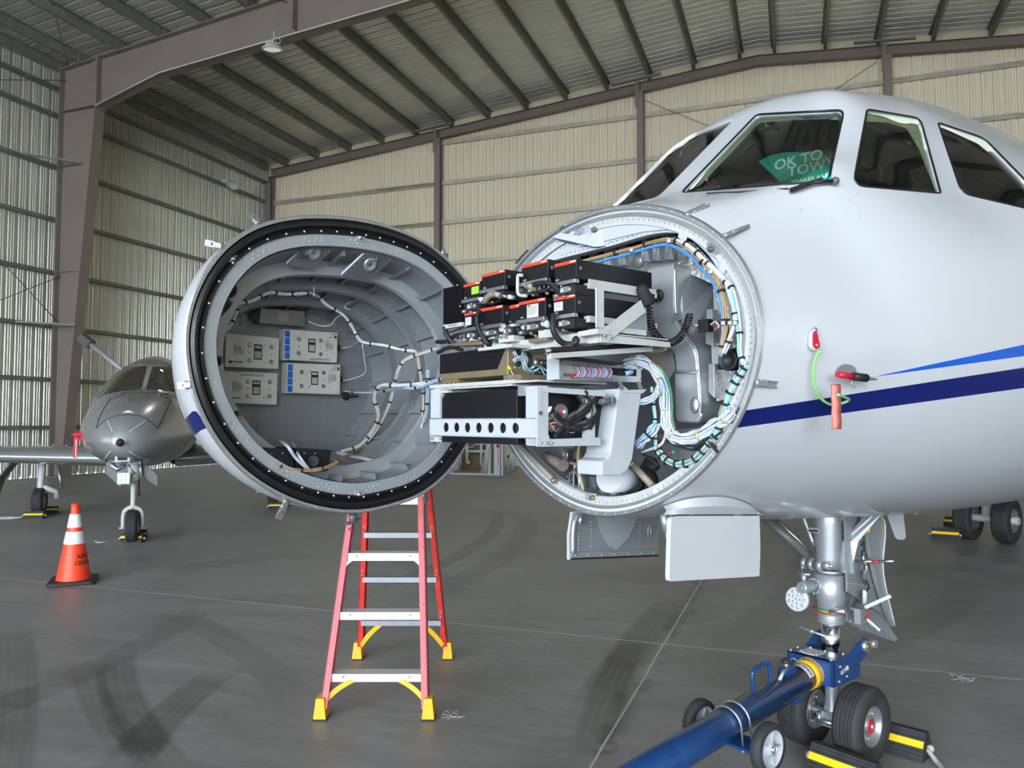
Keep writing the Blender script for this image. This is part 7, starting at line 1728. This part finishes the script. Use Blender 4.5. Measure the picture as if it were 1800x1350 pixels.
# ================================================================== THE GREY JET behind on the left
JO = V((-5.02, 10.24, 0)); ja = V((-.327, .945, 0)).normalized(); jb = V((.945, .327, 0)).normalized()
MJ = Matrix(((ja.x, jb.x, 0, JO.x), (ja.y, jb.y, 0, JO.y), (0, 0, 1, 0), (0, 0, 0, 1))); MJi = MJ.inverted()
gj = thing('light_jet', 'grey business jet parked nose-on beside the left wall behind the cone', 'airplane', tuple(JO))
jx = [-.86, -.80, -.65, -.4, 0, .4, .65, .9, 1.3, 1.8, 2.5, 4, 6.5, 9, 11.5]
j_w = lerp_tab(jx, [.01, .17, .33, .47, .62, .72, .75, .765, .78, .79, .79, .79, .76, .5, .1])
j_t = lerp_tab(jx, [1.33, 1.49, 1.63, 1.76, 1.90, 2.00, 2.06, 2.22, 2.44, 2.58, 2.66, 2.68, 2.68, 2.62, 2.5])
j_b = lerp_tab(jx, [1.33, 1.20, 1.12, 1.06, 1.01, .97, .96, .95, .94, .93, .92, .92, 1.0, 1.6, 2.2])
bm = bmesh.new(); rows = []; xs = []
x = -.86
while x < 11.5: xs.append(x); x += .02 if x < -.6 else (.05 if x < 2.6 else .4)
xs.append(11.5)
for x in xs:
    w, t, b_ = j_w(x), j_t(x), j_b(x); zc = b_ + (t - b_) * .46; r = []
    for k in range(64):
        a = 2 * PI * k / 64; c, s = math.cos(a), math.sin(a); e = 1.0 if s < 0 else .96
        if s > 0 and .6 < x < 3: c_ = c * (1 - .18 * s * s)
        else: c_ = c
        r.append(bm.verts.new((x, w * c_, zc + ((t - zc) if s > 0 else (zc - b_)) * math.copysign(abs(s) ** e, s))))
    rows.append(r)
for A, B_ in zip(rows, rows[1:]):
    for k in range(64): bm.faces.new([A[k], A[(k + 1) % 64], B_[(k + 1) % 64], B_[k]]).smooth = True
bm.faces.new(rows[0]); bm.faces.new(rows[-1]); bm.normal_update()
gtree = BVHTree.FromBMesh(bm)
JC = MJi @ CAMP
def dJ(x, y): return (MJi.to_3x3() @ ray(x, y)).normalized()
def GJ(x, y, off=0.0):
    r = gtree.ray_cast(JC, dJ(x, y))
    if r[0] is None: return None
    n = r[1] if r[1].dot(JC - r[0]) > 0 else -r[1]; return r[0] + n * off
gw1 = roundpoly([(161, 700), (176, 668), (207, 646), (259, 643), (249, 684), (200, 690)], [2, 8, 4, 3, 5, 8])
gw2 = roundpoly([(256, 685), (268, 644), (300, 645), (330, 646), (330, 690), (296, 688)], [4, 3, 2, 8, 8, 2])
gtest = lambda c: c.x < 2.2 and c.z > 1.7
for poly in (gw1, gw2):
    fs = cut(bm, poly, MJ, JC, dJ, gtest, axis=lambda c: V((c.x, 0, 1.7)))
    for f in fs: f.material_index = 1
bmesh.ops.transform(bm, matrix=MJ, verts=bm.verts)
M['tinted'] = mat('tinted_windshield', (0.035, 0.028, 0.018), 0.04, spec=1.0, coat=1.0)
sk = MB(MI, 'stone'); sk.bm.free(); sk.bm = bm; sk.mats = ['stone', 'tinted']; sk.build('fuselage', gj)
AXJ = 1
def gline(pts, r, m, name):
    b = MB(MJ, m); b.sm = True; b.tube([g_ for g_ in [GJ(p.x, p.y, .001) for p in cr([(x, y, 0) for x, y in pts], 6)] if g_ is not None], r, 5); return b.build(name, gj)
def gpl(pts, r, m, name):
    b = MB(MJ, m); b.sm = True; q = []
    for (x0, y0), (x1, y1) in zip(pts, pts[1:]):
        for k in range(8): q.append((x0 + (x1 - x0) * k / 8, y0 + (y1 - y0) * k / 8))
    q.append(pts[-1]); b.tube([g_ for g_ in [GJ(x, y, .001) for x, y in q] if g_ is not None], r, 5); return b.build(name, gj)
gpl([(169, 753), (176, 730), (194, 701), (215, 695), (216, 692)], .006, 'matt', 'panel_line'); gpl([(277, 753), (285, 737), (302, 700)], .006, 'matt', 'panel_line'); gpl([(296, 692), (283, 693), (282, 696), (297, 701)], .006, 'matt', 'panel_line')
gline([(170, 752), (185, 739), (205, 731), (228, 729), (248, 732), (263, 740), (276, 752)], .006, 'matt', 'panel_line')
gline([(161, 703), (178, 698), (200, 692), (225, 691), (250, 691), (280, 692), (298, 695)], .005, 'matt', 'panel_line')
for pts in ([(189, 739), (199, 760)], [(258, 739), (243, 749), (228, 759)], [(195, 793), (183, 808)], [(228, 793), (240, 801), (257, 807)]): gline(pts, .010, 'frosty', 'static_strip')
b = MB(MJ, 'matt'); b.ball(GJ(211, 778), .05, 16, 8); b.m('frosty'); b.bar(GJ(199, 776, .012), GJ(208, 777, .02), .05, .008); b.build('nose_sensor', gj)
b = MB(MJ, 'frosty'); p = GJ(216, 807, -.01); b.obox(p, (.05, 0, 0), (0, .085, 0), (0, 0, .04)); b.m('matt'); b.obox(p + V((-.051, 0, 0)), (.002, 0, 0), (0, .055, 0), (0, 0, .022)); b.build('landing_camera', gj, bev=.008)
b = MB(MJ, 'frosty'); p = GJ(225, 725, .0); b.prism([p + V((0, -.07, 0)), p + V((0, .07, 0)), p + V((0, 0, .03))], (.02, 0, 0)); b.build('ice_light', gj)
# wings
for sg in (-1, 1):
    b = MB(MJ, 'stone'); b.sm = True; secs = []
    for m_, le, chd, z, t in ((.3, 2.45, 2.2, .99, .42), (.8, 2.62, 1.95, .99, .36), (3.2, 3.1, 1.5, 1.06, .26), (7.2, 4.1, .7, 1.28, .10)):
        sec = []
        for i in range(28):
            a = 2 * PI * i / 28; u = (1 - math.cos(a)) / 2; th = math.sqrt(max(u, 0)) * (1 - u) * 1.35 * t * (1 if a < PI else -.8); sec.append((le + u * chd, sg * m_, z + th))
        secs.append(sec)
    b.loft(secs); w_o = b.build('wing', gj)
    b = MB(MJ, 'frosty')
    for k in range(9): b.prism([(4.4 + k * .03, sg * (1.0 + k * .22), 1.12 + k * .008), (4.55 + k * .03, sg * (1.05 + k * .22), 1.12 + k * .008), (4.55 + k * .03, sg * (1.05 + k * .22), 1.14 + k * .008), (4.4 + k * .03, sg * (1.0 + k * .22), 1.14 + k * .008)], (0, .01, 0))
    b.build('vortex_strips', w_o)
    # main gear
    mx, my = 3.62, sg * 1.84
    b = MB(MJ, 'frosty'); b.sm = True; b.tube([(mx, my, 1.05), (mx, my - .03, .5), (mx, my, .36)], [.06, .055, .07], 12); b.tube([(mx - .1, my - .12, 1.05), (mx, my, .9), (mx - .1, my + .14, 1.1)], .03, 8); b.tube([(mx, my, .48), (mx + .1, my + .18 * -sg, .40), (mx + .1, my + .2 * -sg, .28)], .05, 10); b.m('gold'); b.tube([(mx, my - sg * .22, 1.15), (mx, my - sg * .24, .75)], .03, 8); b.m('alu'); b.tube([(mx, my - sg * .24, .75), (mx + .04, my - sg * .28, .45)], .025, 8); lg = b.build('main_gear_leg', gj)
    wheel(MJ, (mx, my + sg * .04, .24), (0, 1, 0), .24, .17, lg, groove=4)
    b = MB(MJ, 'stone_dark'); pts = cr([(0, .22, 1.14), (0, .40, .92), (0, .60, .62), (0, .68, .36)], 5); b.strip([V((mx - .28, my + sg * p.y, p.z)) for p in pts], [V((mx + .22, my + sg * p.y, p.z)) for p in pts], True); b.build('gear_door', lg, solid=.02)
# nose gear
b = MB(MJ, 'frosty'); b.sm = True; b.lathe([(.075, 1.05), (.075, .84), (.05, .80)], (0, 0, 0), (0, 0, 1), 16); b.lathe([(.035, .82), (.032, .50), (.04, .44)], (0, 0, 0), (0, 0, 1), 14)
for sg in (-1, 1): b.tube(cr([(0, 0, .47), (0, sg * .09, .42), (0, sg * .115, .34), (0, sg * .118, .18)], 5), [.035, .034, .033, .032, .031, .03, .03, .029, .028, .027, .026, .025, .025, .024, .022, .02], 8)
b.rod((0, -.16, .19), (0, .16, .19), .012, 8); ng = b.build('nose_gear_leg', gj)
wheel(MJ, (0, 0, .215), (0, 1, 0), .215, .15, ng, groove=4)
b = MB(MJ, 'lightgrey'); b.box(-.20, -.14, -.17, -.02, .78, .93); tl2 = b.build('taxi_light', ng)
b = MB(MJ, 'lamp')
for i in range(3):
    for j in range(3): b.box(-.205, -.20, -.160 + i * .047, -.122 + i * .047, .79 + j * .046, .825 + j * .046)
b.build('light_cell', tl2)
b = MB(MJ, 'alu_paint'); b.tube([(-.05, -.1, 1.05), (-.1, .02, .9)], .015, 6); b.tube([(-.05, .08, 1.05), (-.06, .1, .85)], .02, 6); b.m('matt'); b.tube([(0, .06, .85), (.02, .07, .6)], .01, 6); b.build('gear_linkage', ng)
for pts in ([(186, 812), (228, 815), (218, 845), (211, 856), (190, 836), (184, 830)], [(247, 812), (262, 820), (276, 835), (277, 855), (262, 846), (250, 832)]):
    b = MB(MJ, 'stone_dark'); sgx = -.25 if pts[0][0] < 200 else .22
    A = [hit(x, y, MJi, 0, .0) for x, y in pts]; b.prism(A, (.45, 0, 0)) if False else b.prism(A, (.03, 0, 0)); b.prism([A[0], A[-1], A[-1] + V((.5, 0, 0)), A[0] + V((.5, 0, 0))], (0, .012, 0)); b.build('gear_door', gj)
b = MB(MJ, 'alu'); b.tube([hit(193, 815, MJi, 0, -.02), hit(205, 825, MJi, 0, -.02), hit(218, 818, MJi, 0, -.02)], .03, 8); b.build('door_hinge', gj)
b = MB(MJ, 'matt'); b.ball((3.0, .25, .93), .07, 10, 6); b.build('beacon', gj)
# red probe cover with streamer on its side
t = thing('red_probe_cover', 'red plastic cover with a dark red streamer on the grey jet nose', 'cover', tuple(MJ @ hit(150, 764, MJi, 0, .3)))
q = hit(147, 764, MJi, 0, .3); b = MB(MJ, 'streamer'); b.m('crimson'); b.sm = True; b.lathe([(.012, -.15), (.03, -.10), (.035, -.08), (.06, -.04), (.09, -.01), (.10, 0)], q, (0, 1, 0), 16); b.build('cone_cover', t)
b = MB(MJ, 'streamer'); b.box(q.x - .01, q.x + .0, q.y + .0, q.y + .012, q.z - .13, q.z + .12); b.build('backing_plate', t)
b = MB(MJ, 'streamer'); p0 = hit(134, 768, MJi, 0, .3); p1 = hit(133, 805, MJi, 0, .3); b.prism([p0 + V((0, -.025, 0)), p0 + V((0, .025, 0)), p1 + V((0, .02, 0)), p1 + V((0, -.03, 0))], (.004, 0, 0)); b.m('cardtext'); c = p0.lerp(p1, .5); b.box(c.x - .003, c.x, c.y - .004, c.y + .004, c.z - .13, c.z + .10); b.build('streamer', t)
# chocks round its wheels
az = math.atan2(jb.y, jb.x)
def CH(x, y, L, lab, rp=None, dz=0): return chock(G(x, y), az - .3, L, .12, .13, lab, rope=rp)
CH(233, 953, .28, 'black chock with yellow strip in front of the grey jet nose wheel', [G(217, 946), G(200, 949), G(185, 953), G(172, 954), G(168, 951)])
chock(JO + ja * .30, az, .28, .12, .13, 'black chock with yellow strip behind the grey jet nose wheel')
gm = MJ @ V((3.62 - .37, -1.86, 0)); chock(gm, az - .2, .30, .12, .13, 'black chock in front of the grey jet left-hand main wheel near the wall', rope=[gm + V((-.17, -.05, .03)), gm + V((-.35, -.1, .012)), gm + V((-.6, -.05, .012)), gm + V((-.58, .08, .012)), gm + V((-.3, .05, .012))])
chock(MJ @ V((3.99, -1.82, 0)), az, .30, .12, .13, 'black chock behind the grey jet main wheel near the wall')
chock(MJ @ V((3.38, 1.96, 0)), az - .2, .30, .12, .13, 'black chock with yellow strip seen just under the lower edge of the nose cone')
# slanting grey pole with a dark end
p0, p1 = HU(145, 594, UL + 1.6), HU(232, 664, UL + 3.2)
b = MB(MH, 'liner_light'); b.sm = True; b.rod(p0, p1, .07, 10); po = b.build('slanted_pole', None, 'grey slanting pole with a dark end rising behind the grey jet', 'pole')
b = MB(MH, 'stone_dark'); d = (p1 - p0).normalized(); b.bar(p0 - d * .05, p0 + d * .35, .22, .22); b.build('dark_end', po)
# ================================================================== stored goods by the back wall
def BX(x, y, v=20.8): return HV(x, y, v)
base = G(873, 836); hv = (MHi @ base).y
def post(x0, y0, x1, y1, m='frosty', v=None, r=None, name='stand'):
    pass
sc = thing('metal_stand', 'pale metal stand with uprights and a red-tagged post near the back wall', 'stand', tuple(base))
def U(x, y): return HV(x, y, hv)
b = MB(MH, 'lightgrey'); 
for x0, x1 in ((868, 879), (857, 862), (881, 884)):
    a, c = U(x0, 770), U(x1, 836); b.box(a.x, c.x, hv, hv + .12, 0, a.z)
b.build('post', sc)
b = MB(MH, 'frosty'); 
for pa, pb in (((792, 834), (869, 836)),): b.bar(U(*pa) + V((0, 0, .03)), U(*pb) + V((0, 0, .03)), .08, .05)
b.build('base_rail', sc)
b = MB(MH, 'liner_light')
for x in (790, 794.5): b.bar(U(x, 833), U(x, 800), .05, .05)
b.bar(U(798, 795), U(800, 770), .05, .05); b.build('rear_post', sc)
b = MB(MH, 'pink'); b.bar(U(875.5, 785) + V((0, -.02, 0)), U(876.5, 818) + V((0, -.02, 0)), .04, .02); b.m('crimson'); b.ball(U(876, 784) + V((0, -.05, 0)), .05, 8, 6); b.build('red_tag', sc)
for i, (x0, x1) in enumerate(((847, 858), (850.5, 860), (854, 860.5), (856.5, 861))):
    b = MB(MH, 'frosty'); b.rod(U(x0, 833) + V((0, -.05 - .02 * i, .02)), U(x1, 772) + V((0, .0, 0)), .018, 6); tag(b.build('leaning_pole'), 'thin white pole leaning in a bundle against the metal stand', 'pole', 'poles leaning by the back wall')
vr = hv + 2.2
def R2(x, y): return HV(x, y, vr)
rk = thing('pipe_rack', 'white pipe rack with cross bars in front of brown board by the back wall', 'rack', tuple(MH @ V((R2(820, 820).x, vr, 0))))
b = MB(MH, 'frosty'); b.sm = True; b.rod(R2(821, 814) , R2(821, 765), .05, 8); b.rod(R2(846, 818), R2(846, 765), .05, 8); b.rod(R2(821, 793.5), R2(854, 793.5), .045, 8); b.tube([R2(823, 786), R2(831, 786), R2(835, 781), R2(856, 781)], .02, 6); b.rod(R2(821, 814), R2(826, 812), .05, 8); b.build('pipe_frame', rk)
b = MB(MH, 'wood'); a, c = R2(800, 765), R2(856, 819); b.box(a.x, c.x, vr + .5, vr + .55, 0, a.z); tag(b.build('brown_board'), 'brown cardboard sheet standing behind the white pipe rack', 'board')
b = MB(MH, 'frosty'); c = R2(813, 822); b.lathe([(.14, 0), (.14, .60)], (c.x, vr - .5, 0), (0, 0, 1), 16); tag(b.build('white_drum'), 'small white cylindrical drum standing beside the pipe rack', 'drum')
for x in (893.5, 902):
    g_ = G(x, 831 if x < 900 else 828.5); c = MHi @ g_; t = thing('gas_cylinder', 'grey gas cylinder %s' % ('with a black valve nearest the metal stand' if x < 900 else 'standing right of the one with a black valve'), 'cylinder', tuple(g_)); b = MB(MH, 'lightgrey'); b.sm = True; b.lathe([(.06, 0), (.06, .36), (.03, .44), (.02, .47)], c, (0, 0, 1), 14); b.build('body', t); b = MB(MH, 'matt'); b.lathe([(.02, .47), (.03, .50), (.02, .55)], c, (0, 0, 1), 10); b.build('valve', t)
# litter on the floor
random.seed(9)
for x, y, lab in ((800, 1262, 'scraps of clear wire beside the stepladder foot'), (1690, 1195, 'curled bit of wire on the floor by the joint line')):
    g_ = G(x, y); b = MB(MI, 'frosty'); b.sm = True
    for k in range(3): b.tube(cr([g_ + V((random.uniform(-.07, .07), random.uniform(-.05, .05), .004 + .02 * (i % 2))) for i in range(4)], 5), .0012, 4)
    tag(b.build('wire_scrap'), lab, 'wire')
